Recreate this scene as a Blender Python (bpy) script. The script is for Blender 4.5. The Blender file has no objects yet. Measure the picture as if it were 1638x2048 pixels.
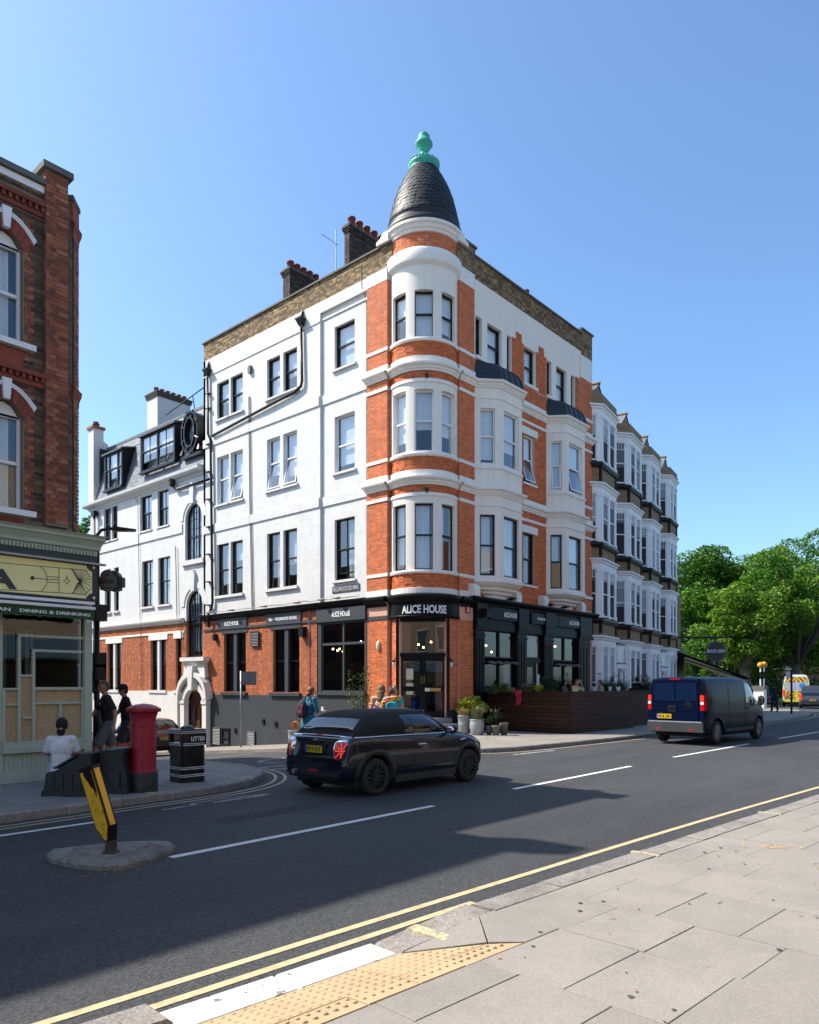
import bpy, math, random
import numpy as np
from mathutils import Vector, Matrix
random.seed(7); np.random.seed(7)
SC = bpy.context.scene
COL = SC.collection
R = math.radians

# ------------------------------------------------------------------ camera, sky, sun, exposure
FPX, HZN = 1480.0, 1370.0                 # focal length and horizon row in photograph pixels (1638 x 2048)
CX, CY, CH = -19.95, -16.84, 1.85         # where the photographer stands, metres in the street grid
YAW = R(48.4)
cam_d = bpy.data.cameras.new('camera'); cam = bpy.data.objects.new('camera', cam_d); COL.objects.link(cam)
cam.location = (CX, CY, CH); cam.rotation_euler = (R(90), 0, -YAW)
cam_d.sensor_width = 36; cam_d.sensor_fit = 'AUTO'; cam_d.lens = 36*FPX/2048
cam_d.shift_y = (HZN-1024)/2048; cam_d.clip_start = 0.1; cam_d.clip_end = 3000
SC.camera = cam

SUN_EL = R(48.5); SH = Vector((-0.56, 0.83)).normalized()
world = bpy.data.worlds.new('World'); SC.world = world; world.use_nodes = True
wn = world.node_tree; bg = wn.nodes['Background']
sky = wn.nodes.new('ShaderNodeTexSky'); sky.sky_type = 'NISHITA'; sky.sun_disc = False
sky.sun_elevation = SUN_EL; sky.sun_rotation = math.atan2(SH.x, SH.y)
sky.air_density = 1.0; sky.dust_density = 1.6; sky.ozone_density = 6.0; sky.altitude = 100
skm = wn.nodes.new('ShaderNodeMix'); skm.data_type = 'RGBA'; skm.blend_type = 'MULTIPLY'; skm.inputs[0].default_value = 1; skm.inputs[7].default_value = (0.93, 1.01, 1.0, 1)
wn.links.new(sky.outputs[0], skm.inputs[6]); wn.links.new(skm.outputs[2], bg.inputs[0]); bg.inputs[1].default_value = 0.15
sun_d = bpy.data.lights.new('sun', 'SUN'); sun_d.energy = 4.6; sun_d.angle = R(0.53); sun_d.color = (1.0, 0.93, 0.82)
sun_o = bpy.data.objects.new('sun', sun_d); COL.objects.link(sun_o)
sdir = Vector((SH.x*math.cos(SUN_EL), SH.y*math.cos(SUN_EL), math.sin(SUN_EL)))
sun_o.rotation_euler = sdir.to_track_quat('Z', 'Y').to_euler(); sun_o.location = (-20, 30, 40)
vs = SC.view_settings; vs.view_transform = 'Standard'; vs.look = 'None'; vs.gamma = 1; vs.use_curve_mapping = False
vs.exposure = 0.85
SC.cycles.max_bounces = 6; SC.cycles.transparent_max_bounces = 12; SC.cycles.use_denoising = True

# ------------------------------------------------------------------ measuring helpers (photo pixel -> point of a real plane)
S_, C_ = math.sin(YAW), math.cos(YAW)
def at(px, py, D):
    l = (px-819)/FPX*D
    return Vector((CX+S_*D+C_*l, CY+C_*D-S_*l, CH+(HZN-py)/FPX*D))
def hx(px, py=1000, X=0.0):               # on the plane x = X -> (y, z)
    p = at(px, py, (X-CX)/(S_+C_*(px-819)/FPX)); return p.y, p.z
def hy(px, py=1000, Y=0.0):               # on the plane y = Y -> (x, z)
    p = at(px, py, (Y-CY)/(C_-S_*(px-819)/FPX)); return p.x, p.z
def gd(px, py, z=0.0):                    # on level ground
    p = at(px, py, (CH-z)*FPX/(py-HZN)); return p.x, p.y

# ------------------------------------------------------------------ materials
MATS = {}
def lin(r, g, b):
    f = lambda c: ((c/255+0.055)/1.055)**2.4 if c > 10 else c/255/12.92
    return (f(r), f(g), f(b))
def mat(name, col, rough=0.6, var=0.12, scale=3.0, bump=0.0, bscale=40.0, metal=0.0, island=0.0, coat=0.0, spec=0.5,
        dirt=None, dscale=0.6, dmin=0.5, dmax=0.75, streak=0.0, emit=None, estr=0.0, stretch=None, trans=0.0):
    if name in MATS: return MATS[name]
    m = bpy.data.materials.new(name); m.use_nodes = True; MATS[name] = m
    nt = m.node_tree; N = nt.nodes; L = nt.links; b = N['Principled BSDF']
    b.inputs['Roughness'].default_value = rough; b.inputs['Metallic'].default_value = metal
    b.inputs['Specular IOR Level'].default_value = spec; b.inputs['Coat Weight'].default_value = coat
    if coat: b.inputs['Coat Roughness'].default_value = 0.04
    if trans: b.inputs['Transmission Weight'].default_value = trans
    tc = N.new('ShaderNodeTexCoord'); co = tc.outputs['Object']
    if stretch:
        mp = N.new('ShaderNodeMapping'); mp.inputs['Scale'].default_value = stretch; L.new(co, mp.inputs[0]); co = mp.outputs[0]
    c = (*col[:3], 1)
    mx = N.new('ShaderNodeMix'); mx.data_type = 'RGBA'; mx.blend_type = 'MULTIPLY'; mx.inputs[0].default_value = 1
    mx.inputs[6].default_value = c
    ns = N.new('ShaderNodeTexNoise'); ns.inputs['Scale'].default_value = scale; ns.inputs['Detail'].default_value = 6; ns.inputs['Roughness'].default_value = 0.65
    L.new(co, ns.inputs['Vector'])
    mr = N.new('ShaderNodeMapRange'); mr.inputs[1].default_value = 0.25; mr.inputs[2].default_value = 0.75
    mr.inputs[3].default_value = 1-var; mr.inputs[4].default_value = 1+var; L.new(ns.outputs[0], mr.inputs[0])
    fac = mr.outputs[0]
    if island:
        ge = N.new('ShaderNodeNewGeometry'); m2 = N.new('ShaderNodeMapRange')
        m2.inputs[3].default_value = 1-island; m2.inputs[4].default_value = 1+island
        oi = N.new('ShaderNodeObjectInfo'); sm_ = N.new('ShaderNodeMath'); L.new(ge.outputs['Random Per Island'], sm_.inputs[0]); L.new(oi.outputs['Random'], sm_.inputs[1]); fc_ = N.new('ShaderNodeMath'); fc_.operation = 'FRACT'; L.new(sm_.outputs[0], fc_.inputs[0]); L.new(fc_.outputs[0], m2.inputs[0])
        mm = N.new('ShaderNodeMath'); mm.operation = 'MULTIPLY'; L.new(fac, mm.inputs[0]); L.new(m2.outputs[0], mm.inputs[1]); fac = mm.outputs[0]
    cb = N.new('ShaderNodeCombineColor'); [L.new(fac, cb.inputs[i]) for i in range(3)]
    L.new(cb.outputs[0], mx.inputs[7]); out = mx.outputs[2]
    if dirt:
        n2 = N.new('ShaderNodeTexNoise'); n2.inputs['Scale'].default_value = dscale; n2.inputs['Detail'].default_value = 8; n2.inputs['Roughness'].default_value = 0.7
        L.new(co, n2.inputs['Vector'])
        r2 = N.new('ShaderNodeMapRange'); r2.inputs[1].default_value = dmin; r2.inputs[2].default_value = dmax; L.new(n2.outputs[0], r2.inputs[0])
        m3 = N.new('ShaderNodeMix'); m3.data_type = 'RGBA'; L.new(r2.outputs[0], m3.inputs[0]); L.new(out, m3.inputs[6]); m3.inputs[7].default_value = (*dirt, 1); out = m3.outputs[2]
    if streak:
        mp2 = N.new('ShaderNodeMapping'); mp2.inputs['Scale'].default_value = (5, 5, 0.35); L.new(tc.outputs['Object'], mp2.inputs[0])
        n4 = N.new('ShaderNodeTexNoise'); n4.inputs['Scale'].default_value = 1.6; n4.inputs['Detail'].default_value = 7; n4.inputs['Roughness'].default_value = 0.7; L.new(mp2.outputs[0], n4.inputs['Vector'])
        r4 = N.new('ShaderNodeMapRange'); r4.inputs[1].default_value = 0.5; r4.inputs[2].default_value = 0.85; r4.inputs[3].default_value = 1; r4.inputs[4].default_value = 1-streak; L.new(n4.outputs[0], r4.inputs[0])
        vm = N.new('ShaderNodeVectorMath'); vm.operation = 'SCALE'; L.new(out, vm.inputs[0]); L.new(r4.outputs[0], vm.inputs['Scale']); out = vm.outputs[0]
    L.new(out, b.inputs['Base Color'])
    if bump:
        n3 = N.new('ShaderNodeTexNoise'); n3.inputs['Scale'].default_value = bscale; n3.inputs['Detail'].default_value = 5
        L.new(co, n3.inputs['Vector']); bp = N.new('ShaderNodeBump'); bp.inputs['Strength'].default_value = bump; bp.inputs['Distance'].default_value = 0.02
        L.new(n3.outputs[0], bp.inputs['Height']); L.new(bp.outputs[0], b.inputs['Normal'])
    if emit: b.inputs['Emission Color'].default_value = (*emit, 1); b.inputs['Emission Strength'].default_value = estr
    return m
def island_ramp(m, stops, island_only=True):
    """recolour a material made by mat(): each separate piece takes a colour from a ramp"""
    N = m.node_tree.nodes; L = m.node_tree.links
    mx = [n for n in N if n.type == 'MIX' and n.blend_type == 'MULTIPLY'][0]
    ge = N.new('ShaderNodeNewGeometry'); cr = N.new('ShaderNodeValToRGB'); e = cr.color_ramp.elements
    while len(e) < len(stops): e.new(0.5)
    for k, (p, c) in enumerate(stops): e[k].position = p; e[k].color = (*c, 1)
    L.new(ge.outputs['Random Per Island'], cr.inputs[0]); L.new(cr.outputs[0], mx.inputs[6])
    return m
def glass_mat(name, tint=(0.55, 0.6, 0.6), ior=1.5, boost=1.0):
    m = bpy.data.materials.new(name); m.use_nodes = True; nt = m.node_tree; N = nt.nodes; L = nt.links
    N.remove(N['Principled BSDF']); o = N['Material Output']
    t = N.new('ShaderNodeBsdfTransparent'); t.inputs[0].default_value = (*tint, 1)
    g = N.new('ShaderNodeBsdfGlossy'); g.inputs['Roughness'].default_value = 0.015; g.inputs[0].default_value = (0.95, 0.97, 1, 1)
    f = N.new('ShaderNodeFresnel'); ge = N.new('ShaderNodeNewGeometry'); mi = N.new('ShaderNodeMapRange'); mi.inputs[3].default_value = ior; mi.inputs[4].default_value = 1/ior; L.new(ge.outputs['Backfacing'], mi.inputs[0]); L.new(mi.outputs[0], f.inputs[0])
    mm = N.new('ShaderNodeMath'); mm.operation = 'MULTIPLY'; mm.inputs[1].default_value = boost; mm.use_clamp = True; L.new(f.outputs[0], mm.inputs[0])
    tc = N.new('ShaderNodeTexCoord'); n3 = N.new('ShaderNodeTexNoise'); n3.inputs['Scale'].default_value = 1.3; n3.inputs['Detail'].default_value = 1
    L.new(tc.outputs['Object'], n3.inputs['Vector']); bp = N.new('ShaderNodeBump'); bp.inputs['Strength'].default_value = 0.12; bp.inputs['Distance'].default_value = 0.02
    L.new(n3.outputs[0], bp.inputs['Height']); L.new(bp.outputs[0], g.inputs['Normal'])
    mx = N.new('ShaderNodeMixShader'); L.new(mm.outputs[0], mx.inputs[0]); L.new(t.outputs[0], mx.inputs[1]); L.new(g.outputs[0], mx.inputs[2])
    L.new(mx.outputs[0], o.inputs[0]); MATS[name] = m; return m
def brick_tex(name, c1, c2, mortar, L_=0.225, h=0.075, rough=0.85):
    m = mat(name, c1, rough, 0.15, 6); N = m.node_tree.nodes; Lk = m.node_tree.links
    tc = [n for n in N if n.type == 'TEX_COORD'][0]; sp = N.new('ShaderNodeSeparateXYZ'); Lk.new(tc.outputs['Object'], sp.inputs[0])
    ad = N.new('ShaderNodeMath'); Lk.new(sp.outputs[0], ad.inputs[0]); Lk.new(sp.outputs[1], ad.inputs[1])
    cb = N.new('ShaderNodeCombineXYZ'); Lk.new(ad.outputs[0], cb.inputs[0]); Lk.new(sp.outputs[2], cb.inputs[1])
    bt = N.new('ShaderNodeTexBrick'); Lk.new(cb.outputs[0], bt.inputs['Vector']); bt.inputs['Scale'].default_value = 1
    bt.inputs['Brick Width'].default_value = L_; bt.inputs['Row Height'].default_value = h; bt.inputs['Mortar Size'].default_value = 0.006
    bt.inputs['Color1'].default_value = (*c1, 1); bt.inputs['Color2'].default_value = (*c2, 1); bt.inputs['Mortar'].default_value = (*mortar, 1)
    mx = [n for n in N if n.type == 'MIX'][0]; Lk.new(bt.outputs[0], mx.inputs[6])
    bp = N.new('ShaderNodeBump'); bp.inputs['Strength'].default_value = 0.5; bp.inputs['Distance'].default_value = 0.01; bp.invert = True
    Lk.new(bt.outputs['Fac'], bp.inputs['Height']); Lk.new(bp.outputs[0], N['Principled BSDF'].inputs['Normal'])
    return m

stucco = mat('stucco_white', (0.645, 0.63, 0.60), 0.85, 0.07, 1.2, 0.7, 4, dirt=(0.58, 0.55, 0.5), dscale=0.45, dmin=0.58, dmax=0.95, streak=0.16)
cream = mat('stucco_cream', (0.86, 0.775, 0.66), 0.75, 0.04, 2, 0.12, 10, dirt=(0.55, 0.5, 0.43), dscale=0.7, dmin=0.6, dmax=1.0, streak=0.14)
trimw = mat('trim_white', (0.84, 0.785, 0.70), 0.6, 0.04, 3, dirt=(0.55, 0.5, 0.44), dscale=1.2, dmin=0.6, dmax=0.95, streak=0.2)
red_mortar = mat('red_mortar', (0.66, 0.36, 0.25), 0.9, 0.1, 8)
red_brick = mat('red_brick', (0.57, 0.135, 0.032), 0.75, 0.18, 2.5, 0.1, 60, island=0.24)
orange_brick = mat('orange_brick', (0.43, 0.13, 0.05), 0.85, 0.22, 3, 0.15, 60, island=0.25)
orange_mortar = mat('orange_mortar', (0.36, 0.17, 0.09), 0.9, 0.1, 8)
stock_brick = island_ramp(mat('stock_brick', (0.25, 0.16, 0.08), 0.9, 0.25, 5, 0.2, 60, island=0.2), [(0, (0.09, 0.055, 0.035)), (0.35, (0.19, 0.115, 0.055)), (0.75, (0.27, 0.175, 0.08)), (1, (0.36, 0.25, 0.11))])
stock_mortar = mat('stock_mortar', (0.30, 0.25, 0.18), 0.95, 0.1, 8)
dark_stock = island_ramp(mat('dark_stock', (0.06, 0.05, 0.04), 0.9, 0.25, 5, 0.2, 60), [(0, (0.022, 0.018, 0.016)), (0.5, (0.055, 0.042, 0.032)), (1, (0.11, 0.08, 0.05))])
dark_mortar = mat('dark_mortar', (0.08, 0.07, 0.055), 0.95, 0.1, 8)
black_paint = mat('black_paint', (0.009, 0.009, 0.010), 0.4, 0.2, 3, spec=0.3)
slate_grey = mat('slate_paint', (0.036, 0.041, 0.048), 0.55, 0.12, 2, 0.05, 30)
pub_black = mat('pub_black', (0.007, 0.007, 0.008), 0.4, 0.2, 3, spec=0.15)
white_frame = mat('white_frame', (0.78, 0.78, 0.76), 0.4, 0.03, 3)
black_frame = mat('black_frame', (0.009, 0.009, 0.010), 0.4, 0.1, 3, spec=0.3)
interior = mat('interior_dark', (0.035, 0.032, 0.03), 0.9, 0.2, 1)
interior_warm = mat('interior_warm', (0.10, 0.075, 0.05), 0.9, 0.2, 1)
blind_l = mat('blind_sun_toned', (0.68, 0.71, 0.74), 0.9, 0.06, 3, 0.2, 12, stretch=(1, 1, 0.08))  # darker, cooler copy of the blind cloth, toned down for the sunlit fronts
net_l = mat('net_sun_toned', (0.62, 0.64, 0.66), 0.9, 0.2, 5, 0.4, 16, stretch=(4, 4, 0.1))  # net cloth toned down the same way for fronts in the sun
blind = mat('blind_fabric', (0.78, 0.78, 0.77), 0.9, 0.05, 3, 0.2, 12, stretch=(1, 1, 0.08))
net = mat('net_curtain', (0.76, 0.76, 0.75), 0.9, 0.2, 5, 0.4, 16, stretch=(4, 4, 0.1))
glass = glass_mat('window_glass', (0.86, 0.91, 0.93), 1.5, 2.6)
dark_glass = glass_mat('shop_glass', (0.5, 0.54, 0.53), 1.5, 1.5)
car_glass = glass_mat('vehicle_glass', (0.16, 0.19, 0.2), 1.5, 1.7)
slate = mat('roof_slate', (0.13, 0.14, 0.165), 0.55, 0.2, 3, 0.1, 40, island=0.22)
cone_slate = mat('cone_slate', (0.013, 0.013, 0.014), 0.55, 0.2, 5, 0.15, 40, island=0.3)
lead = mat('lead_grey', (0.13, 0.135, 0.145), 0.5, 0.15, 3)
verdigris = mat('verdigris', (0.05, 0.40, 0.29), 0.6, 0.25, 9, 0.1, 30, dirt=(0.03, 0.22, 0.17), dscale=5, dmin=0.5, dmax=0.72)
terracotta = mat('pot_terracotta', (0.16, 0.042, 0.03), 0.8, 0.2, 5)
coping = mat('coping_stone', (0.13, 0.12, 0.105), 0.9, 0.25, 4, 0.2, 40)
metal_grey = mat('galvanised', (0.30, 0.31, 0.32), 0.45, 0.15, 6, metal=0.6)
white_text = mat('white_lettering', (0.80, 0.80, 0.78), 0.5, 0.02)
chrome = mat('chrome', (0.75, 0.76, 0.78), 0.08, 0.02, metal=1.0)
rubber = mat('tyre_rubber', (0.018, 0.018, 0.018), 0.85, 0.15, 8, 0.1, 60)
asphalt = mat('asphalt', (0.040, 0.041, 0.044), 0.8, 0.22, 0.5, 0.9, 140, dirt=(0.062, 0.062, 0.063), dscale=0.5, dmin=0.45, dmax=0.8, stretch=(0.25, 1, 1))
def speckle(m, amt, scale=260):
    N = m.node_tree.nodes; L = m.node_tree.links; b = N['Principled BSDF']
    src = b.inputs['Base Color'].links[0].from_socket; tc = [n for n in N if n.type == 'TEX_COORD'][0]
    vo = N.new('ShaderNodeTexVoronoi'); vo.inputs['Scale'].default_value = scale; L.new(tc.outputs['Object'], vo.inputs['Vector'])
    sp = N.new('ShaderNodeSeparateColor'); L.new(vo.outputs['Color'], sp.inputs[0])
    mr = N.new('ShaderNodeMapRange'); mr.inputs[3].default_value = 1-amt; mr.inputs[4].default_value = 1+amt; L.new(sp.outputs[0], mr.inputs[0])
    vm = N.new('ShaderNodeVectorMath'); vm.operation = 'SCALE'; L.new(src, vm.inputs[0]); L.new(mr.outputs[0], vm.inputs['Scale'])
    L.new(vm.outputs[0], b.inputs['Base Color'])
speckle(asphalt, 0.55, 75)
slab_m = mat('paving_slab', (0.25, 0.228, 0.20), 0.88, 0.12, 1.6, 0.25, 120, island=0.055, dirt=(0.185, 0.17, 0.152), dscale=1.1, dmin=0.5, dmax=0.8)
speckle(slab_m, 0.16, 160)
pave_m = mat('paving_base', (0.225, 0.2, 0.17), 0.9, 0.14, 1.2, 0.2, 90, dirt=(0.15, 0.14, 0.13), dscale=0.8, dmin=0.5, dmax=0.75)
kerb_m = mat('kerb_granite', (0.25, 0.225, 0.20), 0.85, 0.2, 9, 0.4, 60, dirt=(0.14, 0.125, 0.11), dscale=3, dmin=0.45, dmax=0.75)
speckle(kerb_m, 0.3, 90)
yellow_line = mat('yellow_line', (0.50, 0.39, 0.22), 0.8, 0.15, 6, dirt=(0.20, 0.165, 0.10), dscale=9, dmin=0.5, dmax=0.78)
white_line = mat('white_line', (0.62, 0.61, 0.58), 0.75, 0.1, 6, dirt=(0.30, 0.29, 0.28), dscale=10, dmin=0.52, dmax=0.8)
worn_line = mat('worn_line', (0.30, 0.295, 0.285), 0.8, 0.2, 9, dirt=(0.07, 0.07, 0.072), dscale=5, dmin=0.42, dmax=0.62)
white_kerb = mat('white_kerb_paint', (0.70, 0.69, 0.67), 0.7, 0.08, 6, dirt=(0.17, 0.155, 0.14), dscale=7, dmin=0.585, dmax=0.61)
tactile = mat('tactile_buff', (0.42, 0.305, 0.175), 0.85, 0.12, 3, 0.2, 90, dirt=(0.32, 0.225, 0.13), dscale=2, dmin=0.5, dmax=0.8)

# ------------------------------------------------------------------ mesh building
class Fr:                                  # a wall frame: a runs along t, d outward along n, z up
    def __init__(s, o, t, n): s.o = Vector(o); s.t = Vector(t).normalized(); s.n = Vector(n).normalized()
    def P(s, a, d, z): return (s.o.x+s.t.x*a+s.n.x*d, s.o.y+s.t.y*a+s.n.y*d, s.o.z+z)
W = Fr((0, 0, 0), (1, 0, 0), (0, 1, 0))    # plain world axes
LF = Fr((0, 0, 0), (0, 1, 0), (-1, 0, 0))  # side-street front: a = y
RF = Fr((0, 0, 0), (1, 0, 0), (0, -1, 0))  # main-road front: a = x
class MB:
    def __init__(s): s.v = []; s.f = []
    def add(s, vs, fs):
        o = len(s.v); s.v += [tuple(p) for p in vs]; s.f += [tuple(i+o for i in f) for f in fs]; return s
    def box(s, a0, a1, d0, d1, z0, z1, fr=W):
        P = fr.P; s.add([P(a0, d0, z0), P(a1, d0, z0), P(a1, d1, z0), P(a0, d1, z0), P(a0, d0, z1), P(a1, d0, z1), P(a1, d1, z1), P(a0, d1, z1)],
              [(0, 3, 2, 1), (4, 5, 6, 7), (0, 1, 5, 4), (1, 2, 6, 5), (2, 3, 7, 6), (3, 0, 4, 7)]); return s
    def bev(s, a0, a1, d0, d1, z0, z1, b, fr=W):   # box with its top edges eased
        P = fr.P; s.add([P(a0, d0, z0), P(a1, d0, z0), P(a1, d1, z0), P(a0, d1, z0), P(a0, d0, z1-b), P(a1, d0, z1-b), P(a1, d1, z1-b), P(a0, d1, z1-b),
              P(a0+b, d0+b, z1), P(a1-b, d0+b, z1), P(a1-b, d1-b, z1), P(a0+b, d1-b, z1)],
              [(0, 3, 2, 1), (0, 1, 5, 4), (1, 2, 6, 5), (2, 3, 7, 6), (3, 0, 4, 7), (4, 5, 9, 8), (5, 6, 10, 9), (6, 7, 11, 10), (7, 4, 8, 11), (8, 9, 10, 11)]); return s
    def quad(s, *p): return s.add(p, [tuple(range(len(p)))])
    def prism(s, poly, d0, d1, fr=W):      # polygon in (a, z), pushed from d0 to d1
        n = len(poly); s.add([fr.P(a, d0, z) for a, z in poly]+[fr.P(a, d1, z) for a, z in poly],
              [tuple(range(n)), tuple(range(2*n-1, n-1, -1))]+[(i, (i+1) % n, n+(i+1) % n, n+i) for i in range(n)]); return s
    def slab(s, poly, z0, z1):             # polygon in (x, y)
        n = len(poly); g = lambda z, p: (p[0], p[1], z(p[0], p[1]) if callable(z) else z)
        s.add([g(z0, p) for p in poly]+[g(z1, p) for p in poly], [tuple(range(n-1, -1, -1)), tuple(range(n, 2*n))]+[(i, (i+1) % n, n+(i+1) % n, n+i) for i in range(n)]); return s
    def lathe(s, prof, c=(0, 0, 0), n=24, a0=0.0, a1=2*math.pi, cap=True):
        full = abs(a1-a0-2*math.pi) < 1e-6; m = n if full else n+1; vs = []; fs = []
        for r, z in prof:
            for k in range(m):
                t = a0+(a1-a0)*k/n; vs.append((c[0]+r*math.cos(t), c[1]+r*math.sin(t), c[2]+z))
        for i in range(len(prof)-1):
            for k in range(n):
                k2 = (k+1) % m; fs.append((i*m+k, i*m+k2, (i+1)*m+k2, (i+1)*m+k))
        if cap and full: fs += [tuple(range(m-1, -1, -1)), tuple((len(prof)-1)*m+k for k in range(m))]
        return s.add(vs, fs)
    def tube(s, pts, r, n=8, cap=True):    # round bar along points; r a number or one per point
        pts = [Vector(p) for p in pts]; rs = r if isinstance(r, (list, tuple)) else [r]*len(pts); vs = []; fs = []
        up = Vector((0, 0, 1)); prev = None
        for i, p in enumerate(pts):
            d = (pts[min(i+1, len(pts)-1)]-pts[max(i-1, 0)]).normalized()
            if prev is None: u = d.cross(up if abs(d.z) < 0.95 else Vector((1, 0, 0))).normalized()
            else: u = (prev-d*prev.dot(d)).normalized()
            prev = u; w = d.cross(u)
            for k in range(n):
                t = 2*math.pi*k/n; vs.append(p+(u*math.cos(t)+w*math.sin(t))*rs[i])
        for i in range(len(pts)-1):
            for k in range(n): fs.append((i*n+k, i*n+(k+1) % n, (i+1)*n+(k+1) % n, (i+1)*n+k))
        if cap: fs += [tuple(range(n-1, -1, -1)), tuple((len(pts)-1)*n+k for k in range(n))]
        return s.add(vs, fs)
    def ball(s, c, r, n=10, m=7):          # ellipsoid, r a number or (rx, ry, rz)
        r = r if isinstance(r, (list, tuple)) else (r, r, r); vs = []; fs = []
        for i in range(1, m):
            p = math.pi*i/m
            for k in range(n):
                t = 2*math.pi*k/n; vs.append((c[0]+r[0]*math.sin(p)*math.cos(t), c[1]+r[1]*math.sin(p)*math.sin(t), c[2]+r[2]*math.cos(p)))
        vs += [(c[0], c[1], c[2]+r[2]), (c[0], c[1], c[2]-r[2])]; q = (m-1)*n
        for i in range(m-2):
            for k in range(n): fs.append((i*n+k, (i+1)*n+k, (i+1)*n+(k+1) % n, i*n+(k+1) % n))
        for k in range(n): fs += [(q, k, (k+1) % n), (q+1, (m-2)*n+(k+1) % n, (m-2)*n+k)]
        return s.add(vs, fs)
    def sweep(s, prof, path, closed=False):  # moulding: prof [(out, z)], path [(x, y, nx, ny)] with its outward direction at each point
        m = len(prof); vs = [(x+nx*o, y+ny*o, z) for x, y, nx, ny in path for o, z in prof]; fs = []
        k = len(path)
        for i in range(k if closed else k-1):
            j = (i+1) % k
            for q in range(m-1): fs.append((i*m+q, j*m+q, j*m+q+1, i*m+q+1))
        if not closed: fs += [tuple(range(m)), tuple((k-1)*m+q for q in range(m-1, -1, -1))]
        return s.add(vs, fs)
    def obj(s, name, m, parent=None, kind=None, smooth=False, local=False):
        off = Vector((0, 0, 0))
        if parent is not None and not local:
            q = parent
            while q is not None: off += q.location; q = q.parent
        me = bpy.data.meshes.new(name)
        me.from_pydata([(p[0]-off.x, p[1]-off.y, p[2]-off.z) for p in s.v], [], s.f)
        if smooth: me.shade_smooth(); 
        me.materials.append(m); me.update()
        return link(name, me, parent, kind)
def link(name, me, parent=None, kind=None):
    o = bpy.data.objects.new(name, me); COL.objects.link(o)
    if parent is not None: o.parent = parent
    if kind: o['kind'] = kind
    return o
def tag(o, label, cat, group=None):
    o['label'] = label; o['category'] = cat
    if group: o['group'] = group
    return o
def thing(name, label, cat, loc=(0, 0, 0), rz=0.0, group=None):
    o = bpy.data.objects.new(name, None); COL.objects.link(o); o.location = loc; o.rotation_euler = (0, 0, rz); o.empty_display_size = 0.2
    return tag(o, label, cat, group)
def structure(mb, name, m, parent=None): return mb.obj(name, m, parent, 'structure')
TMP = bpy.data.scenes.new('workbench'); TMPC = TMP.collection
def evaluated_mesh(o):
    vl = TMP.view_layers[0]; vl.update(); return bpy.data.meshes.new_from_object(o.evaluated_get(vl.depsgraph))
def text_mesh(txt, size=1.0, depth=0.004, bold=0.0, width=None, shear=0.0, space=1.0):
    cu = bpy.data.curves.new('lettering', 'FONT'); cu.body = txt; cu.size = size; cu.extrude = depth; cu.offset = bold
    cu.align_x = 'CENTER'; cu.align_y = 'CENTER'; cu.shear = shear; cu.space_character = space; cu.resolution_u = 3
    o = bpy.data.objects.new('lettering', cu); TMPC.objects.link(o)
    me = evaluated_mesh(o)
    bpy.data.objects.remove(o); bpy.data.curves.remove(cu)
    co = np.empty(len(me.vertices)*3); me.vertices.foreach_get('co', co); co = co.reshape(-1, 3)
    if len(co):
        co[:, 0] -= (co[:, 0].max()+co[:, 0].min())/2; co[:, 1] -= (co[:, 1].max()+co[:, 1].min())/2
        if width: co[:, 0] *= width/max(1e-6, co[:, 0].max()-co[:, 0].min())
        co[:, 1] *= size*0.7/max(1e-6, co[:, 1].max()-co[:, 1].min()) if width else 1
        me.vertices.foreach_set('co', co.ravel())
    return me
def text(txt, pos, right, normal, h, m, parent, name='lettering', width=None, bold=0.0, up=(0, 0, 1), depth=0.004, local=False, warp=None, **kw):
    """lettering of capital height h centred on pos"""
    me = text_mesh(txt, h/0.7, depth, bold, width, **kw); co = np.empty(len(me.vertices)*3); me.vertices.foreach_get('co', co); co = co.reshape(-1, 3)
    off = Vector((0, 0, 0)); q = parent
    if not local:
        while q is not None: off += q.location; q = q.parent
    r = np.array(Vector(right).normalized()); u = np.array(Vector(up).normalized()); n = np.array(Vector(normal).normalized())
    if warp: co[:, 0], co[:, 1] = warp(co[:, 0].copy(), co[:, 1].copy())
    out = np.array(pos)-np.array(off)+np.outer(co[:, 0], r)+np.outer(co[:, 1], u)+np.outer(co[:, 2], n)
    me.vertices.foreach_set('co', out.ravel()); me.materials.clear(); me.materials.append(m); me.update()
    return link(name, me, parent)

# walls with real openings: grid of cells in (a, z), openings left out, reveals added
def wall(fr, a0, a1, z0, z1, holes, reveal=0.22, d=0.0, mb=None, map_=None, na=1):
    mb = mb or MB(); P = map_ or (lambda a, dd, z: fr.P(a, dd, z))
    A = sorted(set([a0, a1]+[v for h in holes for v in h[:2] if a0 < v < a1]+([a0+(a1-a0)*k/na for k in range(na+1)] if na > 1 else [])))
    Z = sorted(set([z0, z1]+[v for h in holes for v in h[2:4] if z0 < v < z1]))
    for i in range(len(A)-1):
        for j in range(len(Z)-1):
            ca, cz = (A[i]+A[i+1])/2, (Z[j]+Z[j+1])/2
            if any(h[0] < ca < h[1] and h[2] < cz < h[3] for h in holes): continue
            mb.quad(P(A[i], d, Z[j]), P(A[i+1], d, Z[j]), P(A[i+1], d, Z[j+1]), P(A[i], d, Z[j+1]))
    for h in holes:
        b0, b1, c0, c1 = max(h[0], a0), min(h[1], a1), max(h[2], z0), min(h[3], z1); e = d-reveal
        if b0 >= b1 or c0 >= c1: continue
        mb.quad(P(b0, d, c0), P(b0, d, c1), P(b0, e, c1), P(b0, e, c0)); mb.quad(P(b1, d, c0), P(b1, e, c0), P(b1, e, c1), P(b1, d, c1))
        mb.quad(P(b0, d, c0), P(b0, e, c0), P(b1, e, c0), P(b1, d, c0)); mb.quad(P(b0, d, c1), P(b1, d, c1), P(b1, e, c1), P(b0, e, c1))
    return mb
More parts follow.
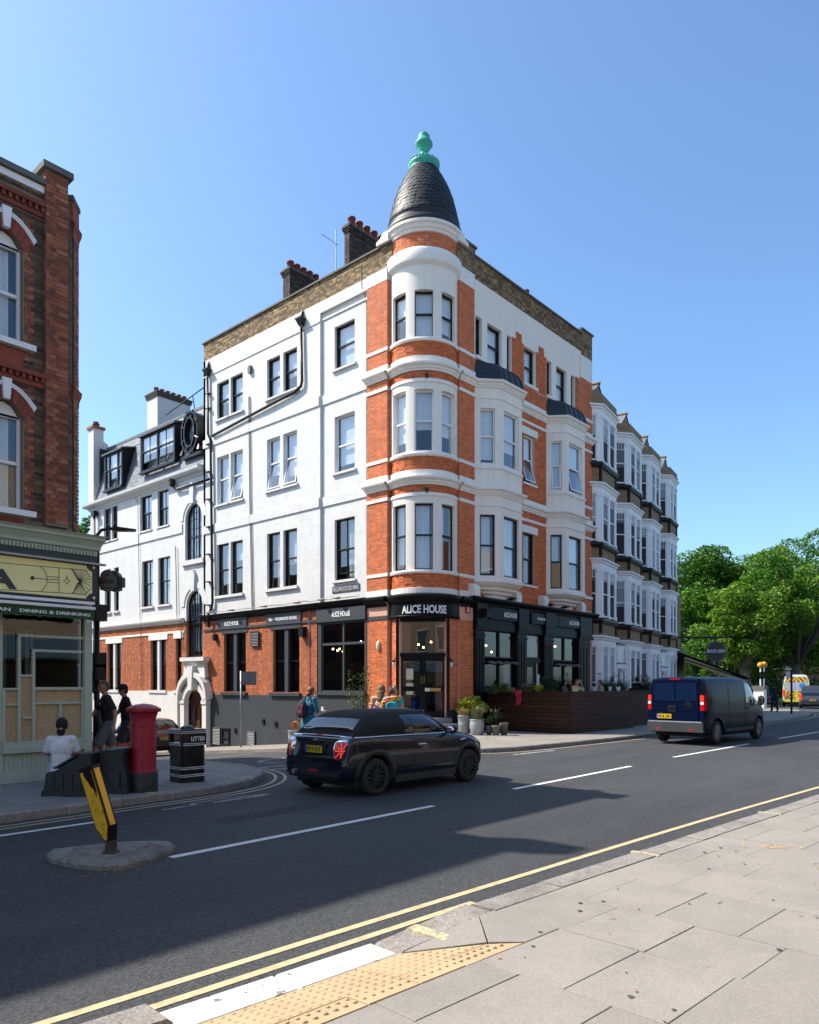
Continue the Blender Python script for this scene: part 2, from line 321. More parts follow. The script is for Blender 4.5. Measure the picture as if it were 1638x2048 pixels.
def bricks(fr, a0, a1, z0, z1, holes=(), d=0.0, L_=0.225, h=0.075, gap=0.013, proud=0.006, mb=None, map_=None, english=True, test=None):
    """single bricks standing proud of the mortar bed, in Flemish bond"""
    mb = mb or MB(); P = map_ or (lambda a, dd, z: fr.P(a, dd, z)); n = max(1, round((z1-z0)/h)); hh = (z1-z0)/n
    for r in range(n):
        zb, zt = z0+r*hh+gap/2, z0+(r+1)*hh-gap/2; a = a0-(0.17 if r % 2 else 0.0); k = r % 2
        while a < a1:
            w = (L_ if k % 2 == 0 else L_/2); b0, b1 = max(a, a0)+gap/2, min(a+w, a1)-gap/2; a += w; k += 1
            if b1-b0 < 0.02: continue
            zc = (zb+zt)/2; pieces = [(b0, b1)]
            for ho in holes:
                if ho[2] < zc < ho[3]:
                    q = []
                    for u, v in pieces:
                        if ho[1] <= u or ho[0] >= v: q.append((u, v)); continue
                        if ho[0]-u > 0.03: q.append((u, ho[0]))
                        if v-ho[1] > 0.03: q.append((ho[1], v))
                    pieces = q
            for u, v in pieces:
                if test and not test((u+v)/2, zc): continue
                e = d+proud*random.uniform(0.5, 1.4)
                mb.add([P(u, d, zb), P(v, d, zb), P(v, d, zt), P(u, d, zt), P(u, e, zb), P(v, e, zb), P(v, e, zt), P(u, e, zt)],
                       [(4, 5, 6, 7), (0, 1, 5, 4), (1, 2, 6, 5), (2, 3, 7, 6), (3, 0, 4, 7)])
    return mb

WF_KEY = [None, None]                      # fronts in full sun: their cloth takes copies toned down against the sunlight
def window(root, fr, a0, a1, z0, z1, d=-0.14, fm=None, rail=0.5, bars=(0, 0), cover=None, cover_h=1.0, fw=0.055, sill=None, tilt=0.0, gm=None, label=None, open_=0.0, sill_out=0.09, side=None):
    """sash window: frame (part) with panes, curtain and sill as sub-parts"""
    fm = fm or black_frame; gm = gm or glass; zm = z0+(z1-z0)*rail; t = 0.05; fo = MB()
    fo.box(a0, a0+fw, d-t, d+0.02, z0, z1, fr); fo.box(a1-fw, a1, d-t, d+0.02, z0, z1, fr)
    fo.box(a0+fw, a1-fw, d-t, d+0.02, z1-fw, z1, fr); fo.box(a0+fw, a1-fw, d-t, d+0.02, z0, z0+fw*1.2, fr)
    if 0 < rail < 1: fo.box(a0+fw, a1-fw, d-t, d+0.03, zm-0.025, zm+0.03, fr)
    i0, i1 = a0+fw, a1-fw
    for (b, q0, q1) in ((bars[0], z0, zm), (bars[1], zm, z1)):
        for k in range(b): c = i0+(i1-i0)*(k+1)/(b+1); fo.box(c-0.012, c+0.012, d-0.03, d-0.003, q0+fw, q1-0.02, fr)
    w = fo.obj('window', fm, root)
    if label: w['label'] = label
    segs = [(z0+fw, zm-0.02), (zm+0.025, z1-fw)] if 0 < rail < 1 else [(z0+fw, z1-fw)]
    for k, (q0, q1) in enumerate(segs):
        g = MB(); dd = d-0.03-0.012*(k == 0)
        if k == 0 and tilt:
            o = fr.P; e = tilt
            g.add([o(i0, dd+e, q0), o(i1, dd+e, q0), o(i1, dd, q1), o(i0, dd, q1)], [(0, 1, 2, 3)]); g.obj('pane', gm, w)
            s = MB(); ft = 0.045
            for (x0, x1) in ((i0, i0+ft), (i1-ft, i1)):
                s.add([o(x0, dd+e, q0), o(x1, dd+e, q0), o(x1, dd, q1), o(x0, dd, q1), o(x0, dd+e+.03, q0), o(x1, dd+e+.03, q0), o(x1, dd+.03, q1), o(x0, dd+.03, q1)], [(0, 1, 2, 3), (4, 5, 6, 7), (0, 1, 5, 4), (1, 2, 6, 5), (2, 3, 7, 6), (3, 0, 4, 7)])
            s.box(i0+ft, i1-ft, dd+e, dd+e+.03, q0, q0+ft, fr); s.obj('casement', fm, w)
        else:
            if k == 0 and open_: q0 = q0+(q1-q0)*open_; s = MB().box(i0, i1, dd-0.02, dd+0.015, q0-0.03, q0+0.02, fr).obj('bottom_rail', fm, w)
            g.quad(fr.P(i0, dd, q0), fr.P(i1, dd, q0), fr.P(i1, dd, q1), fr.P(i0, dd, q1)).obj('pane', gm, w)
    if cover is not None:
        is_net = cover is net
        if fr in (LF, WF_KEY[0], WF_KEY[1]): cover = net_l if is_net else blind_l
        c = MB(); zz = z1-(z1-z0)*cover_h; n = 14 if is_net else 1; pts = []
        e0, e1 = (i0, i1) if side is None else (i0+(i1-i0)*side[0], i0+(i1-i0)*side[1])
        for k in range(n+1): pts.append((e0+(e1-e0)*k/n, d-0.13-(0.018*(k % 2) if n > 1 else 0)))
        for k in range(n): c.quad(fr.P(pts[k][0], pts[k][1], zz), fr.P(pts[k+1][0], pts[k+1][1], zz), fr.P(pts[k+1][0], pts[k+1][1], z1-0.02), fr.P(pts[k][0], pts[k][1], z1-0.02))
        c.obj('curtain' if is_net else 'blind', cover, w)
    if sill is not None:
        m = MB(); P = fr.P; y0, y1 = a0-0.09, a1+0.09; s0, s1 = d-0.02, sill_out
        m.add([P(y0, s0, z0-0.11), P(y1, s0, z0-0.11), P(y1, s1, z0-0.11), P(y0, s1, z0-0.11), P(y0, s0, z0+0.005), P(y1, s0, z0+0.005), P(y1, s1, z0-0.03), P(y0, s1, z0-0.03)],
              [(0, 3, 2, 1), (4, 5, 6, 7), (0, 1, 5, 4), (1, 2, 6, 5), (2, 3, 7, 6), (3, 0, 4, 7)]); m.obj('sill', sill, w)
    return w
# ================================================================== THE SETTING
# the side street falls away from the corner
def gz(x, y):
    if not (-14.5 < x < 0.6): return 0.0
    s = max(0.0, min(y+2.0, 36.0)); return -0.078*s*min(1.0, 0.35+s/5.0)
def ground_sheet():
    xs = [-900, -300, -120, -60, -40, -30, -22, -14.6, -14.4]+[-14+k for k in range(15)]+[0.5, 0.7, 6, 12, 20, 30, 45, 60, 90, 150, 400, 900]
    ys = [-900, -300, -100, -50, -30, -20, -12, -8, -5, -3]+[-2+k for k in range(0, 40, 1)]+[45, 60, 90, 150, 400, 900]
    m = MB(); idx = {}
    for i, x in enumerate(xs):
        for j, y in enumerate(ys): idx[i, j] = len(m.v); m.v.append((x, y, gz(x, y)))
    for i in range(len(xs)-1):
        for j in range(len(ys)-1): m.f.append((idx[i, j], idx[i+1, j], idx[i+1, j+1], idx[i, j+1]))
    return m
road = structure(ground_sheet(), 'road', asphalt)

KH = 0.125
def smooth_poly(pts, n=6):                 # Catmull-Rom through 2-D points
    out = []
    for i in range(len(pts)-1):
        p0, p1, p2, p3 = pts[max(i-1, 0)], pts[i], pts[i+1], pts[min(i+2, len(pts)-1)]
        for k in range(n):
            t = k/n; out.append(tuple(0.5*((2*p1[q])+(-p0[q]+p2[q])*t+(2*p0[q]-5*p1[q]+4*p2[q]-p3[q])*t*t+(-p0[q]+3*p1[q]-3*p2[q]+p3[q])*t**3) for q in (0, 1)))
    return out+[tuple(pts[-1])]
def resample(pts, step):
    out = [pts[0]]; acc = 0
    for a, b in zip(pts, pts[1:]):
        L = math.hypot(b[0]-a[0], b[1]-a[1]); s = step-acc
        while s <= L: out.append((a[0]+(b[0]-a[0])*s/L, a[1]+(b[1]-a[1])*s/L)); s += step
        acc = (acc+L) % step
    return out
def offset(pts, w):                        # to the left of travel
    out = []
    for i, p in enumerate(pts):
        a, b = pts[max(i-1, 0)], pts[min(i+1, len(pts)-1)]; dx, dy = b[0]-a[0], b[1]-a[1]; l = math.hypot(dx, dy) or 1
        out.append((p[0]-dy/l*w, p[1]+dx/l*w))
    return out
def kerbstones(path, parent, stone=0.915, wid=0.17, drop=None, top=KH, limit=300):
    pts = resample(path, stone); inn = offset(pts, wid)
    for i in range(min(len(pts)-1, limit)):
        a, b, c, d = pts[i], pts[i+1], inn[i+1], inn[i]; g = 0.006; L = math.hypot(b[0]-a[0], b[1]-a[1]); ux, uy = (b[0]-a[0])/L*g, (b[1]-a[1])/L*g
        a2, b2, c2, d2 = (a[0]+ux, a[1]+uy), (b[0]-ux, b[1]-uy), (c[0]-ux, c[1]-uy), (d[0]+ux, d[1]+uy)
        ta = top if drop is None else drop(*a); tb = top if drop is None else drop(*b); r = 0.025; j = random.uniform(-0.004, 0.004)
        def in_(p, q, f): return (p[0]+(q[0]-p[0])*f, p[1]+(q[1]-p[1])*f)
        A, B = in_(a2, d2, 0.16), in_(b2, c2, 0.16); m = MB(); z = lambda p, h: (p[0], p[1], gz(*p)+h+j)
        m.add([z(a2, -0.08), z(b2, -0.08), z(c2, -0.08), z(d2, -0.08), z(a2, ta-r), z(b2, tb-r), z(B, tb), z(A, ta), z(c2, tb), z(d2, ta)],
              [(0, 1, 5, 4), (4, 5, 6, 7), (7, 6, 8, 9), (2, 3, 9, 8), (0, 4, 7, 9, 3), (1, 2, 8, 6, 5)])
        m.obj('kerbstone', kerb_m, parent)
def strip(outer, inner, h):                # pavement between two lines
    m = MB(); n = len(outer)
    for p in outer: m.v.append((p[0], p[1], gz(*p)+h))
    for p in inner: m.v.append((p[0], p[1], gz(*p)+h))
    m.f += [(i, i+1, n+i+1, n+i) for i in range(n-1)]; return m
def ribbon(path, w0, w1, z=0.004):
    a, b = offset(path, w0), offset(path, w1); m = MB(); n = len(path)
    m.v += [(p[0], p[1], gz(*p)+z) for p in a]+[(p[0], p[1], gz(*p)+z) for p in b]; m.f += [(i, i+1, n+i+1, n+i) for i in range(n-1)]; return m

# far pavement round the public house, kerb from the side street round the corner and along the main road
fk = smooth_poly([(-4.1, 36), (-4.1, 20), (-4.1, 8), (-4.2, 2), (-4.25, -1.5), (-4.2, -3.5), (-3.7, -4.75), (-2.6, -5.3), (0.1, -5.55), (5.1, -5.75), (11, -5.95), (17.5, -6.1), (24, -5.9), (30, -5.2), (35.8, -3.3), (39, -0.5), (40, 4), (40, 14)], 6)
fk_in = []
for (x, y) in fk:
    if y > 0.5 and x < 0: fk_in.append((0.45, y))
    elif x < 0.45: fk_in.append((0.45, 0.5))
    elif x < 30: fk_in.append((x+0.02, 3.5))
    else: fk_in.append((29.0, 12))
pub_pavement = structure(strip(offset(fk, 0.12), fk_in, KH-0.004), 'pavement', pave_m)
kerbstones(fk, pub_pavement)
# corner pavement by the restaurant
lk = smooth_poly([(-10.4, 36), (-10.4, 20), (-10.4, 6), (-10.4, 0), (-10.35, -2.6), (-10.3, -3.6), (-10.65, -4.6), (-11.5, -5.5), (-12.6, -5.93), (-14.4, -6.05), (-16, -6.2), (-22, -6.35), (-40, -6.4)], 6)
lk.reverse()
lk_in = [(min(x, -13.2), min(-2.5, 1)) if y < -2.5 else (-13.3, y) for x, y in lk]
corner_pavement = structure(strip(offset(lk, 0.12), lk_in, KH-0.004), 'pavement', pave_m)
kerbstones(lk, corner_pavement)
for i in range(-8, 11):                    # its paving slabs
    for j in range(4):
        x0 = -17.6+i*0.62; y1 = -2.95-j*0.66-(0.0 if i % 2 else 0.3); y0 = y1-0.655
        if x0+0.6 > -11.55 or y0 < -5.65 or x0 < -18.2 or y1 > -2.9: continue
        MB().bev(x0+0.004, x0+0.612, y0+0.004, y1-0.004, 0.06, KH+0.002+random.uniform(-0.002, 0.003), 0.004).obj('paving_slab', slab_m, corner_pavement)

# near pavement: a frame running along its kerb
KA = R(-4.0); KO = Vector((-16.25, -13.22)); K1 = Vector((math.cos(KA), math.sin(KA))); K2 = Vector((math.sin(KA), -math.cos(KA)))
def kp(e1, e2): p = KO+K1*e1+K2*e2; return (p.x, p.y)
near_pavement = structure(MB().slab([kp(-12, 0.875), kp(0.55, 0.875), kp(0.9, 0.15), kp(60, 0.15), kp(60, 14), kp(-12, 14)], -0.05, KH-0.03), 'pavement', mat('paving_bed', (0.06, 0.056, 0.05), 0.95, 0.2, 6))
kerbstones([kp(e, 0) for e in (1.0, 60)], near_pavement, wid=-0.27)
def slab_piece(poly, h=KH, m=slab_m, zf=None, name='paving_slab', b=0.004):
    dz = random.uniform(-0.003, 0.003); cx = sum(p[0] for p in poly)/len(poly); cy = sum(p[1] for p in poly)/len(poly); n = len(poly)
    tx, ty = random.uniform(-.004, .004), random.uniform(-.004, .004)
    z = lambda x, y: (zf(x, y) if zf else h)+dz+(x-cx)*tx+(y-cy)*ty
    inn = [(p[0]+(cx-p[0])*b/max(0.1, math.hypot(p[0]-cx, p[1]-cy)), p[1]+(cy-p[1])*b/max(0.1, math.hypot(p[0]-cx, p[1]-cy))) for p in poly]
    mb = MB(); mb.add([(p[0], p[1], z(*p)-0.06) for p in poly]+[(p[0], p[1], z(*p)-b*0.8) for p in poly]+[(p[0], p[1], z(*p)) for p in inn],
        [(i, (i+1) % n, n+(i+1) % n, n+i) for i in range(n)]+[(n+i, n+(i+1) % n, 2*n+(i+1) % n, 2*n+i) for i in range(n)]+[tuple(range(2*n, 3*n))])
    return mb.obj(name, m, near_pavement)
def cell(e0, e1, f0, f1): return [kp(e0, f0), kp(e0, f1), kp(e1, f1), kp(e1, f0)]
brown_slab = mat('paving_slab_brown', (0.31, 0.225, 0.155), 0.88, 0.1, 2, 0.25, 120)
# kerb ramp, white flush kerb and blistered crossing slabs
def ramp(x, y): f = (Vector((x, y))-KO).dot(K2); return 0.045+max(0, min(1, (f-0.26)/0.5))*(KH-0.045)
for i, (e0, e1) in enumerate(((-1.62, -0.83), (-0.82, -0.02))):
    slab_piece(cell(e0, e1, 0.0, 0.27), 0.05, white_kerb, name='painted_kerbstone', b=0.015)
slab_piece([kp(0.0, 0.0), kp(0.0, 0.27), kp(0.99, 0.27), kp(0.99, 0.0)], m=kerb_m, zf=lambda x, y: 0.05+(KH-0.05)*max(0, min(1, (Vector((x, y))-KO).dot(K1))), name='kerbstone', b=0.03)
for e0 in (-5.3, -4.38, -3.46, -2.54): slab_piece(cell(e0, e0+0.91, 0.0, 0.27), m=kerb_m, name='kerbstone', b=0.03)
ye = mat('yellow_dab', (0.56, 0.46, 0.22), 0.8, 0.2, 9, dirt=(0.26, 0.23, 0.19), dscale=22, dmin=0.42, dmax=0.55)
MB().slab([kp(0.30, 0.02), kp(0.30, 0.42), kp(0.40, 0.42), kp(0.40, 0.02)], lambda x, y: 0.05, lambda x, y: 0.052+(KH-0.05)*min(1, max(0, (Vector((x, y))-KO).dot(K1)+0.12))+0.004).obj('painted_mark', ye, near_pavement)
for e in (3.55, 6.95): MB().slab([kp(e, 0.0), kp(e, 0.3), kp(e+0.06, 0.3), kp(e+0.06, 0.0)], 0.1, KH+0.006).obj('painted_mark', ye, near_pavement)
T = 0.4
def tactile_slab(poly, e_range, f_range):
    s = slab_piece(poly, m=tactile, zf=ramp, name='blister_slab', b=0.004)
    mb = MB(); cen = []
    e = e_range[0]+0.033
    while e < e_range[1]-0.02:
        f = f_range[0]+0.033
        while f < f_range[1]-0.02:
            p = kp(e, f); inside = True; n = len(poly); sg = None
            for i in range(n):
                a, b = poly[i], poly[(i+1) % n]; c = (b[0]-a[0])*(p[1]-a[1])-(b[1]-a[1])*(p[0]-a[0])
                l = math.hypot(b[0]-a[0], b[1]-a[1])
                if sg is None: sg = 1 if c > 0 else -1
                if c*sg < 0.016*l: inside = False
            if inside:
                z = ramp(*p); mb.lathe([(0.016, -0.004), (0.013, 0.004), (0.006, 0.0065)], (p[0], p[1], z), 8)
            f += 0.067
        e += 0.067
    if mb.v: mb.obj('blister', tactile, s)
g = 0.004
for k in range(5):
    e1 = 0.0-k*T; e0 = e1-T
    tactile_slab([kp(e0+g, 0.275), kp(e0+g, 0.672), kp(e1-g, 0.672), kp(e1-g, 0.275)], (e0, e1), (0.275, 0.675))
    tactile_slab([kp(e0+g, 0.68), kp(e0+g, 0.86), kp(e1-g, 0.86), kp(e1-g, 0.68)], (e0, e1), (0.68, 0.865))
tactile_slab([kp(g, 0.275), kp(g, 0.672), kp(0.40, 0.672)], (0, 0.4), (0.275, 0.672))
tactile_slab([kp(g, 0.68), kp(g, 0.86), kp(0.58, 0.86), kp(0.41, 0.68)], (0, 0.6), (0.68, 0.865))
# paving slabs
flare = lambda x, y: ramp(x, y)+(KH-ramp(x, y))*max(0, min(1, (Vector((x, y))-KO).dot(K1)/0.8))
slab_piece([kp(0.015, 0.28), kp(0.42, 0.675), kp(0.80, 0.28)], zf=flare); slab_piece([kp(0.43, 0.682), kp(0.60, 0.865), kp(0.98, 0.865), kp(0.98, 0.28), kp(0.81, 0.28)], zf=flare)
SW = 0.615
col_i = 0; e = 0.99
while e < 26:
    w = random.choice((0.74, 0.9, 0.9)) if e < 14 else 0.9; f = 0.285; first = True; k = 0
    while f < 9.0 and not (f > 3.0 and e > 14):
        l = SW*(0.5 if (first and col_i % 2) else 1.0); first = False
        brown = (2.05 < e < 2.6 and 2.8 < f < 3.4)
        slab_piece(cell(e+0.004, e+w-0.004, f+0.0012, f+l-0.0012), m=brown_slab if brown else slab_m); f += l; k += 1
    e += w; col_i += 1
e = -3.4; col_i = 0
while e < 0.9:
    w = min(0.9, 0.985-e) if e > 0.0 else 0.88; f = 0.87; first = True
    while f < 4.5:
        l = SW*(0.5 if (first and col_i % 2) else 1.0); first = False
        slab_piece(cell(e+0.003, e+w-0.003, f+0.003, f+l-0.003)); f += l
    e += w; col_i += 1
# painted utility marks
um = mat('utility_paint', (0.70, 0.33, 0.05), 0.8, 0.2, 8)
def mark(pts, w=0.013):
    mb = MB(); pts = [kp(*p) for p in pts]; a, b = offset(pts, w/2), offset(pts, -w/2); n = len(pts)
    mb.v += [(p[0], p[1], KH+0.0075) for p in a]+[(p[0], p[1], KH+0.0075) for p in b]; mb.f += [(i, i+1, n+i+1, n+i) for i in range(n-1)]
    return mb
mm = MB()
p0 = gd(1545, 1694, KH); e0 = (Vector(p0)-KO).dot(K1); f0 = (Vector(p0)-KO).dot(K2)
for pts in ([(e0-.22, f0-.2), (e0-.1, f0-.28)], [(e0+.12, f0+.25), (e0+.22, f0+.2)], [(e0-.1, f0+.02), (e0+.02, f0-.1), (e0+.12, f0-.02), (e0+.02, f0+.03), (e0+.1, f0+.14)], [(e0-.1, f0-.06), (e0+.02, f0+.14)]):
    q = mark(pts); mm.add(q.v, q.f)
mm.obj('utility_mark', um, near_pavement)
# gum spots and fallen leaves
sp = MB(); gum = mat('chewing_gum', (0.07, 0.068, 0.066), 0.9)
for _ in range(70):
    e, f = random.uniform(0.2, 8), random.uniform(0.5, 4.2); p = kp(e, f); r = random.uniform(0.008, 0.022); n = 7
    sp.add([(p[0]+r*math.cos(6.283*k/n)*random.uniform(.8, 1.2), p[1]+r*math.sin(6.283*k/n), KH+0.0065) for k in range(n)], [tuple(range(n))])
o = sp.obj('gum_spots', gum, near_pavement, 'stuff')
lv = MB(); leaf_dry = mat('dry_leaf', (0.34, 0.15, 0.05), 0.8, 0.3, 9, island=0.5)
def litter(mb, p, z, s):
    t = random.uniform(0, 6.28); c, q = math.cos(t)*s, math.sin(t)*s
    mb.add([(p[0]+c, p[1]+q, z+random.uniform(.002, s*0.5)), (p[0]-q*.5, p[1]+c*.5, z+.002), (p[0]-c, p[1]-q, z+random.uniform(.002, s*.4)), (p[0]+q*.5, p[1]-c*.5, z+.003)], [(0, 1, 2, 3)])
for _ in range(90): litter(lv, kp(random.uniform(-0.3, 7), random.uniform(0.9, 4.2)), KH+0.006, random.uniform(0.008, 0.022))
for _ in range(60): litter(lv, (random.gauss(-16.35, .25), random.gauss(-9.75, .07)), 0.003, random.uniform(0.008, 0.02))
for _ in range(60): litter(lv, (random.uniform(-18, -5), random.uniform(-12.6, -6.5)), 0.003, random.uniform(0.006, 0.014))
o = lv.obj('fallen_leaves', leaf_dry, None, 'stuff'); tag(o, 'dry orange leaf scraps scattered over road and near pavement', 'leaves')

# road paint
lines = MB()
def dash(p0, p1, w=0.055):
    return ribbon([p0, p1], -w, w)
def paint(mb, m, name='road_marking'): return structure(mb, name, m)
for p0, p1 in (((-15.72, -9.66), (-11.25, -9.6)), ((-8.9, -9.5), (-4.0, -9.42)), ((-1.3, -9.32), (4.5, -9.38)), ((7.6, -9.42), (12.6, -9.55)), ((15.5, -9.5), (20, -9.2)), ((23, -8.8), (28, -7.9)), ((-21.5, -9.7), (-18.9, -9.7))):
    paint(dash(p0, p1), white_line)
dyl = smooth_poly([(-30, -12.1), (-18.23, -12.70), (-15.43, -12.84), (-10, -13.15), (-5.13, -13.52), (4, -14.2), (20, -15.4)], 8)
paint(ribbon(dyl, 0.0, 0.075), yellow_line, 'yellow_line'); paint(ribbon([p for p in dyl if p[0] < -14.6], -0.235, -0.16), yellow_line, 'yellow_line')
ylf = offset(fk, -0.28)
far_y = [p for p in ylf if p[1] < 8]
paint(ribbon(far_y, 0, 0.06), yellow_line, 'yellow_line'); paint(ribbon([p for p in far_y if p[0] > 22], -0.2, -0.14), yellow_line, 'yellow_line')
ll = offset(lk, -0.26); ll = [p for p in ll if p[1] < 3 and p[0] > -25]
paint(ribbon(ll, 0, 0.055), yellow_line, 'yellow_line'); paint(ribbon(ll, -0.19, -0.135), yellow_line, 'yellow_line')
paint(dash((-22, -7.15), (-15.2, -7.05), 0.05), white_line)
def ellipse_mark(cx, cy, rx, ry, w=0.07, rot=0.0):
    path = [(cx+rx*math.cos(t)*math.cos(rot)-ry*math.sin(t)*math.sin(rot), cy+rx*math.cos(t)*math.sin(rot)+ry*math.sin(t)*math.cos(rot)) for t in [6.2832*k/28 for k in range(29)]]
    return ribbon(path, -w/2, w/2)
paint(ellipse_mark(-12.9, -6.72, 0.75, 0.13, 0.06), worn_line); paint(dash((-14.2, -6.85), (-12.2, -6.72), 0.04), worn_line)
paint(ellipse_mark(-8.0, -2.5, 1.1, 0.5, 0.12), worn_line); paint(ellipse_mark(-7.0, -2.1, 0.6, 0.4, 0.12), worn_line)
paint(dash((-9.9, -3.9), (-4.9, -4.1), 0.08), worn_line); paint(dash((-9.9, -3.4), (-7, -3.45), 0.06), worn_line)
paint(dash((-3.5, -5.9), (-1.6, -6.0), 0.09), worn_line); paint(dash((-9.4, 1.0), (-5.2, 3.2), 0.1), worn_line)
for x0 in (-13.9, -11.9, -11.7):           # yellow loading ticks on the kerb
    MB().slab([(x0, -6.03 if x0 < -13 else -5.66), (x0+0.09, -6.03 if x0 < -13 else -5.6), (x0+0.09, -5.80 if x0 < -13 else -5.2), (x0, -5.80 if x0 < -13 else -5.26)], 0.1, KH+0.006).obj('painted_mark', ye, corner_pavement)

# park beyond: lawn, far pavement opposite, hedge line ground
lawn_m = mat('lawn', (0.07, 0.13, 0.03), 0.95, 0.3, 2, 0.5, 60)
structure(MB().slab([(42, 6), (120, 4), (140, 90), (40, 60), (41, 20)], -0.1, 0.15), 'lawn', lawn_m)
structure(MB().slab([(58, -30), (130, -26), (140, 3), (64, -2)], -0.1, 0.12), 'lawn', lawn_m)

# weeds in the kerb joint by the barrier
wd = MB(); wgreen = mat('weed_green', (.06, .13, .03), .7, .3, 9)
for cx_, cy_ in (gd(161, 1629), gd(6, 1645), gd(300, 1582, KH), gd(1420, 1655, KH)):
    for _ in range(26):
        x, y = cx_+random.gauss(0, .05), cy_+random.gauss(0, .02); t = random.uniform(0, 6.28); l = random.uniform(.02, .07); z = KH if cy_ < -12 or cy_ > -5.9 else 0
        wd.add([(x, y, z), (x+.008, y, z), (x+math.cos(t)*l, y+math.sin(t)*l, z+random.uniform(.01, .05))], [(0, 1, 2)])
tag(wd.obj('kerb_weeds', wgreen, None, 'stuff'), 'small green weeds growing in the kerb joints', 'weeds')

patch_m = mat('asphalt_repair', (0.030, 0.030, 0.032), 0.9, 0.25, 2, 1.0, 60); speckle(patch_m, 0.6, 60)
rough_m = mat('asphalt_rough', (0.058, 0.056, 0.054), 0.9, 0.3, 3, 1.0, 40, dirt=(0.03, 0.03, 0.03), dscale=9, dmin=0.45, dmax=0.6)
def road_patch(pts, m): structure(MB().slab([gd(*p) for p in pts], -0.01, 0.0025), 'road_patch', m)
road_patch(((500, 1592), (560, 1574), (640, 1577), (575, 1596)), rough_m); road_patch(((1020, 1497), (1090, 1487), (1140, 1488), (1080, 1500)), rough_m)
road_patch(((420, 1640), (800, 1575), (830, 1580), (450, 1648)), patch_m)
# ================================================================== THE CORNER PUBLIC HOUSE
pub = thing('corner_public_house', 'white and red brick four storey corner pub with black conical turret and green finial', 'building', (0, 0, 0))
TC = (1.30, 1.30); TR = 1.32; TH0, TH1 = R(150), R(292); TF = R(220.5)
def tmap(a, d, z): t = TH0+a/TR; return (TC[0]+(TR+d)*math.cos(t), TC[1]+(TR+d)*math.sin(t), z)
TA = TR*(TH1-TH0)
def arc_path(r=TR, n=22, t0=TH0, t1=TH1): return [(TC[0]+r*math.cos(t0+(t1-t0)*k/n), TC[1]+r*math.sin(t0+(t1-t0)*k/n), math.cos(t0+(t1-t0)*k/n), math.sin(t0+(t1-t0)*k/n)) for k in range(n+1)]
PY0, PY1, PX0, PX1 = 1.95, 3.0, 1.78, 2.71
course = [(-0.03, PY1, -1, 0.55), (-0.03, PY0-0.03, -1, 0)]+arc_path()+[(PX0-0.03, -0.03, 0, -1), (PX1, -0.03, 0.55, -1)]
F1, F2, F3 = (6.0, 8.41), (10.28, 12.50), (14.39, 16.08)
TOPB, PARB, PART = 16.87, 17.32, 18.14

# ---- side-street front (plane x = 0)
colsA = [(11.98, 12.94), (10.92, 11.86)]; colsB = [(8.26, 9.16), (7.14, 8.05)]; colC = (3.80, 4.95)
holes = [(a0, a1, z0, z1) for (a0, a1) in colsA+colsB for (z0, z1) in (F1, F2, (F3[0]-0.12, F3[1]-0.12))]
wl = wall(LF, 5.72, 14.06, 5.0, PARB, holes, 0.2)
wall(LF, PY0, 5.72, TOPB, PARB, [], 0.2, 0.0, wl); wl.box(5.70, 5.72, -0.12, 0.0, 5.0, TOPB, LF); wl.box(PY0, 5.72, -0.12, 0, TOPB-0.005, TOPB, LF)
wl.box(13.9, 14.06, -1.2, 0.0, 4.9, PARB, LF)
wl.obj('wall', stucco, pub)
wall(LF, PY1, 5.72, 5.0, TOPB, [(colC[0], colC[1], *F1), (colC[0], colC[1], *F2), (colC[0], colC[1], *F3)], 0.2, -0.10).obj('wall', stucco, pub)
for zb in (9.06, 13.16):                   # plaster bands
    MB().box(5.74, 14.05, 0.0, 0.045, zb-0.02, zb+0.36, LF).obj('plaster_band', stucco, pub); MB().box(PY1, 5.70, -0.10, -0.055, zb-0.02, zb+0.36, LF).obj('plaster_band', stucco, pub)
MB().box(5.74, 14.05, 0.0, 0.03, 16.50, 16.56, LF).obj('plaster_band', stucco, pub)
MB().box(PY1, 5.70, -0.10, -0.06, 16.56, 16.63, LF).obj('plaster_band', stucco, pub)
sm = stucco
for k, (a0, a1) in enumerate(colsA+colsB):
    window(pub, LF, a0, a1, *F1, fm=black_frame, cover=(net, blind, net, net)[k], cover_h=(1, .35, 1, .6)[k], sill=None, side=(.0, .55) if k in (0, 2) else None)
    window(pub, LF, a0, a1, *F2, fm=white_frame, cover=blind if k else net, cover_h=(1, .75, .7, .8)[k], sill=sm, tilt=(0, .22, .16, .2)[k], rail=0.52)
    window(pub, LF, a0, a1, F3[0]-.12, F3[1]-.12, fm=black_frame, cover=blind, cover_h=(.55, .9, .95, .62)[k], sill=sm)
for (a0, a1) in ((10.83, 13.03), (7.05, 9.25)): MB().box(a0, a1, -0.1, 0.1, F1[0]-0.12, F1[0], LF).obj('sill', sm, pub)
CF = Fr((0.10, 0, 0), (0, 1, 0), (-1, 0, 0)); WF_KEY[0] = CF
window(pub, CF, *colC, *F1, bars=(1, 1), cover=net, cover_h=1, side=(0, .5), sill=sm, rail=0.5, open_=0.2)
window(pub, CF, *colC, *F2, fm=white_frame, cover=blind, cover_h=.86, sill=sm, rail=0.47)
window(pub, CF, *colC, *F3, cover=blind, cover_h=.97, sill=sm, rail=0.52)
